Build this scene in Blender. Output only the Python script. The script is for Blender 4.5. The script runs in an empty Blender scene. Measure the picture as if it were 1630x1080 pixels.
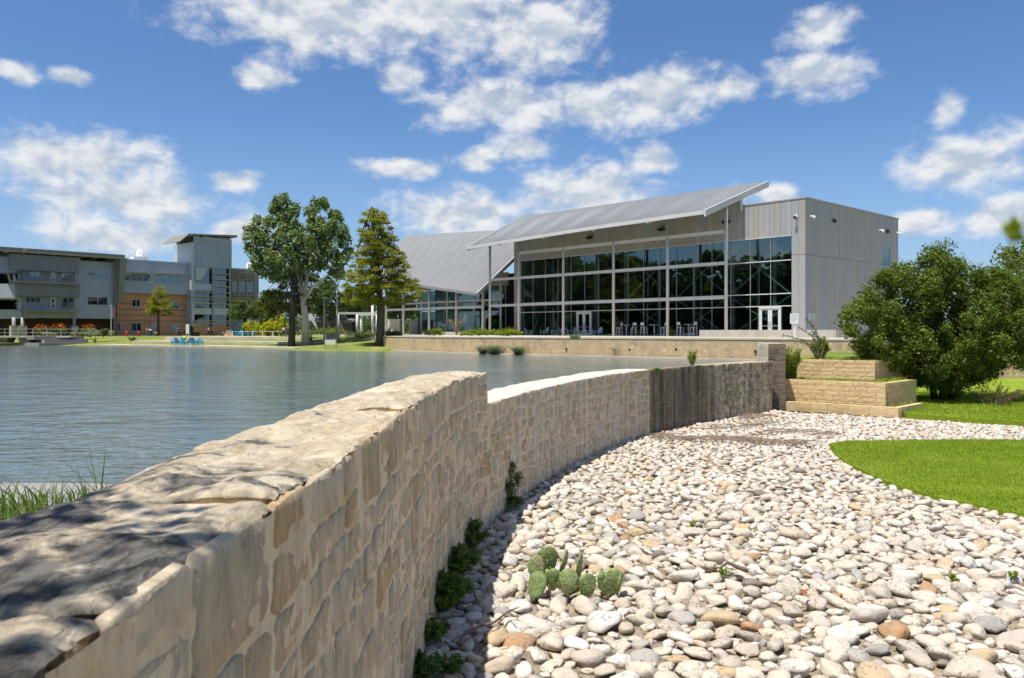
import bpy, math, random
import numpy as np
from mathutils import Vector

random.seed(7)
RNG = np.random.default_rng(7)
sc = bpy.context.scene
col = sc.collection
R = math.radians

# ------------------------------------------------------------------ camera
EYE = 2.7            # camera height above the cobble bed (z = 0)
F = 1272.0           # focal length in pixels of the 1630 px wide photograph
CX, HY = 815.0, 528.0
cam_d = bpy.data.cameras.new('camera')
cam = bpy.data.objects.new('camera', cam_d)
col.objects.link(cam)
cam.location = (0, 0, EYE)
cam.rotation_euler = (R(90), 0, 0)
cam_d.sensor_width = 36.0
cam_d.lens = F / 1630.0 * 36.0
cam_d.shift_y = -(540.0 - HY) / 1630.0
cam_d.clip_start = 0.05
cam_d.clip_end = 20000
cam_d.dof.use_dof = True
cam_d.dof.focus_distance = 18.0
cam_d.dof.aperture_fstop = 6.3
sc.camera = cam

# ------------------------------------------------------------------ render settings
sc.render.engine = 'CYCLES'
sc.cycles.use_denoising = True
sc.cycles.max_bounces = 6
sc.cycles.diffuse_bounces = 3
sc.cycles.use_adaptive_sampling = True
sc.cycles.adaptive_threshold = 0.025
sc.cycles.transparent_max_bounces = 8
sc.cycles.caustics_reflective = False
sc.cycles.caustics_refractive = False
sc.view_settings.view_transform = 'Standard'
sc.view_settings.look = 'None'
sc.view_settings.exposure = 0.45
sc.view_settings.gamma = 1.0

# ------------------------------------------------------------------ sun and sky
SUN = Vector((-0.258, -0.232, 1.0)).normalized()      # direction towards the sun
sun_d = bpy.data.lights.new('sun', 'SUN')
sun_d.energy = 4.7
sun_d.angle = R(0.53)
sun_d.color = (1.0, 0.955, 0.88)
sun = bpy.data.objects.new('sun', sun_d)
col.objects.link(sun)
sun.rotation_euler = SUN.to_track_quat('Z', 'Y').to_euler()
sun.location = (-20, -12, 60)

world = bpy.data.worlds.new('World')
sc.world = world
world.use_nodes = True
wn = world.node_tree
wn.nodes.clear()


def N(nt, typ, **kw):
    n = nt.nodes.new(typ)
    for k, v in kw.items():
        if k == 'ins':
            for kk, vv in v.items():
                n.inputs[kk].default_value = vv
        else:
            setattr(n, k, v)
    return n


def L(nt, a, b):
    nt.links.new(a, b)


def vmath(nt, op, a, b=None, c=None):
    n = N(nt, 'ShaderNodeVectorMath', operation=op)
    for i, x in enumerate((a, b, c)):
        if x is None:
            continue
        if hasattr(x, 'is_linked'):
            L(nt, x, n.inputs[i])
        else:
            n.inputs[i].default_value = x
    return n.outputs['Value'] if op in ('LENGTH', 'DOT_PRODUCT', 'DISTANCE') else n.outputs[0]


def fmath(nt, op, a, b=None, c=None, clamp=False):
    n = N(nt, 'ShaderNodeMath', operation=op)
    n.use_clamp = clamp
    for i, x in enumerate((a, b, c)):
        if x is None:
            continue
        if hasattr(x, 'is_linked'):
            L(nt, x, n.inputs[i])
        else:
            n.inputs[i].default_value = x
    return n.outputs[0]


def mrange(nt, x, a, b, c=0.0, d=1.0, smooth=True):
    n = N(nt, 'ShaderNodeMapRange', interpolation_type='SMOOTHSTEP' if smooth else 'LINEAR')
    L(nt, x, n.inputs[0])
    for i, q in enumerate((a, b, c, d)):
        n.inputs[1 + i].default_value = q
    return n.outputs[0]


def noise(nt, vec, scale, detail=4.0, rough=0.55, dist=0.0, out='Fac'):
    n = N(nt, 'ShaderNodeTexNoise')
    n.inputs['Scale'].default_value = scale
    n.inputs['Detail'].default_value = detail
    n.inputs['Roughness'].default_value = rough
    n.inputs['Distortion'].default_value = dist
    if vec is not None:
        L(nt, vec, n.inputs['Vector'])
    return n.outputs[out]


def mixc(nt, fac, a, b, mode='MIX'):
    n = N(nt, 'ShaderNodeMix', data_type='RGBA', blend_type=mode)
    for i, x in ((0, fac), (6, a), (7, b)):
        if hasattr(x, 'is_linked'):
            L(nt, x, n.inputs[i])
        elif i == 0:
            n.inputs[i].default_value = x
        else:
            n.inputs[i].default_value = (*x, 1.0) if len(x) == 3 else x
    return n.outputs[2]


sky = N(wn, 'ShaderNodeTexSky', sky_type='NISHITA')
sky.sun_disc = False
sky.sun_elevation = math.asin(SUN.z)
sky.sun_rotation = math.atan2(SUN.x, SUN.y)
sky.altitude = 200.0
sky.air_density = 1.0
sky.dust_density = 0.6
sky.ozone_density = 2.2
# fair-weather cumulus: azimuth, elevation, half sizes (degrees) of the clouds, broken up by noise
CLOUDS = [(-13.5, 21.0, 10.5, 3.1), (-5.5, 22.2, 9.0, 3.6), (1.5, 20.6, 6.0, 3.1), (-17.5, 17.0, 2.2, 0.9),
          (-7.8, 17.6, 2.2, 1.3), (-1.0, 15.7, 6.4, 2.4), (6.3, 15.8, 5.4, 2.2), (10.6, 16.4, 5.0, 2.2),
          (15.3, 16.2, 2.2, 1.0), (21.1, 19.6, 3.1, 1.3), (20.8, 16.6, 3.5, 1.8), (-28.8, 10.8, 6.3, 2.2),
          (-26.0, 8.6, 7.4, 2.2), (-18.6, 10.2, 2.3, 0.9), (-26.2, 6.2, 5.4, 1.5), (-8.2, 11.4, 3.3, 1.0),
          (-2.6, 12.1, 2.0, 0.9), (0.5, 13.0, 2.4, 1.1), (10.0, 12.2, 2.6, 1.2), (-3.8, 8.3, 6.4, 2.3),
          (5.1, 9.9, 6.0, 2.6), (29.6, 10.7, 4.2, 2.4), (28.4, 14.0, 1.3, 1.1), (26.8, 6.8, 2.6, 1.2),
          (31.5, 7.0, 3.4, 1.5), (17.8, 9.3, 2.4, 1.0), (-19.0, 7.0, 2.6, 1.0), (-32.0, 15.8, 1.6, 0.7), (-29.0, 15.7, 1.6, 0.7)]
grp = bpy.data.node_groups.new('cloud_density', 'ShaderNodeTree')
grp.interface.new_socket('P', in_out='INPUT', socket_type='NodeSocketVector')
grp.interface.new_socket('D', in_out='OUTPUT', socket_type='NodeSocketFloat')
gi = N(grp, 'NodeGroupInput')
go = N(grp, 'NodeGroupOutput')
P = gi.outputs[0]
warp = noise(grp, P, 0.16, 3.0, 0.5, 0.0, 'Color')
warp = vmath(grp, 'MULTIPLY_ADD', warp, (3.4, 2.0, 0.0), (-1.7, -1.0, 0.0))
PW = vmath(grp, 'ADD', P, warp)
best = None
for az, el, ha, he in CLOUDS:
    q = vmath(grp, 'MULTIPLY_ADD', PW, (1 / ha, 1 / he, 0), (-az / ha, -el / he, 0))
    ln = vmath(grp, 'LENGTH', q)
    best = ln if best is None else fmath(grp, 'SMOOTH_MIN', best, ln, 0.25)
PS = vmath(grp, 'MULTIPLY', P, (1.0, 1.5, 1.0))
d = fmath(grp, 'MULTIPLY_ADD', best, -1.25, 1.34)
# outside the photographed part of the sky the same kind of clouds go on, placed by noise
sepg = N(grp, 'ShaderNodeSeparateXYZ')
L(grp, P, sepg.inputs[0])
ax = fmath(grp, 'ABSOLUTE', sepg.outputs[0])
wild = fmath(grp, 'MULTIPLY_ADD', noise(grp, vmath(grp, 'MULTIPLY', P, (0.06, 0.13, 0)), 1.0, 2.0, 0.5), 6.0, -3.15)
wild = fmath(grp, 'SUBTRACT', wild, mrange(grp, ax, 36.0, 44.0, 3.0, 0.0))
d = fmath(grp, 'MAXIMUM', d, wild)
L(grp, d, go.inputs[0])

tc = N(wn, 'ShaderNodeTexCoord')
sep = N(wn, 'ShaderNodeSeparateXYZ')
L(wn, tc.outputs['Generated'], sep.inputs[0])
az = fmath(wn, 'MULTIPLY', fmath(wn, 'ARCTAN2', sep.outputs[0], sep.outputs[1]), 180 / math.pi)
el = fmath(wn, 'MULTIPLY', fmath(wn, 'ARCSINE', sep.outputs[2]), 180 / math.pi)
cb = N(wn, 'ShaderNodeCombineXYZ')
L(wn, az, cb.inputs[0]); L(wn, el, cb.inputs[1])
g1 = N(wn, 'ShaderNodeGroup'); g1.node_tree = grp
L(wn, cb.outputs[0], g1.inputs[0])
PS = vmath(wn, 'MULTIPLY', cb.outputs[0], (1.0, 1.5, 1.0))
n1 = fmath(wn, 'SUBTRACT', noise(wn, PS, 0.36, 8.0, 0.62, 0.2), 0.5)
n1c = fmath(wn, 'SUBTRACT', noise(wn, PS, 0.36, 3.0, 0.55, 0.2), 0.5)
n1b = fmath(wn, 'SUBTRACT', noise(wn, vmath(wn, 'ADD', PS, (-0.35, 1.15, 0.0)), 0.36, 3.0, 0.55, 0.2), 0.5)
blob = g1.outputs[0]
dens = fmath(wn, 'MULTIPLY_ADD', n1, 2.3, blob)
alpha = mrange(wn, dens, -0.05, 1.0)
alpha = fmath(wn, 'MULTIPLY', alpha, 0.96)
alpha = fmath(wn, 'MULTIPLY', alpha, mrange(wn, el, 0.5, 5.0, 0.25, 1.0))
thick = fmath(wn, 'MULTIPLY', fmath(wn, 'SUBTRACT', n1c, n1b), 3.0)      # >0 near a sunlit rim
lit = mrange(wn, fmath(wn, 'MULTIPLY_ADD', blob, -0.42, thick), -0.95, 0.25)
CLD = 1.0
ccol = mixc(wn, lit, (4.7 * CLD, 5.4 * CLD, 6.4 * CLD), (8.2 * CLD, 8.3 * CLD, 8.4 * CLD))
hazec = mrange(wn, el, 0.0, 16.0, 0.42, 0.0)
skyb = mixc(wn, 1.0, sky.outputs[0], (0.74, 0.98, 1.25), 'MULTIPLY')
skyc = mixc(wn, hazec, skyb, (4.3, 5.6, 7.6))
skyc = mixc(wn, alpha, skyc, ccol)
bg = N(wn, 'ShaderNodeBackground')
bg.inputs[1].default_value = 0.078
L(wn, skyc, bg.inputs[0])
wo = N(wn, 'ShaderNodeOutputWorld')
L(wn, bg.outputs[0], wo.inputs[0])
world.cycles.sampling_method = 'MANUAL'
world.cycles.sample_map_resolution = 256


# ------------------------------------------------------------------ mesh helpers
class MB:
    """collects vertices and faces for ONE mesh"""
    def __init__(s):
        s.v = []; s.f = []

    def add(s, vs, fs):
        k = len(s.v)
        s.v.extend([tuple(map(float, p)) for p in vs])
        s.f.extend([tuple(i + k for i in f) for f in fs])
        return s

    def hexa(s, a):      # 8 points: bottom ring then top ring
        return s.add(a, [(3, 2, 1, 0), (4, 5, 6, 7), (0, 1, 5, 4), (1, 2, 6, 5), (2, 3, 7, 6), (3, 0, 4, 7)])

    def box(s, x0, x1, y0, y1, z0, z1):
        return s.hexa([(x0, y0, z0), (x1, y0, z0), (x1, y1, z0), (x0, y1, z0),
                       (x0, y0, z1), (x1, y0, z1), (x1, y1, z1), (x0, y1, z1)])

    def prism(s, poly, z0, z1):
        n = len(poly)
        k = len(s.v)
        g = lambda z, i: z[i] if hasattr(z, '__len__') else z
        s.v += [(float(p[0]), float(p[1]), float(g(z0, i))) for i, p in enumerate(poly)]
        s.v += [(float(p[0]), float(p[1]), float(g(z1, i))) for i, p in enumerate(poly)]
        s.f.append(tuple(k + i for i in reversed(range(n))))
        s.f.append(tuple(k + n + i for i in range(n)))
        for i in range(n):
            j = (i + 1) % n
            s.f.append((k + i, k + j, k + n + j, k + n + i))
        return s

    def tube(s, pts, rad, n=8, cap=True):
        pts = [Vector(p) for p in pts]
        if not hasattr(rad, '__len__'):
            rad = [rad] * len(pts)
        k = len(s.v)
        up = Vector((0.13, 0.21, 1)).normalized()
        for i, p in enumerate(pts):
            t = (pts[min(i + 1, len(pts) - 1)] - pts[max(i - 1, 0)]).normalized()
            ref = up if abs(t.dot(up)) < 0.95 else Vector((1, 0.1, 0))
            a = t.cross(ref).normalized(); b = t.cross(a)
            for j in range(n):
                w = 2 * math.pi * j / n
                s.v.append(tuple(p + (a * math.cos(w) + b * math.sin(w)) * rad[i]))
        for i in range(len(pts) - 1):
            for j in range(n):
                j2 = (j + 1) % n
                s.f.append((k + i * n + j, k + i * n + j2, k + (i + 1) * n + j2, k + (i + 1) * n + j))
        if cap:
            s.f.append(tuple(k + j for j in reversed(range(n))))
            s.f.append(tuple(k + (len(pts) - 1) * n + j for j in range(n)))
        return s

    def bar(s, a, b, w, h=None):
        """rectangular bar from a to b"""
        h = h or w
        a = Vector(a); b = Vector(b)
        t = (b - a).normalized()
        ref = Vector((0, 0, 1)) if abs(t.z) < 0.95 else Vector((0, 1, 0))
        x = t.cross(ref).normalized() * (w / 2); y = t.cross(x).normalized() * (h / 2)
        return s.hexa([a - x - y, a + x - y, a + x + y, a - x + y, b - x - y, b + x - y, b + x + y, b - x + y])

    def ball(s, c, r, nu=10, nv=7):
        rx, ry, rz = r if hasattr(r, '__len__') else (r, r, r)
        k = len(s.v)
        s.v.append((c[0], c[1], c[2] - rz))
        for i in range(1, nv):
            a = -math.pi / 2 + math.pi * i / nv
            for j in range(nu):
                w = 2 * math.pi * j / nu
                s.v.append((c[0] + rx * math.cos(a) * math.cos(w), c[1] + ry * math.cos(a) * math.sin(w), c[2] + rz * math.sin(a)))
        s.v.append((c[0], c[1], c[2] + rz))
        top = k + 1 + (nv - 1) * nu
        for j in range(nu):
            j2 = (j + 1) % nu
            s.f.append((k, k + 1 + j2, k + 1 + j))
            s.f.append((top, k + 1 + (nv - 2) * nu + j, k + 1 + (nv - 2) * nu + j2))
            for i in range(nv - 2):
                a = k + 1 + i * nu
                s.f.append((a + j, a + j2, a + nu + j2, a + nu + j))
        return s


def root_of(o):
    while o.parent:
        o = o.parent
    return o


def set_props(o, label=None, cat=None, group=None, kind=None):
    if label: o['label'] = label
    if cat: o['category'] = cat
    if group: o['group'] = group
    if kind: o['kind'] = kind
    return o


def thing(name, label, cat, loc=(0, 0, 0), group=None):
    o = bpy.data.objects.new(name, None)
    o.empty_display_size = 0.2
    o.location = loc
    col.objects.link(o)
    return set_props(o, label, cat, group)


def link_mesh(name, me, mat, parent=None, smooth=False):
    o = bpy.data.objects.new(name, me)
    col.objects.link(o)
    if mat is not None:
        if isinstance(mat, str):
            mat = M[mat]
        if not me.materials:
            me.materials.append(mat)
    if parent:
        o.parent = parent
    if smooth:
        me.polygons.foreach_set('use_smooth', np.ones(len(me.polygons), dtype=bool))
    return o


def obj(name, mb, mat, parent=None, smooth=False, loc=None):
    """one mesh object; vertices are given in world space, stored relative to the thing's base"""
    if parent is not None:
        b = np.array(root_of(parent).location)
    elif loc is not None:
        b = np.array(loc, dtype=float)
    else:
        b = np.zeros(3)
    me = bpy.data.meshes.new(name)
    me.from_pydata([tuple(p) for p in (np.array(mb.v) - b)], [], mb.f)
    me.update()
    o = link_mesh(name, me, mat, parent, smooth)
    if parent is None and loc is not None:
        o.location = loc
    return o


def np_mesh(name, V, T, mat, parent=None, smooth=False, attrs=None, loc=None):
    """mesh from numpy arrays; T is (n,3) or (n,4)"""
    b = np.array(root_of(parent).location) if parent is not None else (np.array(loc, dtype=float) if loc is not None else np.zeros(3))
    me = bpy.data.meshes.new(name)
    V = np.asarray(V, dtype=np.float32) - b.astype(np.float32)
    T = np.asarray(T, dtype=np.int32)
    k = T.shape[1]
    me.vertices.add(len(V)); me.loops.add(T.size); me.polygons.add(len(T))
    me.vertices.foreach_set('co', V.ravel())
    me.loops.foreach_set('vertex_index', T.ravel())
    me.polygons.foreach_set('loop_start', np.arange(0, T.size, k, dtype=np.int32))
    me.polygons.foreach_set('loop_total', np.full(len(T), k, dtype=np.int32))
    if smooth:
        me.polygons.foreach_set('use_smooth', np.ones(len(T), dtype=bool))
    me.update(calc_edges=True)
    for an, arr in (attrs or {}).items():
        a = me.attributes.new(an, 'FLOAT', 'POINT')
        a.data.foreach_set('value', np.asarray(arr, dtype=np.float32))
    o = link_mesh(name, me, mat, parent)
    if parent is None and loc is not None:
        o.location = loc
    return o


def copy_tree(o, parent=None):
    c = o.copy()
    col.objects.link(c)
    c.parent = parent
    for ch in o.children:
        copy_tree(ch, c)
    return c


def structure(o):
    o['kind'] = 'structure'
    return o


def ray(px, py, z):
    """point where the line of sight through a photo pixel meets height z"""
    D = (EYE - z) * F / (py - HY)
    return Vector(((px - CX) / F * D, D, z))


def at(px, py, D):
    return Vector(((px - CX) / F * D, D, EYE + (HY - py) / F * D))


class Frame:
    """vertical facade plane: s along it, o out of it towards the viewer, z up"""
    def __init__(s, ox, oy, ux, uy):
        s.O = np.array([ox, oy], float)
        s.u = np.array([ux, uy], float) / math.hypot(ux, uy)
        n = np.array([s.u[1], -s.u[0]])
        if n.dot(-s.O) < 0:
            n = -n
        s.n = n

    def p(s, a, o, z):
        q = s.O + s.u * a + s.n * o
        return Vector((q[0], q[1], z))

    def sz(s, px, py, o=0.0):
        r = (px - CX) / F
        b = s.O + s.n * o
        a = (b[0] - r * b[1]) / (r * s.u[1] - s.u[0])
        D = b[1] + a * s.u[1]
        return a, EYE + (HY - py) / F * D

    def box(s, mb, s0, s1, z0, z1, o0, o1):
        return mb.hexa([s.p(s0, o1, z0), s.p(s1, o1, z0), s.p(s1, o0, z0), s.p(s0, o0, z0),
                        s.p(s0, o1, z1), s.p(s1, o1, z1), s.p(s1, o0, z1), s.p(s0, o0, z1)])

    def rect(s, px0, py0, px1, py1, o=0.0):
        """photo rectangle on the plane at offset o -> s0, s1, z0, z1"""
        a, z1 = s.sz(px0, py0, o); b, _ = s.sz(px1, py0, o)
        pm = (px0 + px1) / 2
        _, z1 = s.sz(pm, py0, o); _, z0 = s.sz(pm, py1, o)
        return min(a, b), max(a, b), z0, z1


# smooth value noise for modelled relief
def vnoise(x, y, seed=0):
    xi = np.floor(x).astype(np.int64); yi = np.floor(y).astype(np.int64)
    xf = x - xi; yf = y - yi
    def h(a, b):
        n = (a * 374761393 + b * 668265263 + seed * 1442695041) & 0xFFFFFFFF
        n = ((n ^ (n >> 13)) * 1274126177) & 0xFFFFFFFF
        return ((n ^ (n >> 16)) & 0xFFFF) / 65535.0
    u = xf * xf * (3 - 2 * xf); v = yf * yf * (3 - 2 * yf)
    return (h(xi, yi) * (1 - u) + h(xi + 1, yi) * u) * (1 - v) + (h(xi, yi + 1) * (1 - u) + h(xi + 1, yi + 1) * u) * v


def fbm(x, y, seed=0, octv=4, gain=0.5):
    a = 1.0; t = 0.0; s = 0.0
    for i in range(octv):
        t = t + a * vnoise(x * 2 ** i, y * 2 ** i, seed + i * 17)
        s += a; a *= gain
    return t / s
# ------------------------------------------------------------------ materials
M = {}


def newmat(name):
    m = bpy.data.materials.new(name)
    m.use_nodes = True
    nt = m.node_tree
    nt.nodes.clear()
    out = N(nt, 'ShaderNodeOutputMaterial')
    b = N(nt, 'ShaderNodeBsdfPrincipled')
    L(nt, b.outputs[0], out.inputs[0])
    M[name] = m
    return m, nt, b, out


def geo_pos(nt):
    return N(nt, 'ShaderNodeNewGeometry').outputs['Position']


def attr(nt, name):
    a = N(nt, 'ShaderNodeAttribute')
    a.attribute_name = name
    return a.outputs['Fac']


def bump(nt, b, h, strength=0.5, dist=0.02):
    n = N(nt, 'ShaderNodeBump')
    n.inputs['Strength'].default_value = strength
    n.inputs['Distance'].default_value = dist
    L(nt, h, n.inputs['Height'])
    L(nt, n.outputs[0], b.inputs['Normal'])
    return n


def plain(name, c, rough=0.6, var=0.14, scale=1.5, bs=0.0, bscale=20.0, metallic=0.0, spec=0.5, dirt=None, stretch=(1, 1, 1)):
    """paint, metal, stone: base colour with uneven tone, optional fine relief"""
    m, nt, b, out = newmat(name)
    p = vmath(nt, 'MULTIPLY', geo_pos(nt), stretch)
    n = noise(nt, p, scale, 5.0, 0.6)
    lo = tuple(max(0, x * (1 - var)) for x in c); hi = tuple(min(1, x * (1 + var)) for x in c)
    cc = mixc(nt, mrange(nt, n, 0.25, 0.75), lo, hi)
    if dirt:
        dn = noise(nt, p, scale * 3.1, 6.0, 0.65, 0.4)
        cc = mixc(nt, mrange(nt, dn, 0.55, 0.75, 0.0, dirt[1]), cc, dirt[0])
    L(nt, cc, b.inputs['Base Color'])
    b.inputs['Roughness'].default_value = rough
    b.inputs['Metallic'].default_value = metallic
    b.inputs['Specular IOR Level'].default_value = spec
    if bs:
        bump(nt, b, noise(nt, p, bscale, 5.0, 0.6), bs, 0.02)
    return m


# metal cladding and building parts
plain('panel_grey', (0.36, 0.36, 0.345), 0.6, 0.05, 0.4, spec=0.3)
plain('panel_tan', (0.37, 0.335, 0.28), 0.6, 0.05, 0.4, spec=0.3)
plain('panel_blue', (0.32, 0.335, 0.36), 0.6, 0.05, 0.4, spec=0.3)
plain('panel_dark', (0.30, 0.29, 0.275), 0.6, 0.05, 0.4, spec=0.3)
plain('steel_white', (0.58, 0.57, 0.54), 0.45, 0.06, 0.5)
plain('roof_metal', (0.235, 0.24, 0.243), 0.6, 0.04, 0.12)
plain('roof_seam', (0.33, 0.335, 0.335), 0.6, 0.04, 0.12)
plain('soffit', (0.34, 0.32, 0.28), 0.7, 0.05)
plain('door_white', (0.68, 0.68, 0.66), 0.4, 0.04)
plain('alu', (0.45, 0.46, 0.47), 0.35, 0.05, metallic=0.6)
plain('black', (0.015, 0.015, 0.016), 0.6, 0.1)
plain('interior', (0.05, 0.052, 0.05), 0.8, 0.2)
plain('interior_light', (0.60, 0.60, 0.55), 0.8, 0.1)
plain('concrete', (0.46, 0.42, 0.36), 0.85, 0.12, 0.9, bs=0.3, bscale=14, dirt=((0.25, 0.22, 0.18), 0.5), stretch=(1, 1, 0.35))
plain('paving', (0.46, 0.41, 0.33), 0.85, 0.10, 0.5, bs=0.15)
plain('plaza_stone', (0.52, 0.45, 0.34), 0.85, 0.14, 0.35, bs=0.3, bscale=3, dirt=((0.35, 0.28, 0.2), 0.4))
plain('step_grey', (0.27, 0.255, 0.24), 0.85, 0.10, 0.6)  # on the steps by the footbridge this grey stands in for shade
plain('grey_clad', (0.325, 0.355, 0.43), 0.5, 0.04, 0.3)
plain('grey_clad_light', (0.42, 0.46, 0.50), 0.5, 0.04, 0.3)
plain('corrugated', (0.22, 0.225, 0.235), 0.5, 0.05, 0.3)
plain('bronze_roof', (0.22, 0.20, 0.155), 0.55, 0.08, 0.4)
plain('louver_tan', (0.36, 0.30, 0.235), 0.6, 0.06)
plain('win_frame', (0.42, 0.44, 0.46), 0.5, 0.05)
plain('blind', (0.40, 0.46, 0.45), 0.7, 0.06)
plain('chimney_white', (0.7, 0.7, 0.68), 0.6, 0.06)
plain('brick_red', (0.55, 0.27, 0.165), 0.85, 0.12, 0.6)
plain('brick_dark', (0.13, 0.06, 0.04), 0.85, 0.12, 0.6)
plain('pipe_grey', (0.30, 0.30, 0.29), 0.5, 0.06)
plain('lamp_metal', (0.55, 0.54, 0.50), 0.5, 0.05)
plain('sign_cream', (0.78, 0.72, 0.55), 0.6, 0.03)
plain('sign_white', (0.80, 0.80, 0.76), 0.6, 0.03)
plain('sign_ink', (0.45, 0.46, 0.47), 0.6, 0.05)
plain('chair_blue', (0.015, 0.30, 0.50), 0.45, 0.12, 3)
plain('chair_pale', (0.42, 0.55, 0.62), 0.5, 0.06)
plain('chair_green', (0.33, 0.46, 0.40), 0.5, 0.06)
plain('chair_white', (0.66, 0.68, 0.68), 0.5, 0.05)
plain('table_top', (0.42, 0.36, 0.27), 0.5, 0.06)
plain('banner_red', (0.5, 0.07, 0.10), 0.7, 0.1)
plain('banner_blue', (0.07, 0.12, 0.35), 0.7, 0.1)
plain('hydrant_red', (0.5, 0.05, 0.03), 0.5, 0.1)
plain('skin', (0.42, 0.25, 0.17), 0.6, 0.05)
plain('hair_dark', (0.02, 0.014, 0.01), 0.6, 0.1)
for nm, c in (('cloth_red', (0.55, 0.12, 0.11)), ('cloth_white', (0.62, 0.63, 0.66)), ('cloth_lime', (0.42, 0.62, 0.04)),
              ('cloth_green', (0.13, 0.42, 0.05)), ('cloth_black', (0.02, 0.02, 0.025)), ('cloth_navy', (0.04, 0.06, 0.13)),
              ('cloth_jeans', (0.13, 0.19, 0.30)), ('cloth_orange', (0.62, 0.25, 0.03)), ('cloth_grey', (0.16, 0.17, 0.2))):
    plain(nm, c, 0.85, 0.10, 6)
plain('soil', (0.17, 0.125, 0.085), 0.95, 0.35, 3.0, bs=0.6, bscale=25)
plain('bark_dark', (0.055, 0.042, 0.032), 0.95, 0.3, 4, bs=0.8, bscale=14, stretch=(1, 1, 0.25))
plain('bark_brown', (0.10, 0.075, 0.055), 0.95, 0.3, 4, bs=0.8, bscale=12, stretch=(1, 1, 0.25))
plain('bark_pale', (0.56, 0.52, 0.44), 0.8, 0.10, 0.8, bs=0.3, bscale=6, dirt=((0.28, 0.25, 0.18), 0.9))
plain('stick', (0.13, 0.095, 0.07), 0.9, 0.3, 9, bs=0.5, bscale=40)
plain('dry_twig', (0.22, 0.16, 0.11), 0.95, 0.3, 8)
plain('stem_green', (0.10, 0.14, 0.04), 0.8, 0.2, 8)
plain('spine', (0.42, 0.28, 0.10), 0.7, 0.1, 8)
plain('cactus_fruit', (0.36, 0.42, 0.07), 0.6, 0.15, 30)
plain('dead_leaf', (0.32, 0.10, 0.035), 0.8, 0.2, 20)


def leafmat(name, c1, c2, c3, trans=0.35, rough=0.6, clump=0.7, spec=0.18):
    m, nt, b, out = newmat(name)
    t = attr(nt, 'tone')
    cc = mixc(nt, mrange(nt, t, 0.0, 0.55, smooth=False), c1, c2)
    cc = mixc(nt, mrange(nt, t, 0.6, 1.0, smooth=False), cc, c3)
    n = noise(nt, geo_pos(nt), clump, 3.0, 0.6)
    cc = mixc(nt, mrange(nt, n, 0.3, 0.7, 0.35, 0.0), cc, c1)
    L(nt, cc, b.inputs['Base Color'])
    b.inputs['Roughness'].default_value = rough
    b.inputs['Specular IOR Level'].default_value = spec
    tr = N(nt, 'ShaderNodeBsdfTranslucent')
    L(nt, mixc(nt, 0.5, cc, (0.25, 0.30, 0.03), 'MIX'), tr.inputs[0])
    mx = N(nt, 'ShaderNodeMixShader')
    mx.inputs[0].default_value = trans
    L(nt, b.outputs[0], mx.inputs[1]); L(nt, tr.outputs[0], mx.inputs[2])
    L(nt, mx.outputs[0], out.inputs[0])
    return m


leafmat('leaf_sycamore', (0.1, 0.16, 0.045), (0.18, 0.26, 0.075), (0.52, 0.56, 0.34), 0.32)
leafmat('leaf_cypress', (0.2, 0.225, 0.016), (0.3, 0.32, 0.022), (0.36, 0.24, 0.03), 0.42)
leafmat('leaf_cypress_dark', (0.09, 0.11, 0.014), (0.14, 0.16, 0.02), (0.2, 0.17, 0.03), 0.35)
leafmat('leaf_oak', (0.05, 0.08, 0.026), (0.08, 0.125, 0.036), (0.13, 0.18, 0.05), 0.26)
leafmat('leaf_bush', (0.07, 0.112, 0.014), (0.125, 0.18, 0.022), (0.22, 0.285, 0.04), 0.34, 0.5)
leafmat('leaf_yellow', (0.3, 0.33, 0.012), (0.48, 0.48, 0.02), (0.6, 0.55, 0.03), 0.4)
leafmat('leaf_lime', (0.17, 0.25, 0.022), (0.28, 0.36, 0.03), (0.38, 0.44, 0.05), 0.4)
leafmat('leaf_weed', (0.06, 0.12, 0.028), (0.12, 0.21, 0.04), (0.2, 0.32, 0.06), 0.35)
leafmat('leaf_hedge', (0.09, 0.13, 0.045), (0.15, 0.2, 0.065), (0.25, 0.28, 0.12), 0.3)
leafmat('leaf_silver', (0.22, 0.25, 0.13), (0.34, 0.36, 0.2), (0.45, 0.45, 0.27), 0.3)
leafmat('petal_orange', (0.50, 0.06, 0.008), (0.65, 0.13, 0.01), (0.75, 0.28, 0.02), 0.3)
leafmat('grass_blade', (0.27, 0.38, 0.025), (0.34, 0.44, 0.04), (0.46, 0.5, 0.08), 0.42, 0.6, 0.5)
leafmat('grass_shore_shaded', (0.06, 0.12, 0.02), (0.11, 0.20, 0.03), (0.20, 0.30, 0.06), 0.35)  # tree shade over the near shore is put into this darker green
leafmat('grass_dry', (0.13, 0.15, 0.03), (0.20, 0.21, 0.06), (0.32, 0.28, 0.12), 0.3, 0.7, 0.5)
leafmat('leaf_brown', (0.10, 0.07, 0.035), (0.17, 0.12, 0.06), (0.25, 0.18, 0.10), 0.2)


def grassmat(name, c1, c2, c3, scale=0.35):
    m, nt, b, out = newmat(name)
    p = geo_pos(nt)
    cc = mixc(nt, mrange(nt, noise(nt, p, scale, 4, 0.6), 0.35, 0.65), c1, c2)
    cc = mixc(nt, mrange(nt, noise(nt, p, scale * 3.3, 5, 0.65), 0.50, 0.72, 0.0, 0.8), cc, c3)
    cc = mixc(nt, mrange(nt, noise(nt, p, 22.0, 3, 0.6), 0.3, 0.7, 0.0, 0.5), cc, tuple(x * 0.55 for x in c1))
    L(nt, cc, b.inputs['Base Color'])
    b.inputs['Roughness'].default_value = 0.9
    b.inputs['Specular IOR Level'].default_value = 0.15
    bump(nt, b, noise(nt, p, 30, 4, 0.7), 0.8, 0.05)
    return m


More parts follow.
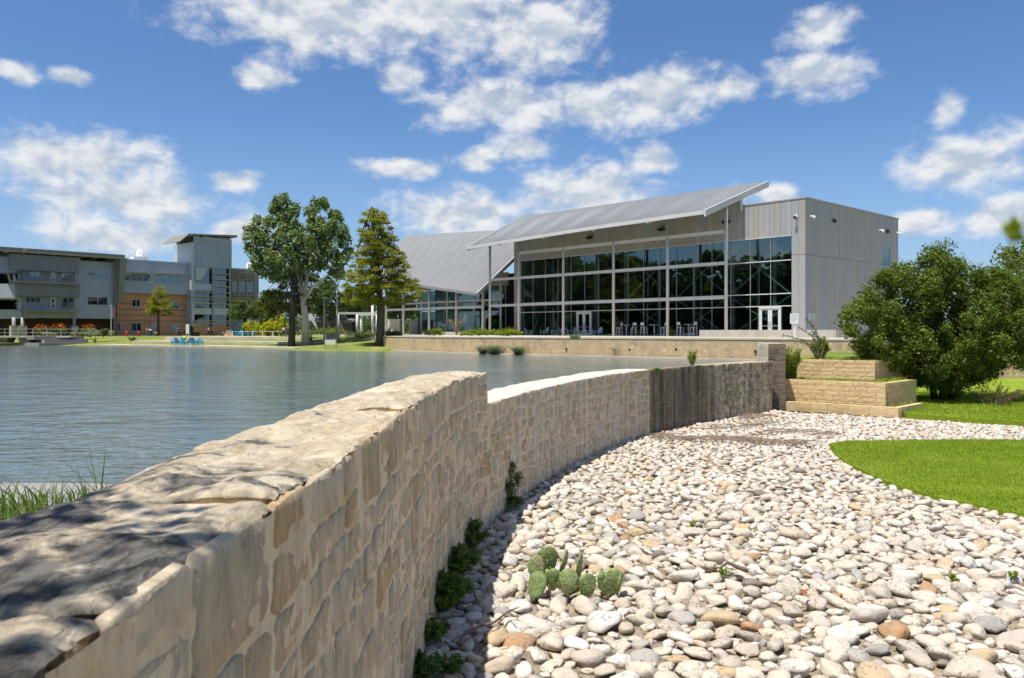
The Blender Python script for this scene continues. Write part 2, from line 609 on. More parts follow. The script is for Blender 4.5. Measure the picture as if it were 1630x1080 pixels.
grassmat('lawn_green', (0.21, 0.30, 0.02), (0.27, 0.36, 0.03), (0.32, 0.37, 0.05))
grassmat('bank_grass', (0.15, 0.20, 0.035), (0.24, 0.27, 0.06), (0.42, 0.34, 0.17), 0.22)
grassmat('far_grass', (0.10, 0.15, 0.03), (0.15, 0.19, 0.045), (0.25, 0.23, 0.10), 0.06)

# glass: reflective, tinted, with the dim rooms behind it showing through
def glassmat(name, tint, refl, rough=0.02):
    m, nt, b, out = newmat(name)
    nt.nodes.remove(b)
    g = N(nt, 'ShaderNodeBsdfGlossy')
    g.inputs['Color'].default_value = (*refl, 1)
    g.inputs['Roughness'].default_value = rough
    t = N(nt, 'ShaderNodeBsdfTransparent')
    t.inputs['Color'].default_value = (*tint, 1)
    ge = N(nt, 'ShaderNodeNewGeometry')
    cs = fmath(nt, 'ABSOLUTE', vmath(nt, 'DOT_PRODUCT', ge.outputs['Normal'], ge.outputs['Incoming']))
    fr = fmath(nt, 'MULTIPLY_ADD', fmath(nt, 'POWER', fmath(nt, 'SUBTRACT', 1.0, cs, clamp=True), 5.0), 0.80, 0.20)
    bn = N(nt, 'ShaderNodeBump')
    bn.inputs['Strength'].default_value = 0.25
    bn.inputs['Distance'].default_value = 0.06
    L(nt, noise(nt, geo_pos(nt), 0.45, 1.0, 0.4), bn.inputs['Height'])
    L(nt, bn.outputs[0], g.inputs['Normal'])
    mx = N(nt, 'ShaderNodeMixShader')
    L(nt, fr, mx.inputs[0]); L(nt, t.outputs[0], mx.inputs[1]); L(nt, g.outputs[0], mx.inputs[2])
    L(nt, mx.outputs[0], out.inputs[0])
    return m


glassmat('glass_teal', (0.30, 0.42, 0.42), (0.62, 0.86, 0.88))
glassmat('glass_dark', (0.12, 0.15, 0.16), (0.75, 0.85, 0.92))
glassmat('glass_blue', (0.25, 0.36, 0.42), (0.75, 0.9, 1.0))

# lake water
m, nt, b, out = newmat('water')
p = geo_pos(nt)
pw = vmath(nt, 'MULTIPLY', p, (0.55, 1.0, 1.0))
h1 = noise(nt, pw, 1.15, 3.0, 0.5, 0.35)
h2 = noise(nt, pw, 4.2, 3.0, 0.55, 0.2)
h3 = noise(nt, vmath(nt, 'MULTIPLY', p, (0.06, 0.10, 1.0)), 1.0, 3.0, 0.5)
hh = fmath(nt, 'MULTIPLY_ADD', h2, 0.22, h1)
hh = fmath(nt, 'MULTIPLY', hh, mrange(nt, h3, 0.35, 0.65, 0.55, 1.15))
bump(nt, b, hh, 1.0, 0.15)
b.inputs['Base Color'].default_value = (0.115, 0.150, 0.145, 1)
b.inputs['Roughness'].default_value = 0.10
b.inputs['IOR'].default_value = 1.33
M['water'] = m

# cut limestone of the near wall: attribute tone per stone, ws = metres along the wall
S_STEP = 0.0   # set when the wall is built
def wallmat(name, base1, base2, base3, s_white, s_dark, mortar=False):
    m, nt, b, out = newmat(name)
    p = geo_pos(nt)
    sp = N(nt, 'ShaderNodeSeparateXYZ'); L(nt, p, sp.inputs[0])
    ws = attr(nt, 'ws')
    t = attr(nt, 'tone')
    cmb = N(nt, 'ShaderNodeCombineXYZ')
    L(nt, ws, cmb.inputs[0]); L(nt, sp.outputs[2], cmb.inputs[1]); L(nt, t, cmb.inputs[2])
    w = cmb.outputs[0]
    cc = mixc(nt, mrange(nt, t, 0.0, 0.5, smooth=False), base1, base2)
    cc = mixc(nt, mrange(nt, t, 0.72, 1.0, smooth=False), cc, base3)
    wv = vmath(nt, 'MULTIPLY', w, (1.0, 0.42, 3.0))
    n1 = noise(nt, wv, 7.0, 6, 0.65, 0.3)
    cc = mixc(nt, mrange(nt, n1, 0.36, 0.66, 0.0, 0.7 if not mortar else 0.45), cc, tuple(x * 0.55 for x in base1))
    n0 = noise(nt, vmath(nt, 'MULTIPLY', w, (1.0, 0.16, 3.0)), 34.0, 5, 0.7, 0.2)
    cc = mixc(nt, mrange(nt, n0, 0.45, 0.68, 0.0, 0.32), cc, tuple(min(1, x * 1.3) for x in base2))
    n2 = noise(nt, vmath(nt, 'MULTIPLY', w, (1.0, 0.8, 1.0)), 2.3, 6, 0.66, 0.5)
    cc = mixc(nt, mrange(nt, n2, 0.54, 0.72, 0.0, 0.85 if mortar else 0.25), cc, (0.62, 0.37, 0.12) if mortar else (0.46, 0.31, 0.15))
    # small dark pits and streaks
    n3 = noise(nt, vmath(nt, 'MULTIPLY', w, (1.0, 0.40, 1.0)), 34.0, 5, 0.72, 0.3)
    cc = mixc(nt, mrange(nt, n3, 0.57, 0.70, 0.0, 0.75), cc, (0.16, 0.12, 0.08))
    # pale lime runs on the lower part
    zone = mrange(nt, ws, s_white - 0.4, s_white + 2.5)
    st = noise(nt, vmath(nt, 'MULTIPLY', w, (1.0, 0.05, 0.0)), 4.6, 4, 0.65, 0.15)
    cc = mixc(nt, fmath(nt, 'MULTIPLY', zone, mrange(nt, st, 0.47, 0.62, 0.0, 0.80)), cc, (0.66, 0.60, 0.50))
    # black algae stain of the overflow
    n4 = noise(nt, vmath(nt, 'MULTIPLY', w, (1.0, 0.06, 0.0)), 3.2, 5, 0.7, 0.1)
    n5 = noise(nt, vmath(nt, 'MULTIPLY', w, (1.0, 1.0, 1.0)), 3.0, 5, 0.7, 0.3)
    dz = fmath(nt, 'GREATER_THAN', ws, s_dark)
    fade = mrange(nt, ws, s_dark + 3.1, s_dark + 5.2, 0.0, 0.42)
    k = fmath(nt, 'SUBTRACT', mrange(nt, n4, 0.28, 0.62, 1.0, 0.62), fmath(nt, 'MULTIPLY', fade, mrange(nt, n5, 0.40, 0.60, 0.3, 1.6)))
    stain = mixc(nt, mrange(nt, n4, 0.4, 0.62), (0.028, 0.022, 0.015), (0.070, 0.056, 0.038))
    cc = mixc(nt, fmath(nt, 'MULTIPLY', dz, k, clamp=True), cc, stain)
    L(nt, cc, b.inputs['Base Color'])
    b.inputs['Roughness'].default_value = 0.9
    b.inputs['Specular IOR Level'].default_value = 0.25
    wi = vmath(nt, 'MULTIPLY', w, (1.0, 0.75, 3.0))
    hb = fmath(nt, 'MULTIPLY_ADD', noise(nt, wi, 60.0, 4, 0.7), 0.35, noise(nt, wi, 15.0, 6, 0.68, 0.3))
    hb = fmath(nt, 'MULTIPLY_ADD', n0, 0.12, hb)
    bump(nt, b, hb, 0.85, 0.016)
    return m


# top of the wall: weathered, with lichen
m, nt, b, out = newmat('cap_rough')
p = geo_pos(nt)
t = attr(nt, 'tone')
pv = vmath(nt, 'MULTIPLY', p, (1.8, 0.75, 1.0))
n1 = noise(nt, pv, 4.0, 7, 0.66, 0.8)
n2 = noise(nt, pv, 14.0, 6, 0.7, 0.6)
n3 = noise(nt, p, 1.1, 4, 0.55, 0.4)
cc = mixc(nt, mrange(nt, n1, 0.32, 0.66), (0.34, 0.27, 0.18), (0.57, 0.49, 0.365))
cc = mixc(nt, mrange(nt, t, 0.0, 1.0, 0.0, 0.3), cc, (0.48, 0.39, 0.27))
cc = mixc(nt, mrange(nt, n2, 0.52, 0.70, 0.0, 0.75), cc, (0.20, 0.15, 0.10))
cc = mixc(nt, mrange(nt, noise(nt, p, 2.3, 5, 0.6, 0.6), 0.60, 0.72, 0.0, 0.6), cc, (0.52, 0.34, 0.15))
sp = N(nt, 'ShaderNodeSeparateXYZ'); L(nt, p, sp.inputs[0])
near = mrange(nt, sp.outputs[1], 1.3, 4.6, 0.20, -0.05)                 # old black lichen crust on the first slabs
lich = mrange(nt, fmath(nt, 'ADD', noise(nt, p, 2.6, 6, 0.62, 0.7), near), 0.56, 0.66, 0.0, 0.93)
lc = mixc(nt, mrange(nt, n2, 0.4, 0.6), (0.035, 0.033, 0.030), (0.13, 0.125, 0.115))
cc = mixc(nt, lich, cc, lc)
L(nt, cc, b.inputs['Base Color'])
b.inputs['Roughness'].default_value = 0.92
b.inputs['Specular IOR Level'].default_value = 0.2
bump(nt, b, fmath(nt, 'MULTIPLY_ADD', n2, 0.5, n1), 1.0, 0.03)

m, nt, b, out = newmat('cap_pale')
p = geo_pos(nt)
n1 = noise(nt, p, 5.0, 6, 0.65, 0.4)
cc = mixc(nt, mrange(nt, n1, 0.3, 0.65), (0.48, 0.41, 0.32), (0.64, 0.58, 0.49))
cc = mixc(nt, mrange(nt, noise(nt, p, 9.0, 6, 0.7, 0.8), 0.60, 0.72, 0.0, 0.7), cc, (0.26, 0.17, 0.10))
L(nt, cc, b.inputs['Base Color'])
b.inputs['Roughness'].default_value = 0.9
bump(nt, b, n1, 0.7, 0.03)

m, nt, b, out = newmat('cap_wet')
p = geo_pos(nt)
n1 = noise(nt, p, 4.0, 6, 0.65, 0.4)
cc = mixc(nt, mrange(nt, n1, 0.35, 0.65), (0.10, 0.075, 0.05), (0.34, 0.25, 0.16))
L(nt, cc, b.inputs['Base Color'])
b.inputs['Roughness'].default_value = 0.9
bump(nt, b, n1, 0.7, 0.03)

# river cobbles
def cobblemat(name):
    m, nt, b, out = newmat(name)
    oi = N(nt, 'ShaderNodeObjectInfo')
    t = fmath(nt, 'FRACT', fmath(nt, 'ADD', attr(nt, 'tone'), fmath(nt, 'MULTIPLY', oi.outputs['Random'], 0.999)))
    ramp = N(nt, 'ShaderNodeValToRGB')
    e = ramp.color_ramp.elements
    e[0].position = 0.0; e[0].color = (0.56, 0.50, 0.405, 1)
    e[1].position = 1.0; e[1].color = (0.59, 0.535, 0.46, 1)
    for pos, c in ((0.14, (0.69, 0.65, 0.585)), (0.27, (0.58, 0.49, 0.38)), (0.36, (0.67, 0.61, 0.51)), (0.46, (0.54, 0.48, 0.41)), (0.54, (0.64, 0.57, 0.47)),
                   (0.64, (0.71, 0.68, 0.63)), (0.76, (0.45, 0.43, 0.40)), (0.80, (0.57, 0.44, 0.27)), (0.84, (0.65, 0.58, 0.48)), (0.91, (0.36, 0.35, 0.335)),
                   (0.935, (0.62, 0.56, 0.47)), (0.962, (0.46, 0.27, 0.13)), (0.970, (0.20, 0.17, 0.145)), (0.978, (0.62, 0.56, 0.48))):
        x = e.new(pos); x.color = (c[0] * 0.89, c[1] * 0.87, c[2] * 0.84, 1)
    ramp.color_ramp.interpolation = 'CONSTANT'
    L(nt, t, ramp.inputs[0])
    p = geo_pos(nt)
    n1 = noise(nt, p, 9.0, 5, 0.65, 0.5)
    cc = mixc(nt, mrange(nt, n1, 0.35, 0.7, 0.0, 0.38), ramp.outputs[0], (0.42, 0.34, 0.25))
    n2 = noise(nt, p, 30.0, 5, 0.7, 0.6)
    sp_ = fmath(nt, 'MULTIPLY', mrange(nt, n2, 0.52, 0.61, 0.0, 0.75), mrange(nt, noise(nt, p, 2.6, 3, 0.6), 0.45, 0.56))
    cc = mixc(nt, sp_, cc, (0.16, 0.145, 0.125))
    L(nt, cc, b.inputs['Base Color'])
    b.inputs['Roughness'].default_value = 0.8
    b.inputs['Specular IOR Level'].default_value = 0.25
    bump(nt, b, fmath(nt, 'MULTIPLY_ADD', n2, 0.5, n1), 0.9, 0.022)
    return m


cobblemat('cobble')
plain('cobble_grit_shade', (0.27, 0.215, 0.15), 0.95, 0.35, 6.0, bs=0.9, bscale=45, dirt=((0.13, 0.10, 0.07), 0.8))  # soil between the cobbles, darkened further to paint in shade of the gaps


def blockmat(name, c1, c2, dark, bw=0.0, course=0.0):
    """rock-faced ochre limestone block; optional fine courses for far walls"""
    m, nt, b, out = newmat(name)
    p = geo_pos(nt)
    t = attr(nt, 'tone')
    n1 = noise(nt, vmath(nt, 'MULTIPLY', p, (1, 1, 1.6)), 2.2, 6, 0.65, 0.4)
    cc = mixc(nt, mrange(nt, fmath(nt, 'MULTIPLY_ADD', t, 0.35, n1), 0.35, 0.85), c1, c2)
    n2 = noise(nt, vmath(nt, 'MULTIPLY', p, (1, 1, 2.0)), 8.0, 6, 0.7, 0.5)
    cc = mixc(nt, mrange(nt, n2, 0.55, 0.72, 0.0, 0.65), cc, dark)
    h = n2
    if course:
        sp = N(nt, 'ShaderNodeSeparateXYZ'); L(nt, p, sp.inputs[0])
        dt = fmath(nt, 'MULTIPLY_ADD', sp.outputs[1], -0.64, fmath(nt, 'MULTIPLY', sp.outputs[0], 0.77))
        cm = N(nt, 'ShaderNodeCombineXYZ'); L(nt, dt, cm.inputs[0]); L(nt, sp.outputs[2], cm.inputs[1])
        br = N(nt, 'ShaderNodeTexBrick')
        L(nt, cm.outputs[0], br.inputs['Vector'])
        br.inputs['Scale'].default_value = 1.0
        br.inputs['Brick Width'].default_value = bw; br.inputs['Row Height'].default_value = course
        br.inputs['Mortar Size'].default_value = 0.012
        br.inputs['Color1'].default_value = (1, 1, 1, 1); br.inputs['Color2'].default_value = (0.80, 0.78, 0.74, 1)
        br.inputs['Mortar'].default_value = (0.5, 0.45, 0.38, 1)
        cc = mixc(nt, 0.40, cc, br.outputs['Color'], 'MULTIPLY')
        h = fmath(nt, 'MULTIPLY_ADD', br.outputs['Fac'], -0.35, n2)
        n7 = noise(nt, vmath(nt, 'MULTIPLY', p, (1, 1, 0.5)), 0.9, 6, 0.7, 0.6)
        cc = mixc(nt, mrange(nt, n7, 0.42, 0.68, 0.0, 0.7), cc, (0.36, 0.27, 0.18))
        cc = mixc(nt, mrange(nt, noise(nt, p, 2.4, 5, 0.7, 0.4), 0.55, 0.7, 0.0, 0.7), cc, (0.80, 0.66, 0.43))
    L(nt, cc, b.inputs['Base Color'])
    b.inputs['Roughness'].default_value = 0.9
    b.inputs['Specular IOR Level'].default_value = 0.2
    bump(nt, b, h, 0.8, 0.04)
    return m


blockmat('ochre_block', (0.58, 0.405, 0.20), (0.73, 0.545, 0.29), (0.36, 0.235, 0.12))
blockmat('ochre_wall', (0.54, 0.40, 0.23), (0.72, 0.56, 0.34), (0.34, 0.24, 0.14), 0.55, 0.2)
blockmat('pier_pale', (0.58, 0.49, 0.35), (0.72, 0.63, 0.48), (0.36, 0.28, 0.18))
blockmat('pier_stain', (0.09, 0.075, 0.055), (0.21, 0.175, 0.125), (0.05, 0.04, 0.03))
plain('mortar_ochre', (0.33, 0.25, 0.15), 0.95, 0.2, 3)

# cactus skin
m, nt, b, out = newmat('cactus')
p = geo_pos(nt)
n1 = noise(nt, p, 12, 4, 0.6)
cc = mixc(nt, mrange(nt, n1, 0.3, 0.7), (0.12, 0.19, 0.06), (0.22, 0.31, 0.115))
cc = mixc(nt, mrange(nt, noise(nt, p, 5.5, 4, 0.65), 0.54, 0.68, 0, 0.75), cc, (0.33, 0.27, 0.12))
vo = N(nt, 'ShaderNodeTexVoronoi'); vo.inputs['Scale'].default_value = 36.0
L(nt, p, vo.inputs['Vector'])
cc = mixc(nt, mrange(nt, vo.outputs['Distance'], 0.13, 0.26, 0.85, 0.0), cc, (0.45, 0.35, 0.17))
L(nt, cc, b.inputs['Base Color'])
b.inputs['Roughness'].default_value = 0.6
bump(nt, b, fmath(nt, 'MULTIPLY_ADD', vo.outputs['Distance'], -0.8, noise(nt, p, 60, 3, 0.6)), 0.5, 0.012)
# ================================================================== ground, lake
WATER_Z = 0.5
PATIO_Z = 2.2


def catmull(pts, step=0.02):
    P_ = [np.array(p, float) for p in pts]
    P_ = [2 * P_[0] - P_[1]] + P_ + [2 * P_[-1] - P_[-2]]
    out = []
    for i in range(1, len(P_) - 2):
        a, b_, c, d_ = P_[i - 1:i + 3]
        for t in np.linspace(0, 1, 60, endpoint=False):
            out.append(0.5 * (2 * b_ + (c - a) * t + (2 * a - 5 * b_ + 4 * c - d_) * t * t + (-a + 3 * b_ - 3 * c + d_) * t ** 3))
    out.append(P_[-2])
    out = np.array(out)
    s = np.concatenate([[0], np.cumsum(np.linalg.norm(np.diff(out, axis=0), axis=1))])
    n = int(s[-1] / step)
    q = np.linspace(0, s[-1], n)
    return np.stack([np.interp(q, s, out[:, 0]), np.interp(q, s, out[:, 1])], 1), q


WALL_PTS = [(-0.86, -2.5), (-0.83, -0.6), (-0.80, 1.4), (-0.775, 3.0), (-0.765, 6.0), (-0.70, 8.5), (-0.53, 10.2), (-0.29, 11.4), (0.13, 13.0),
            (0.62, 14.6), (1.30, 16.5), (2.42, 19.1), (3.62, 21.2), (5.70, 23.9), (8.95, 27.5)]
WC, WS = catmull(WALL_PTS)
WT = np.gradient(WC, axis=0); WT /= np.linalg.norm(WT, axis=1)[:, None]
WN = np.stack([WT[:, 1], -WT[:, 0]], 1)          # out of the front face, to the right


def wall_at(s, off=0.0):
    s = np.asarray(s, float)
    x = np.interp(s, WS, WC[:, 0]); y = np.interp(s, WS, WC[:, 1])
    nx = np.interp(s, WS, WN[:, 0]); ny = np.interp(s, WS, WN[:, 1])
    return x + nx * off, y + ny * off


def s_of_y(y):
    return float(np.interp(y, WC[:, 1], WS))


def wall_x(y):
    return np.interp(y, WC[:, 1], WC[:, 0])


S_END = WS[-1]
S_STEPW = s_of_y(11.15)
S_DARK = s_of_y(21.25)
TOP_HI, TOP_LO, WALL_T = 2.145, 1.70, 0.73
wallmat('wall_stone', (0.52, 0.42, 0.29), (0.62, 0.51, 0.36), (0.52, 0.345, 0.165), S_STEPW, S_DARK)
wallmat('wall_mortar', (0.74, 0.585, 0.385), (0.78, 0.62, 0.42), (0.7, 0.55, 0.34), S_STEPW, S_DARK, True)

# terrain sheet to the horizon, everything else stands on or above it
structure(obj('terrain', MB().box(-6000, 6000, -3000, 9000, -1.2, -0.35), 'far_grass'))

SHORE = [(-79, 128), (-71, 127), (-61, 118), (-44, 112), (-37, 106), (-30.3, 100), (-24.5, 92), (-22.0, 89.6), (-17.8, 88.6), (-12.2, 87.5), (-8.6, 83.4), (3.6, 72.3), (11.1, 66.0), (18.2, 60.3), (24.5, 55.1)]
# lake: a flat polygon held by the wall, the retaining wall and the banks
bk = [wall_at(s, -0.45) for s in np.linspace(S_END, s_of_y(3.0), 24)]
lake = [(-30, 9.2), (-52, 28), (-70, 60), (-77, 100)] + SHORE + [(14.0, 37.0), (9.6, 29.5)] + [(float(a), float(b_)) for a, b_ in bk] + [(-1.6, 6.0)]
wmb = MB(); wmb.add([(x, y, WATER_Z) for x, y in lake], [tuple(range(len(lake)))])
structure(obj('lake_water', wmb, 'water'))

# cobble bed ground
bed = MB()
ys = np.linspace(-3, 30, 34)
bedp = [(float(wall_x(y)) - 0.1, float(y)) for y in np.linspace(-2.4, 27.4, 30)] + [(12.4, 25.7), (40, 21), (40, -3)]
bed.add([(x, y, -0.06) for x, y in reversed(bedp)], [tuple(range(len(bedp)))])
cobble_bed = structure(obj('cobble_bed', bed, 'cobble_grit_shade'))

# lawns on the right
LAWN = [(6.75, 15.3), (6.68, 14.4), (6.85, 13.0), (7.45, 11.8), (8.6, 10.6), (10.5, 9.4), (14, 8.2), (26, 7), (26, 19.6), (15, 19.65), (10, 19.6), (8.2, 19.45), (7.5, 18.9), (7.1, 17.6), (6.85, 16.4)]
LAWN2 = [(12.55, 25.45), (13.4, 24.3), (15.0, 23.0), (19, 21.6), (30, 20.6), (60, 22), (60, 60), (27, 52), (20, 40), (15.5, 32), (13.2, 28.2)]
for nm, poly, z in (('lawn', LAWN, 0.035), ('back_lawn', LAWN2, 0.10)):
    structure(obj(nm, MB().prism(list(reversed(poly)) if False else poly, -0.3, z), 'lawn_green'))


def inside(poly, x, y):
    c = np.zeros(len(x), bool)
    n = len(poly)
    for i in range(n):
        x1, y1 = poly[i]; x2, y2 = poly[(i + 1) % n]
        cond = (y1 > y) != (y2 > y)
        with np.errstate(divide='ignore', invalid='ignore'):
            xi = (x2 - x1) * (y - y1) / (y2 - y1) + x1
        c ^= cond & (x < xi)
    return c


def blades(x, y, z, h, w, lean=0.5, seed=1):
    """grass blades as bent three-point slivers"""
    g = np.random.default_rng(seed)
    n = len(x)
    a = g.uniform(0, 2 * np.pi, n)
    dx, dy = np.cos(a), np.sin(a)
    hh = h * g.uniform(0.5, 1.2, n)
    ww = w * g.uniform(0.7, 1.3, n)
    ln = hh * lean * g.uniform(0.1, 1.2, n)
    b_ = g.uniform(0, 2 * np.pi, n)
    lx, ly = np.cos(b_) * ln, np.sin(b_) * ln
    V = np.empty((n, 5, 3))
    for i, (sg, f) in enumerate(((-1, 0), (1, 0), (1, 0.6), (-1, 0.6), (0, 1))):
        k = 1.0 if f == 0 else (0.7 if f < 1 else 0)
        V[:, i, 0] = x + sg * dx * ww * 0.5 * k + lx * f * f
        V[:, i, 1] = y + sg * dy * ww * 0.5 * k + ly * f * f
        V[:, i, 2] = z + hh * (f - 0.18 * lean * f * f)
    base = (np.arange(n) * 5)[:, None]
    T = np.concatenate([base + [0, 1, 2], base + [0, 2, 3], base + [3, 2, 4]])
    tone = np.repeat(g.uniform(0, 1, n), 5)
    return V.reshape(-1, 3), T, tone


def lawn_blades(name, label, poly, n, h, w, z, xr, yr, seed, mat='grass_blade'):
    g = np.random.default_rng(seed)
    x = g.uniform(*xr, n); y = g.uniform(*yr, n)
    k = inside(poly, x, y)
    ht = fbm(x[k] * 1.1, y[k] * 1.1, seed, 3)
    V, T, tone = blades(x[k], y[k], z, h * (0.55 + 0.9 * ht), w, 0.7, seed)
    tone = np.clip(0.45 * tone + np.repeat(1.5 * (fbm(x[k] * 0.6, y[k] * 0.9, seed + 7, 4) - 0.5) + 0.28, 5), 0, 1)
    o = np_mesh(name, V, T, mat, attrs={'tone': tone})
    set_props(o, label, 'grass', kind='stuff')
    return o


LAWN_IN = LAWN
lawn_blades('lawn_grass', 'short bright green lawn grass in the curved bed at right', LAWN_IN, 230000, 0.055, 0.010, 0.03, (6.6, 17), (9.5, 19.7), 5)
lawn_blades('strip_grass', 'bright green grass strip beyond the cobbles below the bush', LAWN2, 90000, 0.09, 0.022, 0.09, (12.4, 26), (20.5, 34), 6)

# ================================================================== the near limestone wall
wall = thing('limestone_wall', 'curved rough limestone wall with pale stepped top and dark stained far section', 'wall', (-0.8, 3.0, 0))


def top_z(s):
    return np.where(np.asarray(s) < S_STEPW, TOP_HI, TOP_LO)


# mortar core: front sheet with relief, and the body behind it
def core_section(name, s0, s1, ztop, ds):
    ns = int((s1 - s0) / ds) + 1
    nz = int((ztop + 0.25) / ds) + 1
    S, Z = np.meshgrid(np.linspace(s0, s1, ns), np.linspace(-0.25, ztop - 0.03, nz), indexing='ij')
    off = 0.004 + 0.018 * (fbm(S * 4, Z * 5, 3, 3) - 0.5) + 0.018 * (fbm(S * 17, Z * 13, 9, 4, 0.6) - 0.5)
    X, Y = wall_at(S.ravel(), off.ravel())
    V = np.stack([X, Y, Z.ravel()], 1)
    idx = np.arange(ns * nz).reshape(ns, nz)
    T = np.stack([idx[:-1, :-1], idx[1:, :-1], idx[1:, 1:], idx[:-1, 1:]], -1).reshape(-1, 4)
    ws_ = S.ravel()
    # back and sides
    k = len(V)
    sb = np.linspace(s0, s1, max(8, int((s1 - s0) / 0.25)))
    bx, by = wall_at(sb, -WALL_T); fx, fy = wall_at(sb, -0.05)
    for zz, (ax, ay) in ((-0.25, (bx, by)), (ztop - 0.03, (bx, by)), (ztop - 0.03, (fx, fy))):
        V = np.concatenate([V, np.stack([ax, ay, np.full(len(ax), zz)], 1)])
        ws_ = np.concatenate([ws_, sb])
    m_ = len(sb)
    i = np.arange(m_ - 1)
    T = np.concatenate([T, np.stack([k + i + 1, k + i, k + m_ + i, k + m_ + i + 1], 1),
                        np.stack([k + m_ + i + 1, k + m_ + i, k + 2 * m_ + i, k + 2 * m_ + i + 1], 1)])
    for e in (0, m_ - 1):      # end faces
        f0 = idx[0 if e == 0 else -1, 0]; f1 = idx[0 if e == 0 else -1, -1]
        q = [f0, k + e, k + m_ + e, f1]
        T = np.concatenate([T, [q if e else q[::-1]]])
    return np_mesh(name, V, T, 'wall_mortar', wall, True, {'tone': np.full(len(V), 0.3), 'ws': ws_})


core_section('mortar_core', 0.0, S_STEPW, TOP_HI, 0.018)
core_section('mortar_core', S_STEPW, S_END, TOP_LO, 0.032)


def stone_mesh(corners, g, d):
    """corners: 4 (s,z) of the stone outline -> vertices (s,z,off) and faces: chipped outline, proud uneven face"""
    c = np.array(corners)
    pts = []
    for i in range(4):
        a, b_ = c[i], c[(i + 1) % 4]
        e = b_ - a
        nrm = np.array([e[1], -e[0]]) / (np.linalg.norm(e) + 1e-6)
        cut = g.uniform(0.06, 0.17)
        pts.append(a + e * cut)
        pts.append(a + e * g.uniform(0.42, 0.58) + nrm * g.uniform(-0.012, 0.008))
        pts.append(a + e * (1 - g.uniform(0.06, 0.17)))
    pts = np.array(pts)
    m_ = pts.mean(0)
    n = len(pts)
    r0 = np.concatenate([m_ + (pts - m_) * 1.06, np.full((n, 1), -0.02)], 1)
    q = m_ + (pts - m_) * 0.99
    tilt = g.uniform(-0.035, 0.035, 2)
    dd = d + (q - m_) @ tilt
    r1 = np.concatenate([q, (dd - 0.003 + g.uniform(-0.004, 0.002, n))[:, None]], 1)
    q2 = m_ + (pts - m_) * 0.955
    r2 = np.concatenate([q2, (d + 0.001 + (q2 - m_) @ tilt + g.uniform(-0.003, 0.003, n))[:, None]], 1)
    q3 = m_ + (pts[::3] - m_) * 0.42
    r3 = np.concatenate([q3, (d + 0.003 + (q3 - m_) @ tilt + g.uniform(-0.009, 0.007, 4))[:, None]], 1)
    V = np.concatenate([r0, r1, r2, r3])
    T = []
    for i in range(n):
        j = (i + 1) % n
        T += [(i, j, n + j), (i, n + j, n + i), (n + i, n + j, 2 * n + j), (n + i, 2 * n + j, 2 * n + i)]
    for k in range(4):
        a = 2 * n + 3 * k; in_ = 3 * n + k; in2 = 3 * n + (k + 1) % 4
        T += [(a, a + 1, in_), (a + 1, a + 2, in_), (a + 2, 2 * n + (3 * k + 3) % n, in_), (2 * n + (3 * k + 3) % n, in2, in_)]
    T += [(3 * n, 3 * n + 1, 3 * n + 2), (3 * n, 3 * n + 2, 3 * n + 3)]
    return V, np.array(T)


def wall_stones(s0, s1, ztop, seed, hmin, hmax, wmin, wmax):
    g = np.random.default_rng(seed)
    rows = [0.0 - 0.06]
    while rows[-1] < ztop - 0.02 - hmin:
        rows.append(rows[-1] + g.uniform(hmin, hmax))
    rows = np.array(rows)
    rows = -0.06 + (rows + 0.06) * (ztop - 0.02 + 0.06) / (rows[-1] + 0.06)
    out = []
    taken = {}
    for r in range(len(rows) - 1):
        h = rows[r + 1] - rows[r]
        s = s0 + (g.uniform(0, 0.2) if r else 0)
        while s < s1 - 0.05:
            w = min(g.uniform(wmin, wmax) * (0.7 + 0.6 * h / hmax), s1 - s)
            if s1 - s - w < wmin * 0.6:
                w = s1 - s
            wob = lambda ss, rr: (fbm(np.array([ss * 1.3]), np.array([rr * 7.7]), seed, 2)[0] - 0.5) * 0.16 if 0 < rr < len(rows) - 1 else ((fbm(np.array([ss * 9.0]), np.array([rr * 1.1]), seed, 2)[0] - 0.5) * 0.05 if rr else 0)
            gap = g.uniform(0.012, 0.036)
            zz0 = rows[r] + gap * 0.5; zz1 = rows[r + 1] - gap * 0.5 * (r < len(rows) - 2)
            j = lambda: g.uniform(-0.022, 0.022)
            parts = [(zz0, zz1)]
            if h > 0.22 and g.random() < 0.22:
                mid = (zz0 + zz1) / 2 + g.uniform(-0.04, 0.04)
                parts = [(zz0, mid - 0.009), (mid + 0.009, zz1)]
            for (a, b_) in parts:
                fa = (a - rows[r]) / h; fb = (b_ - rows[r]) / h
                wz = lambda ss, f: wob(ss, r) * (1 - f) + wob(ss, r + 1) * f
                cs = [(s + gap * 0.5 + j(), a + wz(s, fa) + j() * 0.5), (s + w - gap * 0.5 + j(), a + wz(s + w, fa) + j() * 0.5),
                      (s + w - gap * 0.5 + j(), b_ + wz(s + w, fb) + j() * 0.5), (s + gap * 0.5 + j(), b_ + wz(s, fb) + j() * 0.5)]
                V, T = stone_mesh(cs, g, g.uniform(0.004, 0.010))
                out.append((s + w / 2, (a + b_) / 2, w, V, T, g.random()))
            s += w
    return out


stones = wall_stones(0.3, S_STEPW, TOP_HI, 11, 0.17, 0.36, 0.20, 0.52) + wall_stones(S_STEPW, S_DARK, TOP_LO, 12, 0.14, 0.24, 0.16, 0.40) \
    + wall_stones(S_DARK, S_END, TOP_LO, 13, 0.14, 0.24, 0.16, 0.40)


def stone_world(V):
    X, Y = wall_at(V[:, 0], V[:, 2])
    return np.stack([X, Y, V[:, 1]], 1)


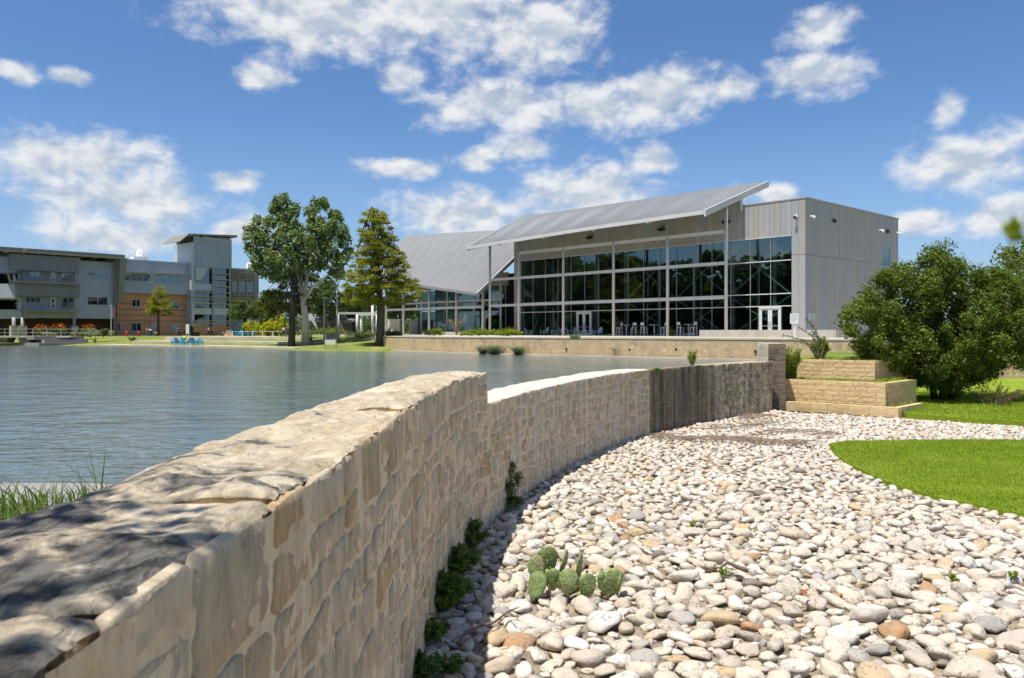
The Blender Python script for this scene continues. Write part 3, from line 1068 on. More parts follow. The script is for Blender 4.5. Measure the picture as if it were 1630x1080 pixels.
def px_size(st):
    x, y = wall_at(st[0]); d_ = max(0.7, float(y))
    if y < 1.0 or (x / y < -0.66):
        return 0
    a = wall_at(st[0] - st[2] / 2); b_ = wall_at(st[0] + st[2] / 2)
    return abs(float(a[0]) / max(.5, float(a[1])) - float(b_[0]) / max(.5, float(b_[1]))) * (1 / d_)


order = sorted(range(len(stones)), key=lambda i: -px_size(stones[i]))
for i in order[:300]:
    _, _, _, V, T, t = stones[i]
    np_mesh('stone', stone_world(V), T, 'wall_stone', wall, False, {'tone': np.full(len(V), t), 'ws': V[:, 0]})
VV, TT, AA, SS = [], [], [], []
k = 0
for i in order[300:]:
    _, _, _, V, T, t = stones[i]
    VV.append(stone_world(V)); TT.append(T + k); AA.append(np.full(len(V), t)); SS.append(V[:, 0]); k += len(V)
o = np_mesh('stones', np.concatenate(VV), np.concatenate(TT), 'wall_stone', wall, False, {'tone': np.concatenate(AA), 'ws': np.concatenate(SS)})
o['kind'] = 'stuff'


# top slabs
def cap(s0, s1, ztop, mat, thick, rough, jag, seed, ds=0.016):
    ns = max(6, int((s1 - s0) / ds)); nc = int(WALL_T / max(ds, 0.018))
    u = np.linspace(0, 1, ns); v = np.linspace(0, 1, nc)
    U, Vv = np.meshgrid(u, v, indexing='ij')
    S = s0 + (s1 - s0) * U
    fr = jag * (fbm(S * 7.0, S * 0 + seed, seed, 5, 0.68) - 0.60) * 1.25
    bk_ = 0.09 * (fbm(S * 2.2, S * 0 + 7.7, seed + 3, 3) - 0.5)
    off = fr * Vv + (-WALL_T - bk_) * (1 - Vv)
    x, y = wall_at(S.ravel(), off.ravel())
    a = fbm(x.reshape(S.shape) * 3.0, y.reshape(S.shape) * 1.2, seed, 5, 0.55)
    st = np.floor(a * 9) / 9 + 0.35 * ((a * 9) % 1) ** 3 / 9     # bedding layers flaking off
    zz = ztop + rough * (0.55 * (a - 0.5) + 0.75 * (st - 0.5)) + 0.006 * (fbm(x.reshape(S.shape) * 30, y.reshape(S.shape) * 22, seed + 5, 3) - 0.5)
    edge = np.minimum(np.minimum(Vv, 1 - Vv) * WALL_T, np.minimum(U, 1 - U) * (s1 - s0) * 1.5)
    zz = zz - 0.016 * np.exp(-(edge / 0.010)) - 0.008 * np.exp(-edge / 0.05)
    tp = np.stack([x, y, zz.ravel()], 1)
    x2, y2 = wall_at(S.ravel(), (off - 0.004 * Vv).ravel())
    bt = np.stack([x2, y2, np.full(S.size, ztop - thick)], 1)
    idx = np.arange(ns * nc).reshape(ns, nc)
    T = [np.stack([idx[:-1, :-1], idx[1:, :-1], idx[1:, 1:], idx[:-1, 1:]], -1).reshape(-1, 4)]
    K = ns * nc
    for a_ in (idx[:, -1], idx[::-1, 0], idx[0, :], idx[-1, ::-1]):
        T.append(np.stack([a_[:-1] + K, a_[1:] + K, a_[1:], a_[:-1]], 1))
    V = np.concatenate([tp, bt])
    tone = random.random()
    return np_mesh('cap_stone', V, np.concatenate(T), mat, wall, True, {'tone': np.full(len(V), tone), 'ws': np.concatenate([S.ravel(), S.ravel()])})


s = 1.5
i = 0
while s < S_STEPW - 0.05:
    w = random.uniform(0.75, 1.5)
    if S_STEPW - s - w < 0.5: w = S_STEPW - s
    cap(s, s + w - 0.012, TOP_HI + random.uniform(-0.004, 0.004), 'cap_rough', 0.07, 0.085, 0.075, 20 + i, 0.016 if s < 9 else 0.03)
    s += w; i += 1
while s < S_DARK - 0.05:
    w = random.uniform(0.9, 1.6)
    if S_DARK - s - w < 0.5: w = S_DARK - s
    cap(s, s + w - 0.006, TOP_LO + random.uniform(-0.004, 0.004), 'cap_pale', 0.05, 0.03, 0.06, 60 + i, 0.035)
    s += w; i += 1
while s < S_END - 0.05:
    w = random.uniform(1.0, 1.8)
    if S_END - s - w < 0.6: w = S_END - s
    cap(s, s + w - 0.006, TOP_LO - 0.035 + random.uniform(-0.004, 0.004), 'cap_wet', 0.05, 0.04, 0.06, 90 + i, 0.04)
    s += w; i += 1

# ================================================================== cobbles
import bmesh


def ico(sub):
    bm = bmesh.new()
    bmesh.ops.create_icosphere(bm, subdivisions=sub, radius=1.0)
    V = np.array([v.co[:] for v in bm.verts]); T = np.array([[v.index for v in f.verts] for f in bm.faces])
    bm.free()
    return V, T


ICO1, ICO2 = ico(2), ico(3)


def pebble(base, seed):
    """river-worn stone: lumpy, flattened, half of it facets"""
    V, T = base
    g = np.random.default_rng(seed)
    W = V.copy()
    d_ = np.ones(len(V))
    for _ in range(12):
        a = g.normal(size=3); a /= np.linalg.norm(a)
        t = V @ a
        c = g.uniform(0.55, 0.9)
        d_ = np.where(t > c, np.minimum(d_, (c + 0.12 * (t - c)) / np.maximum(t, 0.1)), d_)
    a = g.normal(size=3); ph = g.uniform(0, 6, 3)
    d_ *= 1 + 0.03 * np.sin(9 * V[:, 0] + 5 * V[:, 2] + ph[1]) * np.sin(8 * V[:, 1] + ph[2]) + 0.08 * np.sin(2.3 * V[:, 0] + ph[0]) + 0.06 * np.sin(2.9 * V[:, 1] + ph[1]) + 0.05 * np.sin(3.3 * (V @ a) * 0.7 + ph[2])
    W = V * d_[:, None]
    W[:, 1] *= g.uniform(0.62, 0.95); W[:, 2] *= g.uniform(0.36, 0.60)
    return W, T


PEB2 = [pebble(ICO2, 100 + i) for i in range(24)]
PEB1 = [pebble(ICO1, 200 + i) for i in range(16)]

g = np.random.default_rng(33)
CELL = 0.45
grid = {}
pts = []


def bed_ok(x, y, r):
    if x < wall_x(y) + r * 0.55: return False
    if y > 27.6 - 0.83 * (x - 9.0) - r and x > 8.6: return False
    if x > 0.72 * y + 2.2: return False
    return True


def in_lawn(x, y, pad):
    p = np.array
    return inside(LAWN, p([x]), p([y]))[0] or inside(LAWN2, p([x]), p([y]))[0]


SEAM = [(4.3, 17.6), (4.15, 16.6), (4.2, 15.6), (4.5, 14.4), (4.9, 13.2)]
for r, tries in ((0.165, 900), (0.130, 7000), (0.102, 40000), (0.080, 110000), (0.058, 150000), (0.040, 60000)):
    X = g.uniform(-0.9, 20, tries); Y = g.uniform(3.8, 28, tries); Q = g.random(tries)
    okl = ~(inside(LAWN, X, Y) | inside(LAWN2, X, Y))
    for x, y, q, ol in zip(X, Y, Q, okl):
        if not ol: continue
        if r < 0.06 and y > 13: continue
        if r < 0.07 and y > 19: continue
        rr = r * (0.85 + 0.3 * q) * (1.0 if y < 8 else max(0.70, 1.0 - 0.03 * (y - 8)))
        if not bed_ok(x, y, rr): continue
        sx = np.interp(y, [p_[1] for p_ in SEAM[::-1]], [p_[0] for p_ in SEAM[::-1]])
        if 13.2 < y < 17.6 and abs(x - sx) < rr + 0.006: continue
        ci, cj = int(x // CELL), int(y // CELL)
        good = True
        for a in (-1, 0, 1):
            for b_ in (-1, 0, 1):
                for (x2, y2, r2) in grid.get((ci + a, cj + b_), ()):
                    lim = (rr + r2) * 0.80
                    if (x - x2) ** 2 + (y - y2) ** 2 < lim * lim:
                        good = False; break
                if not good: break
            if not good: break
        if good:
            grid.setdefault((ci, cj), []).append((x, y, rr))
            pts.append((x, y, rr))
pts = np.array(pts)
vis = (np.abs(pts[:, 0] / pts[:, 1]) < 0.66) & (EYE / pts[:, 1] < 0.455)
size = np.where(vis, pts[:, 2] / pts[:, 1], 0)
order = np.argsort(-size)
PEBM = []
for i, (V, T) in enumerate(PEB2[:16]):
    me = bpy.data.meshes.new('cobble')
    me.from_pydata([tuple(v) for v in V], [], [tuple(t) for t in T])
    me.polygons.foreach_set('use_smooth', np.ones(len(T), dtype=bool))
    me.materials.append(M['cobble'])
    PEBM.append(me)
def cob_pose(g, r):
    sx = r * g.uniform(1.02, 1.32)
    return g.uniform(0, 6.283), g.normal(0, 0.22), g.normal(0, 0.22), sx


from mathutils import Euler, Matrix
VV, TT, AA = [], [], []
k = 0
for n_, i in enumerate(order):
    x, y, r = pts[i]
    rz, rx, ry, sx = cob_pose(g, r)
    z = -0.055 + sx * g.uniform(0.02, 0.28)
    if n_ < 300:
        o = bpy.data.objects.new('cobble', PEBM[g.integers(16)])
        col.objects.link(o)
        o.parent = cobble_bed
        o.location = (x, y, z); o.rotation_euler = (rx, ry, rz); o.scale = (sx, sx, sx)
    else:
        V, T = (PEB2[g.integers(24)] if y < 10.5 else PEB1[g.integers(16)])
        m3 = np.array(Euler((rx, ry, rz)).to_matrix()) * sx
        VV.append(V @ m3.T + np.array([x, y, z])); TT.append(T + k); AA.append(np.full(len(V), g.random())); k += len(V)
o = np_mesh('cobbles', np.concatenate(VV), np.concatenate(TT), 'cobble', cobble_bed, True, {'tone': np.concatenate(AA)})
o['kind'] = 'stuff'
print('cobbles', len(pts), 'tris', sum(len(t) for t in TT))

# ================================================================== pier and terraced planters
blk_cache = {}


def rockblock(w, h, d_, seed):
    """rock-faced block, front towards -y, centred, chamfered edges"""
    g = np.random.default_rng(seed)
    nx, nz = 4, 3
    V = []
    for j in range(nz + 1):
        for i in range(nx + 1):
            u, v = i / nx, j / nz
            ed = (i in (0, nx)) or (j in (0, nz))
            V.append(((u - .5) * w * (0.995), -d_ / 2 - (0 if ed else g.uniform(0.006, 0.028)) + (0.008 if ed else 0), (v - .5) * h))
    n = len(V)
    ring = [i for i in range(nx + 1)] + [(j + 1) * (nx + 1) - 1 for j in range(1, nz + 1)] + [nz * (nx + 1) + i for i in range(nx - 1, -1, -1)] + [j * (nx + 1) for j in range(nz - 1, 0, -1)]
    T = []
    for j in range(nz):
        for i in range(nx):
            a = j * (nx + 1) + i
            T.append((a, a + 1, a + nx + 2, a + nx + 1))
    for q in ring:
        p_ = V[q]; V.append((p_[0], d_ / 2, p_[2]))
    m_ = len(ring)
    for i in range(m_):
        j = (i + 1) % m_
        T.append((ring[j], ring[i], n + i, n + j))
    T.append(tuple(n + i for i in range(m_)))
    return V, T


BLOCKS = []
for i in range(10):
    V, T = rockblock(1, 1, 1, 300 + i)
    me = bpy.data.meshes.new('block')
    V = [(v[0], v[1], v[2]) for v in V]
    me.from_pydata(V, [], T)
    BLOCKS.append(me)
BLOCK_MATS = {}


def block_wall(parent, p0, p1, z0, z1, course, bw, mat, thick=0.18, seed=0):
    """courses of separate blocks along a plan line; front is to the right-hand side looking from p0 to p1 reversed"""
    g = random.Random(seed)
    p0 = Vector((p0[0], p0[1], 0)); p1 = Vector((p1[0], p1[1], 0))
    ln = (p1 - p0).length
    d_ = (p1 - p0) / ln
    ang = math.atan2(d_.y, d_.x)
    base = root_of(parent).location
    nrow = max(1, round((z1 - z0) / course)); ch = (z1 - z0) / nrow
    key = mat
    if key not in BLOCK_MATS:
        lst = []
        for me in BLOCKS:
            m2 = me.copy(); m2.name = 'block'; m2.materials.append(M[mat])
            for t_ in range(1):
                a = m2.attributes.new('tone', 'FLOAT', 'POINT')
                a.data.foreach_set('value', np.full(len(m2.vertices), g.random(), dtype=np.float32))
            lst.append(m2)
        BLOCK_MATS[key] = lst
    for r in range(nrow):
        x = -bw * 0.5 if r % 2 else 0.0
        while x < ln - 0.02:
            w = bw * g.uniform(0.75, 1.3)
            a = max(0, x); b_ = min(ln, x + w)
            if ln - b_ < bw * 0.3: b_ = ln
            if b_ - a > 0.05:
                o = bpy.data.objects.new('block', g.choice(BLOCK_MATS[key]))
                col.objects.link(o)
                o.parent = parent
                c = p0 + d_ * ((a + b_) / 2) - base
                o.location = (c.x - math.sin(-ang) * 0 + (-d_.y) * thick / 2, c.y + d_.x * thick / 2, z0 + (r + .5) * ch - base.z)
                o.rotation_euler = (0, 0, ang)
                o.scale = (b_ - a - 0.006, thick * g.uniform(0.97, 1.06), ch - 0.006)
            x = b_ if b_ > a else x + w


# planter tiers: front line left -> right, side return back
du = Vector((0.77, -0.64, 0)); dv = Vector((0.70, 0.714, 0))


def planter(name, label, L0, ln, back, z0, z1, course, bw, seed, grass_n):
    L0 = Vector((L0[0], L0[1], 0))
    R0 = L0 + du * ln
    R1 = R0 + dv * back
    L1 = L0 + dv * back
    t = thing(name, label, 'planter', (L0.x, L0.y, z0), 'terraced stone planters beside the pier')
    e = 0.16
    ins = [L0 - du * 0.02 + dv * e, R0 - du * e + dv * e, R1 - du * e, L1 - du * 0.02]
    obj('core', MB().prism([(p_.x, p_.y) for p_ in ins], z0 - 0.2, z1 - 0.05), 'soil', t)
    block_wall(t, L0, R0, z0 - 0.05, z1, course, bw, 'ochre_block', 0.18, seed)
    block_wall(t, R0 + dv * 0.19, R1, z0 - 0.05, z1, course, bw, 'ochre_block', 0.18, seed + 1)
    # grass along the top
    g = np.random.default_rng(seed)
    n = grass_n
    if n:
        a = g.uniform(0.0, ln - 0.2, n); b_ = 0.2 + g.random(n) ** 1.5 * (back - 0.4)
        x = L0.x + du.x * a + dv.x * b_; y = L0.y + du.y * a + dv.y * b_
        V, T, tone = blades(x, y, z1 - 0.06, 0.16, 0.018, 0.8, seed)
        o = np_mesh('grass', V, T, 'grass_blade', t, attrs={'tone': tone}); o['kind'] = 'stuff'
    return t


planter('stone_planter', 'lowest ochre stone planter kerb along the cobble edge', (9.2, 28.05), 4.05, 2.4, 0.0, 0.27, 0.27, 0.62, 41, 700)
planter('stone_planter', 'middle ochre stone planter with shaded block return under the bush', (9.72, 28.45), 3.35, 3.0, 0.2, 1.0, 0.155, 0.42, 43, 1500)
planter('stone_planter', 'highest ochre stone planter behind the sprawling stem plant', (10.60, 29.75), 2.75, 3.2, 0.85, 1.67, 0.155, 0.42, 45, 1400)

pier = thing('stone_pier', 'square stained stone pier where the dark wall ends', 'pier', (9.0, 28.0, 0))
p0 = Vector((8.95, 27.85, 0)); p1 = Vector((9.50, 27.75, 0)); bkv = Vector((0.30, 2.3, 0))
core = [p0 + Vector((0.08, 0.1, 0)), p1 + Vector((-0.08, 0.1, 0)), p1 + bkv + Vector((-.08, -.1, 0)), p0 + bkv + Vector((.08, -.1, 0))]
obj('core', MB().prism([(q.x, q.y) for q in core], -0.2, 2.24), 'mortar_ochre', pier)
block_wall(pier, p0, p1, -0.1, 2.28, 0.2, 0.3, 'pier_stain', 0.16, 51)
block_wall(pier, p0 + bkv, p0 + Vector((0.02, 0.17, 0)), -0.1, 2.28, 0.24, 0.5, 'pier_pale', 0.16, 52)
block_wall(pier, p1 + Vector((0.0, 0.17, 0)), p1 + bkv, -0.1, 2.28, 0.24, 0.5, 'pier_pale', 0.16, 53)
# ================================================================== far banks
def seg_dist(x, y, poly):
    best = np.full(x.shape, 1e9)
    for (x1, y1), (x2, y2) in zip(poly[:-1], poly[1:]):
        dx, dy = x2 - x1, y2 - y1
        t = np.clip(((x - x1) * dx + (y - y1) * dy) / (dx * dx + dy * dy), 0, 1)
        best = np.minimum(best, np.hypot(x - x1 - t * dx, y - y1 - t * dy))
    return best


def bank_z(x, y):
    d_ = seg_dist(np.asarray(x, float), np.asarray(y, float), SHORE)
    cap_ = np.interp(np.asarray(x, float), [-42, -30], [1.86, 2.14])
    return np.minimum(0.44 + 0.078 * np.minimum(d_, 8) + np.interp(np.asarray(x, float), [-42, -30], [0.07, 0.115]) * np.maximum(0, d_ - 8), cap_)


bx = np.concatenate([np.linspace(-400, -50, 25), np.linspace(-46, -2, 45), np.linspace(3, 300, 25)])
by = np.concatenate([np.linspace(60, 130, 90), np.linspace(135, 220, 18), np.linspace(260, 2500, 12)])
BX, BY = np.meshgrid(bx, by, indexing='ij')
land = [(-400, 127.0)] + SHORE[1:11] + [(-8.0, 86), (30, 60), (300, 60)]
shy = np.interp(BX, [p[0] for p in land], [p[1] for p in land])
BY2 = np.maximum(BY, shy + 0.02)
BZ = bank_z(BX, BY2) + 0.10 * (fbm(BX * 0.3, BY2 * 0.3, 4, 3) - 0.5)
BZ = np.where(BY <= shy, 0.36, BZ)
BZ = np.where(BX > -4, np.minimum(BZ, 1.7), BZ)
idx = np.arange(BX.size).reshape(BX.shape)
Tq = np.stack([idx[:-1, :-1], idx[1:, :-1], idx[1:, 1:], idx[:-1, 1:]], -1).reshape(-1, 4)
Vb = np.stack([BX.ravel(), BY2.ravel(), BZ.ravel()], 1)
structure(np_mesh('grassy_bank', Vb, Tq, 'bank_grass', smooth=True))

RET = [(25.0, 54.7), (18.2, 60.6), (11.1, 66.3), (3.6, 72.6), (-4.0, 79.3), (-8.6, 83.7), (-13.0, 90.0), (-15.2, 94.5)]
patio_poly = [(25.0, 55.0)] + [(x + 0.35, y + 0.35) for x, y in RET[1:]] + [(-21, 113), (-34, 128), (-20, 150), (60, 120), (75, 70)]
structure(obj('patio', MB().prism(patio_poly, 0.3, PATIO_Z - 0.02), 'paving'))


structure(obj('patio_grass', MB().prism([(19.0, 60.9), (11.4, 66.9), (4.2, 73.1), (5.0, 74.2), (12.3, 68.2), (20.2, 62.3)][::-1], 2.10, 2.188), 'bank_grass'))


def ribbon(mb, line, t, z0, z1):
    """wall of thickness t behind a plan polyline"""
    P_ = [Vector((x, y)) for x, y in line]
    nn = []
    for i in range(len(P_)):
        d_ = (P_[min(i + 1, len(P_) - 1)] - P_[max(i - 1, 0)]).normalized()
        n_ = Vector((d_.y, -d_.x))
        if n_.y < 0: n_ = -n_
        nn.append(n_)
    k = len(mb.v)
    for p_, n_ in zip(P_, nn):
        q = p_ + n_ * t
        mb.v += [(p_.x, p_.y, z0), (p_.x, p_.y, z1), (q.x, q.y, z1), (q.x, q.y, z0)]
    for i in range(len(P_) - 1):
        a, b_ = k + 4 * i, k + 4 * i + 4
        for j in range(4):
            j2 = (j + 1) % 4
            mb.f.append((a + j, a + j2, b_ + j2, b_ + j))
    e = k + 4 * (len(P_) - 1)
    mb.f += [(k, k + 1, k + 2, k + 3), (e + 3, e + 2, e + 1, e)]
    return mb


rw = thing('retaining_wall', 'long ochre limestone retaining wall along the far water edge', 'wall', (3.6, 72.3, WATER_Z))
obj('wall_face', ribbon(MB(), RET, 0.5, 0.2, 2.06), 'ochre_wall', rw)
obj('coping', ribbon(MB(), [(x - 0.03, y - 0.03) for x, y in RET], 0.58, 2.063, 2.16), 'plaza_stone', rw)
obj('footing_ledge', ribbon(MB(), [(x - 0.55, y - 0.55) for x, y in RET[:-1]], 0.55, 0.2, 0.62), 'plaza_stone', rw)
fr_r = Frame(3.6, 72.6, 14.6, -12.0)
for pxw, pyw in ((902, 556), (1003, 557), (1077, 556.5), (1203, 560), (765, 553)):
    a, z = fr_r.sz(pxw, pyw, 0.0)
    c = fr_r.p(a, 0.0, z)
    n_ = Vector((fr_r.n[0], fr_r.n[1], 0))
    obj('weep_hole', MB().tube([c - n_ * 0.02, c + n_ * 0.10], 0.10, 10), 'black', rw)

rb_poly = [(9.9, 30.3), (13.5, 37), (24.6, 55.0), (75, 70), (75, 47.5), (24, 44), (16, 34.0), (13.9, 31.6), (12.6, 32.6)]
structure(obj('right_bank', MB().prism(rb_poly, -0.3, 1.6), 'bank_grass'))
rw2 = thing('retaining_wall', 'low ochre stone wall behind the bush at the right edge', 'wall', (30, 44.4, 0))
obj('wall_face', ribbon(MB(), [(15.8, 33.6), (24, 43.7), (75, 47.1)], 0.28, -0.2, 1.55), 'ochre_wall', rw2)
obj('coping', ribbon(MB(), [(15.77, 33.55), (24, 43.65), (75, 47.05)], 0.36, 1.553, 1.66), 'plaza_stone', rw2)

lbk = [(-79, 128), (-77, 100), (-70, 60), (-52, 28), (-30, 9.2), (-60, -20), (-300, -20), (-300, 140)]
structure(obj('left_bank', MB().prism(lbk[::-1], -0.3, 0.9), 'bank_grass'))
# near bank behind the wall at lower left
nb = MB().prism([(-1.62, 7.4), (-2.6, 8.3), (-4.2, 8.9), (-7, 9.2), (-12, 9.4), (-30, 9.0), (-30, -3), (-1.62, -3)][::-1], -0.3, [0.72] * 8)
structure(obj('near_bank', nb, 'soil'))
ap = thing('concrete_apron', 'pale concrete apron strip in the water behind the near wall', 'apron', (-8, 10.4, 0.5))
obj('slab', MB().prism([(-3.4, 10.75), (-6, 11.45), (-30, 11.6), (-30, 8.2), (-4, 8.2)], 0.1, 0.53), 'step_grey', ap)

# concrete parapet in front of the doors
HB = Frame(29.0, 79.0, -0.676, 0.737)
cw = thing('concrete_wall', 'low pale concrete wall in front of the white doors', 'wall', tuple(HB.p(0, 9, 2.1)))
a0, _ = HB.sz(1113, 530, 9.0); a1, _ = HB.sz(1331, 530, 9.0)
HB_box = lambda s0, s1, z0, z1, o0, o1: HB.box(MB(), s0, s1, z0, z1, o0, o1)
nseg = 4
for i in range(nseg):
    b0 = a1 + (a0 - a1) * i / nseg; b1 = a1 + (a0 - a1) * (i + 1) / nseg
    obj('panel', HB_box(b0 + 0.01, b1 - 0.01, 1.9, EYE + 0.14, 8.7, 9.0), 'concrete', cw)
obj('end_return', HB_box(a1 - 0.02, a1 + 0.28, 1.9, EYE + 0.137, 5.0, 8.69), 'concrete', cw)

# ================================================================== the lakeside hall
hall = thing('lakeside_hall', 'large metal clad hall with tall glass front and tilted metal roof', 'building', tuple(HB.p(0, 0, 2.2)))
ZF = 2.22
G_TOP = EYE + 9.65
W_TOP = EYE + 13.2
S_L = 42.5


def hp(name, mat, s0, s1, z0, z1, o0, o1, parent=None):
    return obj(name, HB_box(s0, s1, z0, z1, o0, o1), mat, parent or hall)


DEPTH = 22.4
hp('floor_slab', 'paving', 0.05, S_L, 1.8, ZF, -DEPTH, 0.4)
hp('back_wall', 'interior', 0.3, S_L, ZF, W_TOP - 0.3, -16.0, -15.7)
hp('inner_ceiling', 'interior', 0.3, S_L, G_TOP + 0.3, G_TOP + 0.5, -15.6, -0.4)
hp('wall_above_glass', 'panel_dark', 1.46, S_L - 0.02, G_TOP, W_TOP - 0.05, -0.35, -0.05)
hp('jamb_wall', 'panel_dark', 0.04, 1.44, 1.9, W_TOP - 0.05, -0.35, -0.05)
hp('left_end_wall', 'panel_dark', 41.2, S_L - 0.04, 1.9, W_TOP - 0.06, -DEPTH, -0.05)
hp('rear_wall', 'panel_dark', 0.04, S_L, 1.9, W_TOP - 0.07, -DEPTH, -DEPTH + 0.3)
hp('flat_roof', 'panel_dark', 0.06, S_L - .1, W_TOP - 0.3, W_TOP - 0.08, -DEPTH + 0.05, -0.1)
hp('parapet_cap', 'panel_tan', -0.08, 7.0, W_TOP, W_TOP + 0.12, -DEPTH - 0.05, 0.06)
HS = Frame(29.0, 79.0, 0.737, 0.676)      # right-hand side face
side_core = MB()
HS.box(side_core, 0.05, DEPTH, 1.9, W_TOP - 0.05, -0.35, -0.05)
obj('side_wall', side_core, 'panel_dark', hall)
PAN = ['panel_grey'] * 9 + ['panel_tan'] * 6 + ['panel_blue'] * 6
rnd = random.Random(5)


def panels(fr, s0, s1, z0, z1, w, name='panel'):
    n = max(1, round((s1 - s0) / w))
    for i in range(n):
        a = s0 + (s1 - s0) * i / n; b_ = s0 + (s1 - s0) * (i + 1) / n
        mb = MB()
        fr.box(mb, a + 0.012, b_ - 0.012, z0, z1, -0.045, rnd.uniform(-0.006, 0.004))
        obj(name, mb, rnd.choice(PAN), hall)


ZJ = EYE + 7.64
panels(HB, 0.0, 1.46, ZJ + 0.03, W_TOP, 0.73)
panels(HB, 0.0, 1.46, 2.0, ZJ - 0.03, 0.73)
panels(HB, 1.46, 6.9, G_TOP + 0.02, W_TOP, 0.62)
panels(HB, 6.95, 41.1, G_TOP + 0.02, W_TOP + 0.75, 0.75)
panels(HB, 41.1, S_L, 2.0, W_TOP + 0.7, 0.70)
WT0, WT1 = 17.9, 20.1
PAN = ['panel_grey'] * 6 + ['panel_tan'] * 7 + ['panel_blue'] * 9
panels(HS, 0.0, WT0, ZJ + 0.03, W_TOP, 0.46)
panels(HS, WT1, DEPTH, ZJ + 0.03, W_TOP, 0.46)
panels(HS, WT0, WT1, EYE + 9.8, W_TOP, 0.46)
panels(HS, 0.0, WT0, 2.0, ZJ - 0.03, 0.46)
panels(HS, WT1, DEPTH, 2.0, ZJ - 0.03, 0.46)
panels(HS, WT0, WT1, 2.0, EYE + 4.6, 0.46)
mb = MB(); HS.box(mb, WT0 + .05, WT1 - .05, EYE + 4.7, EYE + 9.75, -0.05, -0.035)
w_ = obj('side_window', mb, 'glass_blue', hall)
for zz in (EYE + 4.66, EYE + 7.4, EYE + 9.76):
    mb = MB(); HS.box(mb, WT0 + 0.02, WT1 - 0.02, zz - 0.05, zz + 0.05, -0.033, 0.03)
    obj('window_bar', mb, 'alu', w_)

# glazing
ROWS = [ZF + 0.02, EYE + 2.58, EYE + 3.84, EYE + 7.2, G_TOP]
cols_s = np.linspace(1.46, 41.1, 18)
DOORS = [HB.sz(1243, 500)[0], HB.sz(1208, 500)[0]], [HB.sz(941, 500)[0], HB.sz(917.5, 500)[0]]
rj = random.Random(3)
for r in range(4):
    for c in range(17):
        spans = [(cols_s[c] + 0.03, cols_s[c + 1] - 0.03)]
        if r == 0:
            for d0, d1 in DOORS:
                new = []
                for a, b_ in spans:
                    if d1 <= a or d0 >= b_:
                        new.append((a, b_))
                    else:
                        if d0 - a > 0.15: new.append((a, d0 - 0.02))
                        if b_ - d1 > 0.15: new.append((d1 + 0.02, b_))
                spans = new
        for a, b_ in spans:
            mb = MB()
            j = [rj.uniform(-0.004, 0.004) for _ in range(4)]
            q = [HB.p(a, -0.12 + j[0], ROWS[r] + 0.04), HB.p(b_, -0.12 + j[1], ROWS[r] + 0.04), HB.p(b_, -0.12 + j[2], ROWS[r + 1] - 0.04), HB.p(a, -0.12 + j[3], ROWS[r + 1] - 0.04)]
            mb.add(q, [(0, 1, 2, 3)])
            obj('glass_pane', mb, 'glass_teal', hall)
for z in ROWS[1:]:
    hp('transom', 'steel_white', 1.5, 41.08, z - 0.05, z + 0.05, -0.15, 0.0)
for s_ in cols_s[1:-1]:
    lo = ROWS[0]
    if any(d0 - 0.1 < s_ < d1 + 0.1 for d0, d1 in DOORS): lo = ROWS[1] + 0.05
    hp('mullion', 'panel_dark', s_ - 0.03, s_ + 0.03, lo, G_TOP - 0.06, -0.16, -0.06)
# inner columns and cross braces seen through the glass
for s_ in (4.5, 9.5, 14.5, 19.5, 24.5, 29.5, 34.5):
    obj('inner_column', MB().tube([HB.p(s_, -2.2, ZF), HB.p(s_, -2.2, G_TOP + .3)], 0.22, 8), 'interior_light', hall)
for s0, s1 in ((2.2, 9.5), (9.5, 16.5), (16.5, 24.0)):
    for za, zb in ((ZF, EYE + 3.8), (EYE + 3.8, EYE + 9.4)):
        obj('cross_brace', MB().tube([HB.p(s0, -1.4, za), HB.p(s1, -1.4, zb)], 0.09, 6), 'interior_light', hall)
        obj('cross_brace', MB().tube([HB.p(s0, -1.55, zb), HB.p(s1, -1.55, za)], 0.09, 6), 'interior_light', hall)


def double_door(s0, s1):
    d_ = hp('door_frame', 'door_white', s0, s0 + 0.09, ZF, ROWS[1] - 0.06, -0.16, 0.03)
    m2 = MB()
    HB.box(m2, s1 - 0.09, s1, ZF, ROWS[1] - 0.06, -0.16, 0.03)
    HB.box(m2, s0 + 0.091, s1 - 0.091, ROWS[1] - 0.22, ROWS[1] - 0.06, -0.155, 0.028)
    obj('door_head', m2, 'door_white', d_)
    mid = (s0 + s1) / 2
    for a, b_ in ((s0 + 0.1, mid - 0.01), (mid + 0.01, s1 - 0.1)):
        lf = MB()
        zt = ROWS[1] - 0.24
        HB.box(lf, a, a + 0.22, ZF + 0.02, zt, -0.12, -0.03); HB.box(lf, b_ - 0.22, b_, ZF + 0.02, zt, -0.12, -0.03)
        HB.box(lf, a + .221, b_ - .221, zt - 0.16, zt, -0.118, -0.032); HB.box(lf, a + .221, b_ - .221, ZF + 0.02, ZF + 0.30, -0.118, -0.032)
        leaf = obj('door', lf, 'door_white', hall)
        pn = MB(); HB.box(pn, a + 0.22, b_ - 0.22, ZF + 0.30, zt - 0.16, -0.085, -0.075)
        obj('pane', pn, 'glass_teal', leaf)
        hd = MB(); hs = b_ - 0.11 if a < mid - 0.5 * (s1 - s0) + 0.2 else a + 0.11
        hd.tube([HB.p(hs, 0.03, ZF + 0.8), HB.p(hs, 0.03, ZF + 1.5)], 0.03, 6)
        HB.box(hd, a + .24, b_ - .24, ZF + 1.02, ZF + 1.09, -0.03, 0.02)
        obj('handle', hd, 'alu', leaf)


for d0, d1 in DOORS:
    double_door(d0, d1)

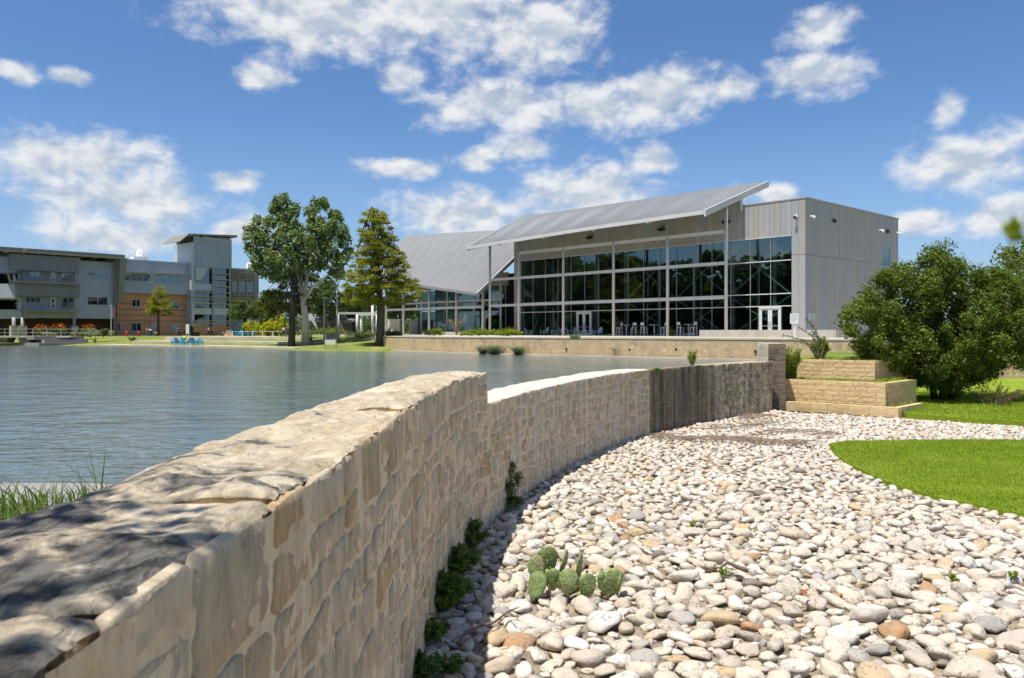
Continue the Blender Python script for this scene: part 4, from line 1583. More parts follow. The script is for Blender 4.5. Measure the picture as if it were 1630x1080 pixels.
# roof planes: (s, o, z)
E_R = (6.9, 7.2, EYE + 12.0); E_M = (21.9, 7.2, EYE + 11.84); E_L = (43.8, 7.2, EYE + 11.3)
R_R = (6.9, -4.8, EYE + 16.4); R_M = (36.8, -4.8, EYE + 16.6); R_L = (45.8, -4.8, EYE + 16.7)


def lerp3(a, b_, t):
    return tuple(a[i] + (b_[i] - a[i]) * t for i in range(3))


def eave(s):
    return (s, 7.2, float(np.interp(s, [6.9, 21.9, 43.8], [E_R[2], E_M[2], E_L[2]])))


def ridge(s):
    return (s, -4.8, float(np.interp(s, [6.9, 36.8, 45.8], [R_R[2], R_M[2], R_L[2]])))


def roof_sheet(stations, th):
    mb = MB()
    for (e0, r0), (e1, r1) in zip(stations[:-1], stations[1:]):
        q = [e0, e1, r1, r0]
        mb.hexa([HB.p(*(p_[0], p_[1], p_[2] - th)) for p_ in q] + [HB.p(*p_) for p_ in q])
    return mb


SR = np.linspace(0, 1, 9)
stat = [(eave(6.9 + 36.9 * t), ridge(6.9 + 38.9 * t)) for t in SR]
roof = obj('roof', roof_sheet(stat, 0.22), 'roof_metal', hall)
mb = MB()
nrib = 76
for i in range(nrib + 1):
    t = i / nrib
    e = eave(6.9 + 36.9 * t); r_ = ridge(6.9 + 38.9 * t)
    a = HB.p(e[0], e[1] + 0.02, e[2] + 0.03); b_ = HB.p(r_[0], r_[1], r_[2] + 0.03)
    mb.bar(a, b_, 0.07, 0.05)
o = obj('standing_seams', mb, 'roof_seam', roof)
mb = MB()
for (e0, r0), (e1, r1) in zip(stat[:-1], stat[1:]):
    mb.hexa([HB.p(e0[0], 7.05, e0[2] - 0.36), HB.p(e1[0], 7.05, e1[2] - 0.36), HB.p(e1[0], 7.26, e1[2] - 0.36), HB.p(e0[0], 7.26, e0[2] - 0.36),
             HB.p(e0[0], 7.05, e0[2] + 0.03), HB.p(e1[0], 7.05, e1[2] + 0.03), HB.p(e1[0], 7.26, e1[2] + 0.03), HB.p(e0[0], 7.26, e0[2] + 0.03)])
obj('eave_fascia', mb, 'steel_white', roof)
for st, sg in ((stat[0], -1), (stat[-1], 1)):
    e, r_ = st
    s_ = e[0] + sg * 0.12; s2 = r_[0] + sg * 0.12
    mb = MB()
    mb.hexa([HB.p(s_ - .1, 7.25, e[2] - 0.62), HB.p(s_ + .1, 7.25, e[2] - 0.62), HB.p(s2 + .1, -4.85, r_[2] - 0.62), HB.p(s2 - .1, -4.85, r_[2] - 0.62),
             HB.p(s_ - .1, 7.25, e[2] + 0.05), HB.p(s_ + .1, 7.25, e[2] + 0.05), HB.p(s2 + .1, -4.85, r_[2] + 0.05), HB.p(s2 - .1, -4.85, r_[2] + 0.05)])
    obj('rake_beam', mb, 'steel_white', roof)


def roof_z(s, o):
    t = (s - 6.9) / 36.9
    e = eave(s); r_ = ridge(min(45.8, 6.9 + 38.9 * t))
    f = (7.2 - o) / 12.0
    return e[2] + (r_[2] - e[2]) * f


COLS = [7.06, 14.4, 22.1, 30.2, 38.3, 44.1]
for s_ in COLS:
    ss = min(s_, 43.6)
    c = obj('column', MB().tube([HB.p(s_, 3, 2.1), HB.p(s_, 3, roof_z(ss, 3) - 0.55)], 0.17, 12), 'steel_white', hall, True)
    mb = MB()
    k = 7.4 if s_ < 8 else 0
    if k == 0:
        mb.bar(HB.p(ss, 6.7, roof_z(ss, 6.7) - 0.48), HB.p(ss, -0.2, roof_z(ss, -.2) - 0.48), 0.2, 0.42)
        obj('roof_beam', mb, 'steel_white', hall)
for a, b_ in zip(COLS[:-1], COLS[1:]):
    for z, t in ((EYE + 10.3, 0.36), (EYE + 7.05, 0.32), (EYE + 3.5, 0.32)):
        if a > 38 and z > EYE + 10: continue
        obj('beam', MB().bar(HB.p(a + 0.16, 3, z), HB.p(b_ - 0.16, 3, z), 0.22, t), 'steel_white', hall)
obj('ridge_post', MB().bar(HB.p(7.0, 0.2, W_TOP - 0.5), HB.p(7.0, 0.2, roof_z(7.0, .2) - 0.6), 0.24), 'steel_white', hall)
for s_ in (9.0, 17.5, 28.5):
    hp('wall_light', 'black', s_ - 0.5, s_ + 0.3, EYE + 11.55, EYE + 11.85, 0.01, 0.35)


def security_camera(fr, px, py):
    a, z = fr.sz(px, py, 0)
    mb = MB()
    fr.box(mb, a - 0.22, a + 0.1, z - 0.08, z + 0.16, 0.01, 0.10)
    fr.box(mb, a - 0.12, a + 0.0, z - 0.02, z + 0.08, 0.1, 0.45)
    o_ = obj('security_camera', mb, 'sign_white', hall)
    obj('camera_dome', MB().ball(fr.p(a - 0.06, 0.42, z - 0.12), 0.15, 8, 6), 'black' if px == 1267 else 'sign_white', o_)


security_camera(HB, 1267, 345); security_camera(HS, 1290, 345); security_camera(HS, 1400, 367); security_camera(HS, 1427, 371)
for px, py in ((1327, 352), (1412, 369)):
    a, z = HS.sz(px, py)
    mb = MB(); HS.box(mb, a - 0.25, a + 0.25, z - 0.18, z + 0.18, 0.01, 0.2)
    obj('wall_vent', mb, 'black', hall)
for px, w in ((1287.5, 0.35), (1293, 0.3)):
    a, z = HS.sz(px, 503)
    mb = MB(); HS.box(mb, a - w / 2 - .1, a + w / 2 + .1, z - 0.45, z + 0.3, 0.01, 0.18)
    obj('meter_box', mb, 'alu', hall)

# ================================================================== pavilion wing
wing = thing('pavilion_wing', 'open glass pavilion wing under a steep grey metal roof behind the tree', 'building', tuple(HB.p(60, 0, 2.2)))
A_ = (44.4, 5, EYE + 5.2); B_ = (70, 5, EYE + 8.4); C_ = (84, -11, EYE + 17.8); D_ = (47.5, -11, EYE + 15.8)


def wing_pt(t, f):
    a = lerp3(A_, B_, t); b_ = lerp3(D_, C_, t)
    return lerp3(a, b_, f)


mb = MB()
for i in range(12):
    q = [wing_pt(i / 12, 0), wing_pt((i + 1) / 12, 0), wing_pt((i + 1) / 12, 1), wing_pt(i / 12, 1)]
    mb.hexa([HB.p(p_[0], p_[1], p_[2] - 0.3) for p_ in q] + [HB.p(*p_) for p_ in q])
roof2 = obj('roof', mb, 'roof_metal', wing)
mb = MB()
for i in range(53):
    e = wing_pt(i / 52, 0); r_ = wing_pt(i / 52, 1)
    mb.bar(HB.p(e[0], e[1], e[2] + 0.04), HB.p(r_[0], r_[1], r_[2] + 0.04), 0.10, 0.13)
obj('standing_seams', mb, 'roof_seam', roof2)
e0, e1 = wing_pt(0, 0), wing_pt(1, 0)
obj('eave_fascia', MB().bar(HB.p(e0[0], 5.1, e0[2] - 0.16), HB.p(e1[0], 5.1, e1[2] - 0.16), 0.2, 0.34), 'roof_metal', roof2)
r0 = wing_pt(0, 1)
obj('rake_beam', MB().bar(HB.p(e0[0] - .12, 5.1, e0[2] - 0.2), HB.p(r0[0] - .12, -11, r0[2] - 0.2), 0.2, 0.5), 'panel_grey', roof2)


def wp(name, mat, s0, s1, z0, z1, o0, o1, parent=None):
    return obj(name, HB_box(s0, s1, z0, z1, o0, o1), mat, parent or wing)


wp('floor_slab', 'paving', S_L + 0.1, 72, 1.8, ZF - 0.01, -14, 3.4)
wp('back_wall', 'interior', S_L + 0.1, 72, ZF, EYE + 9, -9, -8.7)
wp('inner_wall', 'concrete', 56, 72, ZF, ZF + 2.3, -3.4, -3.2)
wp('upper_wall', 'panel_dark', 46, 70, EYE + 6.6, EYE + 8.5, -2.2, -2.0)
for i, s_ in enumerate((45.6, 51.5, 58.0, 64.7, 69.5)):
    t = (s_ - 44.4) / 25.6
    zt = wing_pt(t, 2 / 16.0)[2] - 0.35
    obj('column', MB().tube([HB.p(s_, 3, 2.1), HB.p(s_, 3, max(zt, EYE + 3.6))], 0.19, 10), 'steel_white', wing, True)
    zi = wing_pt(t, 6 / 16.0)[2] - 0.4
    obj('inner_column', MB().tube([HB.p(s_ + 1, -1.2, 2.1), HB.p(s_ + 1, -1.2, zi)], 0.17, 8), 'steel_white', wing, True)
wp('beam', 'steel_white', 45.8, 69.5, EYE + 3.25, EYE + 3.6, 2.88, 3.12)
wp('inner_beam', 'steel_white', 46.5, 70.4, EYE + 4.4, EYE + 4.7, -1.3, -1.1)
for i in range(6):
    a = 46.5 + i * 3.6
    for z0, z1 in ((ZF + 0.05, EYE + 3.2), (EYE + 3.3, EYE + 6.5)):
        wp('glass_pane', 'glass_teal', a + 0.04, a + 3.52, z0, z1, -2.1, -2.08)
    wp('mullion', 'alu', a - 0.04, a + 0.036, ZF, EYE + 6.5, -2.12, -2.04)
wp('end_wall', 'concrete', 68.2, 72.3, ZF, EYE + 2.0, 1.0, 1.3)
wp('low_wall', 'concrete', 46.0, 57, PATIO_Z, PATIO_Z + 0.45, 4.6, 5.0)

# ================================================================== campus buildings on the left
LB = Frame(-89.7, 140.0, 0.68, 0.73)


def lb(parent, name, mat, px0, py0, px1, py1, o0, o1, par=None):
    s0, s1, z0, z1 = LB.rect(px0, py0, px1, py1, o1)
    mb = MB(); LB.box(mb, s0, s1, z0, z1, o0, o1)
    return obj(name, mb, mat, par or parent)


def lwin(parent, px0, py0, px1, py1, o, n=2, blind=0.0, glass='glass_dark'):
    s0, s1, z0, z1 = LB.rect(px0, py0, px1, py1, o)
    f = MB()
    t = 0.13
    for a, b_, c, d_ in ((s0, s1, z0 - t, z0), (s0, s1, z1, z1 + t), (s0 - t, s0, z0 - t, z1 + t), (s1, s1 + t, z0 - t, z1 + t)):
        LB.box(f, a, b_, c, d_, o, o + 0.10)
    for i in range(1, n):
        x = s0 + (s1 - s0) * i / n
        LB.box(f, x - 0.05, x + 0.05, z0, z1, o, o + 0.09)
    w = obj('window', f, 'win_frame', parent)
    mb = MB(); LB.box(mb, s0, s1, z0, z1, o - 0.02, o + 0.03)
    obj('pane', mb, glass, w)
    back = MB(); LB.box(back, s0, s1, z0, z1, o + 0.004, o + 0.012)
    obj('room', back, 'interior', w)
    if blind:
        mb = MB(); LB.box(mb, s0 + .05, s1 - .05, z1 - (z1 - z0) * blind, z1, o + 0.014, o + 0.022)
        obj('blind', mb, 'blind', w)
    return w


def ribs(parent, mat, px0, py0, px1, py1, o, step):
    s0, s1, z0, z1 = LB.rect(px0, py0, px1, py1, o)
    mb = MB(); x = s0
    while x < s1 - step * 0.4:
        LB.box(mb, x, x + step * 0.5, z0 + 0.04, z1 - 0.04, o, o + 0.10); x += step
    return obj('ribs', mb, mat, parent)


blkL = thing('office_block', 'dark grey office block with balconies and a wide bronze roof at far left', 'building', tuple(LB.p(12, 0, 1.8)))
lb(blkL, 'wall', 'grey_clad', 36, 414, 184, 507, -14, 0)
lb(blkL, 'ground_floor', 'brick_dark', 20, 504, 188, 536, -14, -4)
s0, s1, z0, z1 = LB.rect(14, 398, 199, 404, 2.6)
zr = EYE + 14.1
mb = MB(); LB.box(mb, s0 - 1.5, s1, zr, zr + 0.55, -15, 2.6)
rf = obj('roof', mb, 'bronze_roof', blkL)
mb = MB()
for i in range(9):
    x = s0 + (s1 - s0) * i / 8
    LB.box(mb, x - 0.12, x + 0.12, zr - 0.35, zr - 0.002, 0.05, 2.4)
obj('brackets', mb, 'louver_tan', rf)
mb = MB(); LB.box(mb, s0 - 1.4, s1 - .1, zr - 0.25, zr - 0.004, 2.45, 2.58)
obj('fascia', mb, 'louver_tan', rf)
b1 = lb(blkL, 'upper_band', 'corrugated', 17, 407, 128, 432, 0.02, 1.6)
ribs(b1, 'corrugated', 17, 407, 128, 432, 1.6, 0.35)
b2 = lb(blkL, 'lower_band', 'corrugated', 26, 452, 127, 472, 0.02, 1.6)
ribs(b2, 'corrugated', 26, 452, 127, 472, 1.6, 0.35)
fl = lb(blkL, 'balcony_floor', 'bronze_roof', 22, 449, 128, 452, 0.02, 2.6)
fl2 = lb(blkL, 'balcony_floor', 'bronze_roof', 37, 493.5, 126, 496.5, 0.02, 2.2)
for par, px0, px1, py0, py1, o in ((fl, 38, 127, 440, 449, 2.5), (fl2, 38, 125, 483, 493.5, 2.1)):
    s0, s1, z0, z1 = LB.rect(px0, py0, px1, py1, o)
    mb = MB()
    LB.box(mb, s0, s1, z1 - 0.08, z1, o - 0.05, o)
    x = s0
    while x < s1:
        LB.box(mb, x, x + 0.035, z0 + 0.02, z1 - 0.09, o - 0.04, o - 0.01); x += 0.42
    obj('railing', mb, 'bronze_roof', par)
for px0, py0, px1, py1 in ((80.5, 433, 88.5, 449), (80.5, 474, 88.5, 492)):
    d_ = lb(blkL, 'door', 'door_white', px0, py0, px1, py1, 0.02, 0.12)
    for k2 in (0.08, 0.55):
        hh_ = py1 - py0
        lb(blkL, 'pane', 'glass_dark', px0 + 2, py0 + hh_ * k2 + 1, px1 - 2, py0 + hh_ * (k2 + 0.36), 0.121, 0.135, d_)
lwin(blkL, 98, 433, 119, 449, 0.03, 2, 0.9); lwin(blkL, 48, 432.5, 63, 440, 0.03, 2)
lwin(blkL, 98, 475, 118, 490, 0.03, 2); lwin(blkL, 41, 474, 63, 482, 0.03, 3, 0.8)
lwin(blkL, 139.5, 432.5, 170.5, 445, 0.03, 2, 0.6); lwin(blkL, 139.5, 473, 170.5, 485.5, 0.03, 2, 0.5)
s_a, z_t = LB.sz(187, 413, 1.2); s_b, _ = LB.sz(198.5, 413, 1.2); s_c, z_b = LB.sz(184, 483, 1.2); s_d, _ = LB.sz(190, 483, 1.2)
for o0, o1 in ((0.05, 0.5), (2.0, 2.5)):
    mb = MB()
    mb.hexa([LB.p(s_c, o1, z_b), LB.p(s_d, o1, z_b), LB.p(s_d, o0, z_b), LB.p(s_c, o0, z_b), LB.p(s_a, o1, zr - .01), LB.p(s_b, o1, zr - .01), LB.p(s_b, o0, zr - .01), LB.p(s_a, o0, zr - .01)])
    obj('roof_strut', mb, 'bronze_roof', blkL)
s_, z_ = LB.sz(186, 450, 0.4)
obj('down_pipe', MB().tube([LB.p(s_ - .4, 0.3, 2.0), LB.p(s_ - .4, 0.3, zr - 0.3)], 0.12, 8), 'pipe_grey', blkL)
for px in (22, 36, 118):
    s_, z_ = LB.sz(px, 500, 0.8)
    obj('column', MB().tube([LB.p(s_, 0.8, 1.6), LB.p(s_, 0.8, EYE + 2.5)], 0.3, 10), 'pipe_grey', blkL, True)
    mb = MB(); LB.box(mb, s_ - 0.55, s_ + 0.55, 1.5, EYE + 1.0, 0.2, 1.4)
    obj('column_base', mb, 'concrete', blkL)
# the end of the block that turns towards the sun
cs, _ = LB.sz(35, 450)
cpt = LB.p(cs, 0.0, 0)
LE = Frame(cpt.x, cpt.y, -1.0, -0.10)
def le(name, mat, s0, s1, z0, z1, o0, o1):
    mb = MB(); LE.box(mb, s0, s1, EYE + z0, EYE + z1, o0, o1)
    return obj(name, mb, mat, blkL)
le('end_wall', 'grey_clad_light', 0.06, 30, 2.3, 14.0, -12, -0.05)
le('end_band', 'grey_clad', 0.3, 30, 10.4, 13.2, -0.04, 1.5)
le('end_band', 'grey_clad_light', 0.3, 30, 5.9, 8.4, -0.04, 1.5)
mb = MB(); LE.box(mb, -2.0, 32, zr + 0.003, zr + 0.5, -12.5, 2.4)
obj('end_roof', mb, 'bronze_roof', rf)
for s_ in (1.2, 3.4, 5.6):
    obj('slanted_strut', MB().bar(LE.p(s_, 1.4, EYE + 8.5), LE.p(s_ + 0.5, 1.4, EYE + 10.4), 0.3), 'louver_tan', blkL)
for z0 in (3.9, 8.5):
    mb = MB(); LE.box(mb, 0.8, 9.0, EYE + z0, EYE + z0 + 1.7, -0.03, 0.02)
    obj('end_window', mb, 'glass_dark', blkL)
    mb = MB(); LE.box(mb, 0.7, 9.1, EYE + z0 - 0.14, EYE + z0 - 0.003, -0.03, 0.06)
    obj('window_sill', mb, 'win_frame', blkL)

wingM = thing('brick_wing', 'brick campus wing with grey upper floor and rooftop white flues', 'building', tuple(LB.p(28, 0, 1.8)))
lb(wingM, 'upper_wall', 'grey_clad', 190, 417, 306, 468, -14, -0.6)
lb(wingM, 'wall_cap', 'grey_clad_light', 190, 415.5, 306, 417.5, -14.1, -0.5)
lb(wingM, 'brick_wall', 'brick_red', 186, 468.3, 300, 537, -14, -1.6)
for py in (484, 493, 502, 511):
    lb(wingM, 'brick_band', 'brick_dark', 186, py, 299, py + 0.7, -1.59, -1.55)
lb(wingM, 'grey_pier', 'grey_clad', 297, 468.3, 306, 537, -14, -1.2)
for a in ((197.5, 436.5, 238.5, 447.5, 4), (252, 439, 294.5, 450, 4)):
    w = lwin(wingM, a[0], a[1], a[2], a[3], -0.57, a[4], 0.62, 'glass_blue')
    lb(wingM, 'sunshade', 'louver_tan', a[0] - 1, a[1] - 3, a[2] + 2, a[1] - 1.6, -0.55, 0.5, w)
for a in ((210.5, 478, 222.5, 488), (273, 481, 284, 491), (210, 515, 224, 527), (241.5, 516, 252.5, 530), (273, 516.5, 284.5, 527), (186.5, 514, 191.5, 526)):
    lwin(wingM, *a, -1.57, 2, 0.5 if a[1] > 500 else 0.0)
for px, h in ((220, 399), (224, 398)):
    s_, z_ = LB.sz(px, h, -8)
    c = LB.p(s_, -8, 0)
    mb = MB()
    mb.tube([(c.x, c.y, EYE + 13), (c.x, c.y, z_ - 1.0), (c.x, c.y, z_ - 0.9), (c.x, c.y, z_)], [0.62, 0.5, 0.32, 0.30], 10)
    f_ = obj('flue', mb, 'chimney_white', wingM, True)
    obj('collar', MB().tube([(c.x, c.y, z_ - 2.0), (c.x, c.y, z_ - 1.6)], 0.75, 10), 'chimney_white', f_)
s_, z_ = LB.sz(222, 414, -8)
mb = MB(); LB.box(mb, s_ - 1.5, s_ + 1.3, EYE + 12.5, z_ + 0.6, -9, -7)
obj('flue_base', mb, 'chimney_white', wingM)

tow = thing('stair_tower', 'tall glazed stair tower with tan louvres and a tilted roof', 'building', tuple(LB.p(38, 0, 1.8)))
lb(tow, 'glass_core', 'glass_dark', 308, 378, 367, 520, -0.5, 0.0)
lb(tow, 'core_wall', 'interior', 306, 378, 368, 534, -8, -0.55)
lb(tow, 'brick_base', 'brick_red', 309, 519, 367, 536, -0.49, 0.25)
lb(tow, 'upper_cladding', 'grey_clad_light', 309, 380, 369, 426, 0.02, 0.35)
ribs(tow, 'grey_clad', 311, 382, 368, 425, 0.351, 0.5)
q0, q1, qz0, qz1 = LB.rect(311, 426.3, 332, 446, 0.3)
mb = MB(); mb.hexa([LB.p(q0, .3, qz0), LB.p(q0 + (q1 - q0) * .45, .3, qz0), LB.p(q0 + (q1 - q0) * .45, .02, qz0), LB.p(q0, .02, qz0), LB.p(q0, .3, qz1), LB.p(q1, .3, qz1), LB.p(q1, .02, qz1), LB.p(q0, .02, qz1)])
obj('lower_cladding', mb, 'grey_clad_light', tow)
lb(tow, 'band', 'grey_clad_light', 306, 452, 342, 463, 0.02, 0.5)
lb(tow, 'band', 'grey_clad_light', 306, 491, 366, 501, 0.02, 0.5)
lb(tow, 'side_fin', 'grey_clad_light', 305, 386, 309.5, 520, -6, 0.6)
for px in (339.5, 366.5):
    lb(tow, 'post', 'louver_tan', px - 1.2, 428, px + 1.2, 535, 0.36, 0.7)
for py in (436, 445, 456):
    lb(tow, 'louvre', 'louver_tan', 340, py, 369, py + 1.4, 0.71, 1.1)
for py in (465, 472.5, 476.5, 483, 510.5, 514.5):
    lb(tow, 'louvre', 'louver_tan', 306, py, 368, py + 1.5, 0.71, 1.1)
for px in (325, 353):
    lb(tow, 'mullion', 'win_frame', px - .5, 430, px + .5, 518, 0.01, 0.10)
s0, z0 = LB.sz(287, 385, 1.2); s1, z1 = LB.sz(301, 374.5, 1.2); s2, z2 = LB.sz(378, 377, 1.2)
mb = MB()
mb.hexa([LB.p(s0, 1.2, z0), LB.p(s1, 1.2, z1), LB.p(s1, -7, z1), LB.p(s0, -7, z0), LB.p(s0, 1.2, z0 + 0.15), LB.p(s1, 1.2, z1 + 0.3), LB.p(s1, -7, z1 + .3), LB.p(s0, -7, z0 + .15)])
mb.hexa([LB.p(s1, 1.2, z1), LB.p(s2, 1.2, z2), LB.p(s2, -7, z2), LB.p(s1, -7, z1), LB.p(s1, 1.2, z1 + 0.3), LB.p(s2, 1.2, z2 + 0.3), LB.p(s2, -7, z2 + .3), LB.p(s1, -7, z1 + .3)])
trf = obj('roof', mb, 'bronze_roof', tow)
for f in (0.02, 0.33, 0.66, 0.98):
    ss = s1 + (s2 - s1) * f
    obj('rafter', MB().bar(LB.p(ss, 1.3, z1 - 0.1 + (z2 - z1) * f), LB.p(ss, -6, z1 - 0.1 + (z2 - z1) * f), 0.16), 'louver_tan', trf)
lb(tow, 'rear_shaft', 'grey_clad_light', 294, 388, 307, 424, -9, -4)

ann = thing('louvred_annex', 'low dark annex screened by tan louvres right of the stair tower', 'building', tuple(LB.p(50, -2, 1.8)))
lb(ann, 'wall', 'corrugated', 368, 430, 412, 536, -9, -1.0)
lb(ann, 'wall_cap', 'grey_clad', 368, 428, 412, 430.2, -9, -0.8)
for py in (434, 437.5, 441, 444.5, 448, 458, 466, 470, 474, 478):
    lb(ann, 'louvre', 'louver_tan', 369, py, 408, py + 1.0, -0.7, -0.4)
for px in (380, 393, 406):
    lb(ann, 'post', 'louver_tan', px - .7, 431, px + .7, 500, -0.99, -0.71)
lwin(ann, 370, 450, 404, 464, -0.98, 3)
s_, z_ = LB.sz(397, 418, -5)
c = LB.p(s_, -5, 0)
obj('flue', MB().tube([(c.x, c.y, EYE + 11), (c.x, c.y, z_ - 0.6), (c.x, c.y, z_)], [0.9, 0.7, 0.35], 10), 'chimney_white', ann, True)

# stone terraces by the water
def offset_line(line, d_):
    out = []
    for i, p_ in enumerate(line):
        a = Vector(line[max(i - 1, 0)]); b_ = Vector(line[min(i + 1, len(line) - 1)])
        t = (b_ - a).normalized()
        n_ = Vector((-t.y, t.x))
        if n_.y < 0: n_ = -n_
        out.append((p_[0] + n_.x * d_, p_[1] + n_.y * d_))
    return out


st = thing('stone_terrace', 'pale stone terrace steps along the far lake edge', 'steps', (-45, 114, 0.4))
SH2 = [(-63.5, 120), (-61, 118), (-44, 112), (-37, 106.5), (-31.5, 101.6), (-27, 98)]
for d0, d1, z in ((0.4, 7.5, 0.72), (6.4, 13.5, 1.25), (12.4, 30, 1.88)):
    a = offset_line(SH2, d0); b_ = offset_line(SH2, d1)
    n_ = len(a) - (1 if d0 > 1 else 0) - (1 if d0 > 8 else 0)
    obj('step', MB().prism(a[:n_] + b_[:n_][::-1], 0.2, z), 'plaza_stone', st)
gs = thing('shade_grey_steps', 'stone steps beside the footbridge, coloured grey for their shade', 'steps', tuple(LB.p(5, 20, 0.4)))
for px0, px1, z0, z1, o0, o1 in ((62, 148, 0.3, 0.9, 15, 23.0), (71, 140, 0.9, 1.4, 14, 21.5), (54, 134, 1.4, 1.95, 12, 20.0)):
    s0, _ = LB.sz(px0, 540, o1); s1, _ = LB.sz(px1, 540, o1)
    mb = MB(); LB.box(mb, s0, s1, z0, z1, o0, o1)
    obj('step', mb, 'step_grey', gs)  # shade on these turned-away steps is painted as darker grey stone
br = thing('footbridge', 'concrete footbridge with thin rail at the left edge', 'bridge', (-80, 129, 0.4))
x0, x1, yb = -120.0, -62.5 - 8.5, 130.0
obj('deck', MB().box(x0, x1, yb - 1.6, yb + 1.6, 1.72, 1.98), 'concrete', br)
for px in (10, -40):
    x = (px - CX) / F * yb
    obj('pier', MB().hexa([(x - .45, yb - .6, 0.2), (x + .45, yb - .6, 0.2), (x + .45, yb + .6, 0.2), (x - .45, yb + .6, 0.2),
                           (x - .9, yb - 1.2, 1.719), (x + .9, yb - 1.2, 1.719), (x + .9, yb + 1.2, 1.719), (x - .9, yb + 1.2, 1.719)]), 'step_grey', br)
xa = (47 - CX) / F * yb
obj('abutment', MB().box(xa - 0.9, xa + 1.0, yb - 1.3, yb + 1.5, 0.2, 1.719), 'step_grey', br)
mb = MB()
for z in (2.5, 3.1):
    mb.bar((x0, yb - 1.5, z), (x1 + 3, yb - 1.5, z), 0.05)
for i in range(24):
    x = x0 + (x1 + 3 - x0) * i / 23
    mb.bar((x, yb - 1.5, 1.98), (x, yb - 1.5, 3.1), 0.05)
obj('railing', mb, 'lamp_metal', br)
# ================================================================== trees and plants
def leaf_cloud(centers, radii, per, size, seed, up=0.5, aspect=0.6, shell=0.55, tonejit=0.35, droop=0.0):
    """leaf-sized folded diamonds scattered through the volume of each clump"""
    g = np.random.default_rng(seed)
    C = np.repeat(np.asarray(centers, float), per, 0); Rr = np.repeat(np.asarray(radii, float), per, 0)
    n = len(C)
    d_ = g.normal(size=(n, 3)); d_ /= np.linalg.norm(d_, axis=1)[:, None]
    rr = (shell + (1 - shell) * g.random(n)) * (0.55 + 0.5 * g.random(n))
    P_ = C + d_ * Rr * rr[:, None]
    P_[:, 2] -= droop * (d_[:, 0] ** 2 + d_[:, 1] ** 2) * Rr[:, 2]
    nm = d_ * 0.75 + g.normal(size=(n, 3)) * 0.6 + np.array([0, 0, up])
    nm /= np.linalg.norm(nm, axis=1)[:, None]
    t = np.cross(nm, g.normal(size=(n, 3))); t /= np.linalg.norm(t, axis=1)[:, None] + 1e-9
    b_ = np.cross(nm, t)
    sz = size * g.uniform(0.6, 1.25, n)[:, None]
    V = np.stack([P_ - t * sz * 0.5, P_ + b_ * sz * aspect * 0.5 + nm * sz * 0.12, P_ + t * sz * 0.5, P_ - b_ * sz * aspect * 0.5 + nm * sz * 0.12], 1)
    k = (np.arange(n) * 4)[:, None]
    T = np.concatenate([k + [0, 1, 2], k + [0, 2, 3]])
    ct = np.repeat(g.random(len(centers)), per)
    tone = np.clip(ct * tonejit + g.random(n) * (1 - tonejit), 0, 1)
    return V.reshape(-1, 3), T, np.repeat(tone, 4)


def outline_points(poly, n, D, halfdepth, seed, inset=0.0, minsep=0.0):
    """points through a crown whose silhouette from the lake side is the given outline; real depth behind it"""
    g = np.random.default_rng(seed)
    P_ = np.array(poly, float)
    c = P_.mean(0)
    out = []
    lo, hi = P_.min(0), P_.max(0)
    tries = 0
    while len(out) < n and tries < 40000:
        tries += 1
        q = g.uniform(lo, hi)
        e = c + (q - c) * (1 + inset)
        if not inside(poly, np.array([e[0]]), np.array([e[1]]))[0]:
            continue
        # room inside the outline, measured towards the nearest edge
        m = 1e9
        for (x1, y1), (x2, y2) in zip(P_, np.roll(P_, -1, 0)):
            dx, dy = x2 - x1, y2 - y1
            t = np.clip(((q[0] - x1) * dx + (q[1] - y1) * dy) / (dx * dx + dy * dy), 0, 1)
            m = min(m, math.hypot(q[0] - x1 - t * dx, q[1] - y1 - t * dy))
        room = min(1.0, m / (0.45 * min(hi - lo)))
        dep = halfdepth * math.sqrt(max(0.05, 1 - (1 - room) ** 2)) * g.uniform(-1, 1)
        w = at(q[0], q[1], D + dep)
        w = Vector((w.x, w.y, w.z))
        if minsep and any((w - o_).length < minsep for o_ in out):
            continue
        out.append(w)
    return out


def limbs(mb, trunk_top, r0, targets, seed, sag=0.0, n=6):
    g = random.Random(seed)
    for t in targets:
        a = Vector(trunk_top[g.randrange(len(trunk_top))])
        b_ = Vector(t)
        m1 = a.lerp(b_, 0.4) + Vector((g.uniform(-.1, .1), g.uniform(-.1, .1), 0.06)) * (b_ - a).length
        m2 = a.lerp(b_, 0.75) + Vector((g.uniform(-.08, .08), g.uniform(-.08, .08), 0.03 - sag)) * (b_ - a).length
        mb.tube([a, m1, m2, b_], [r0, r0 * 0.65, r0 * 0.38, r0 * 0.12], n, False)


def tree(name, label, cat, base, trunk, rad, outline, D, hd, ncl, crad, per, leaf, lmat, bmat, seed, limb_r=0.1, nlimb=26, sag=0.0, group=None, flat=1.0, up=0.5, minsep=0.0, droop=0.0, aspect=0.6):
    t = thing(name, label, cat, tuple(base), group)
    cl = outline_points(outline, ncl, D, hd, seed, 0.06, minsep)
    mb = MB()
    for tr, rd in zip(trunk, rad):
        mb.tube(tr, rd, 10)
    ends = [p_ for tr in trunk for p_ in tr[len(tr) // 2:]]
    g = random.Random(seed)
    limbs(mb, ends, limb_r, g.sample(cl, min(nlimb, len(cl))), seed, sag)
    obj('trunk', mb, bmat, t, True)
    rr = np.array([[crad * g.uniform(0.7, 1.25)] * 3 for _ in cl]); rr[:, 2] *= flat
    V, T, tone = leaf_cloud([tuple(c) for c in cl], rr, per, leaf, seed, up, aspect, 0.5, 0.35, droop)
    np_mesh('crown', V, T, lmat, t, attrs={'tone': tone})
    return t


def gz(x, y):
    return float(bank_z(np.array([x]), np.array([y]))[0])


def foot(px, D, z=None):
    x = (px - CX) / F * D
    return Vector((x, D, gz(x, D) - 0.05 if z is None else z))


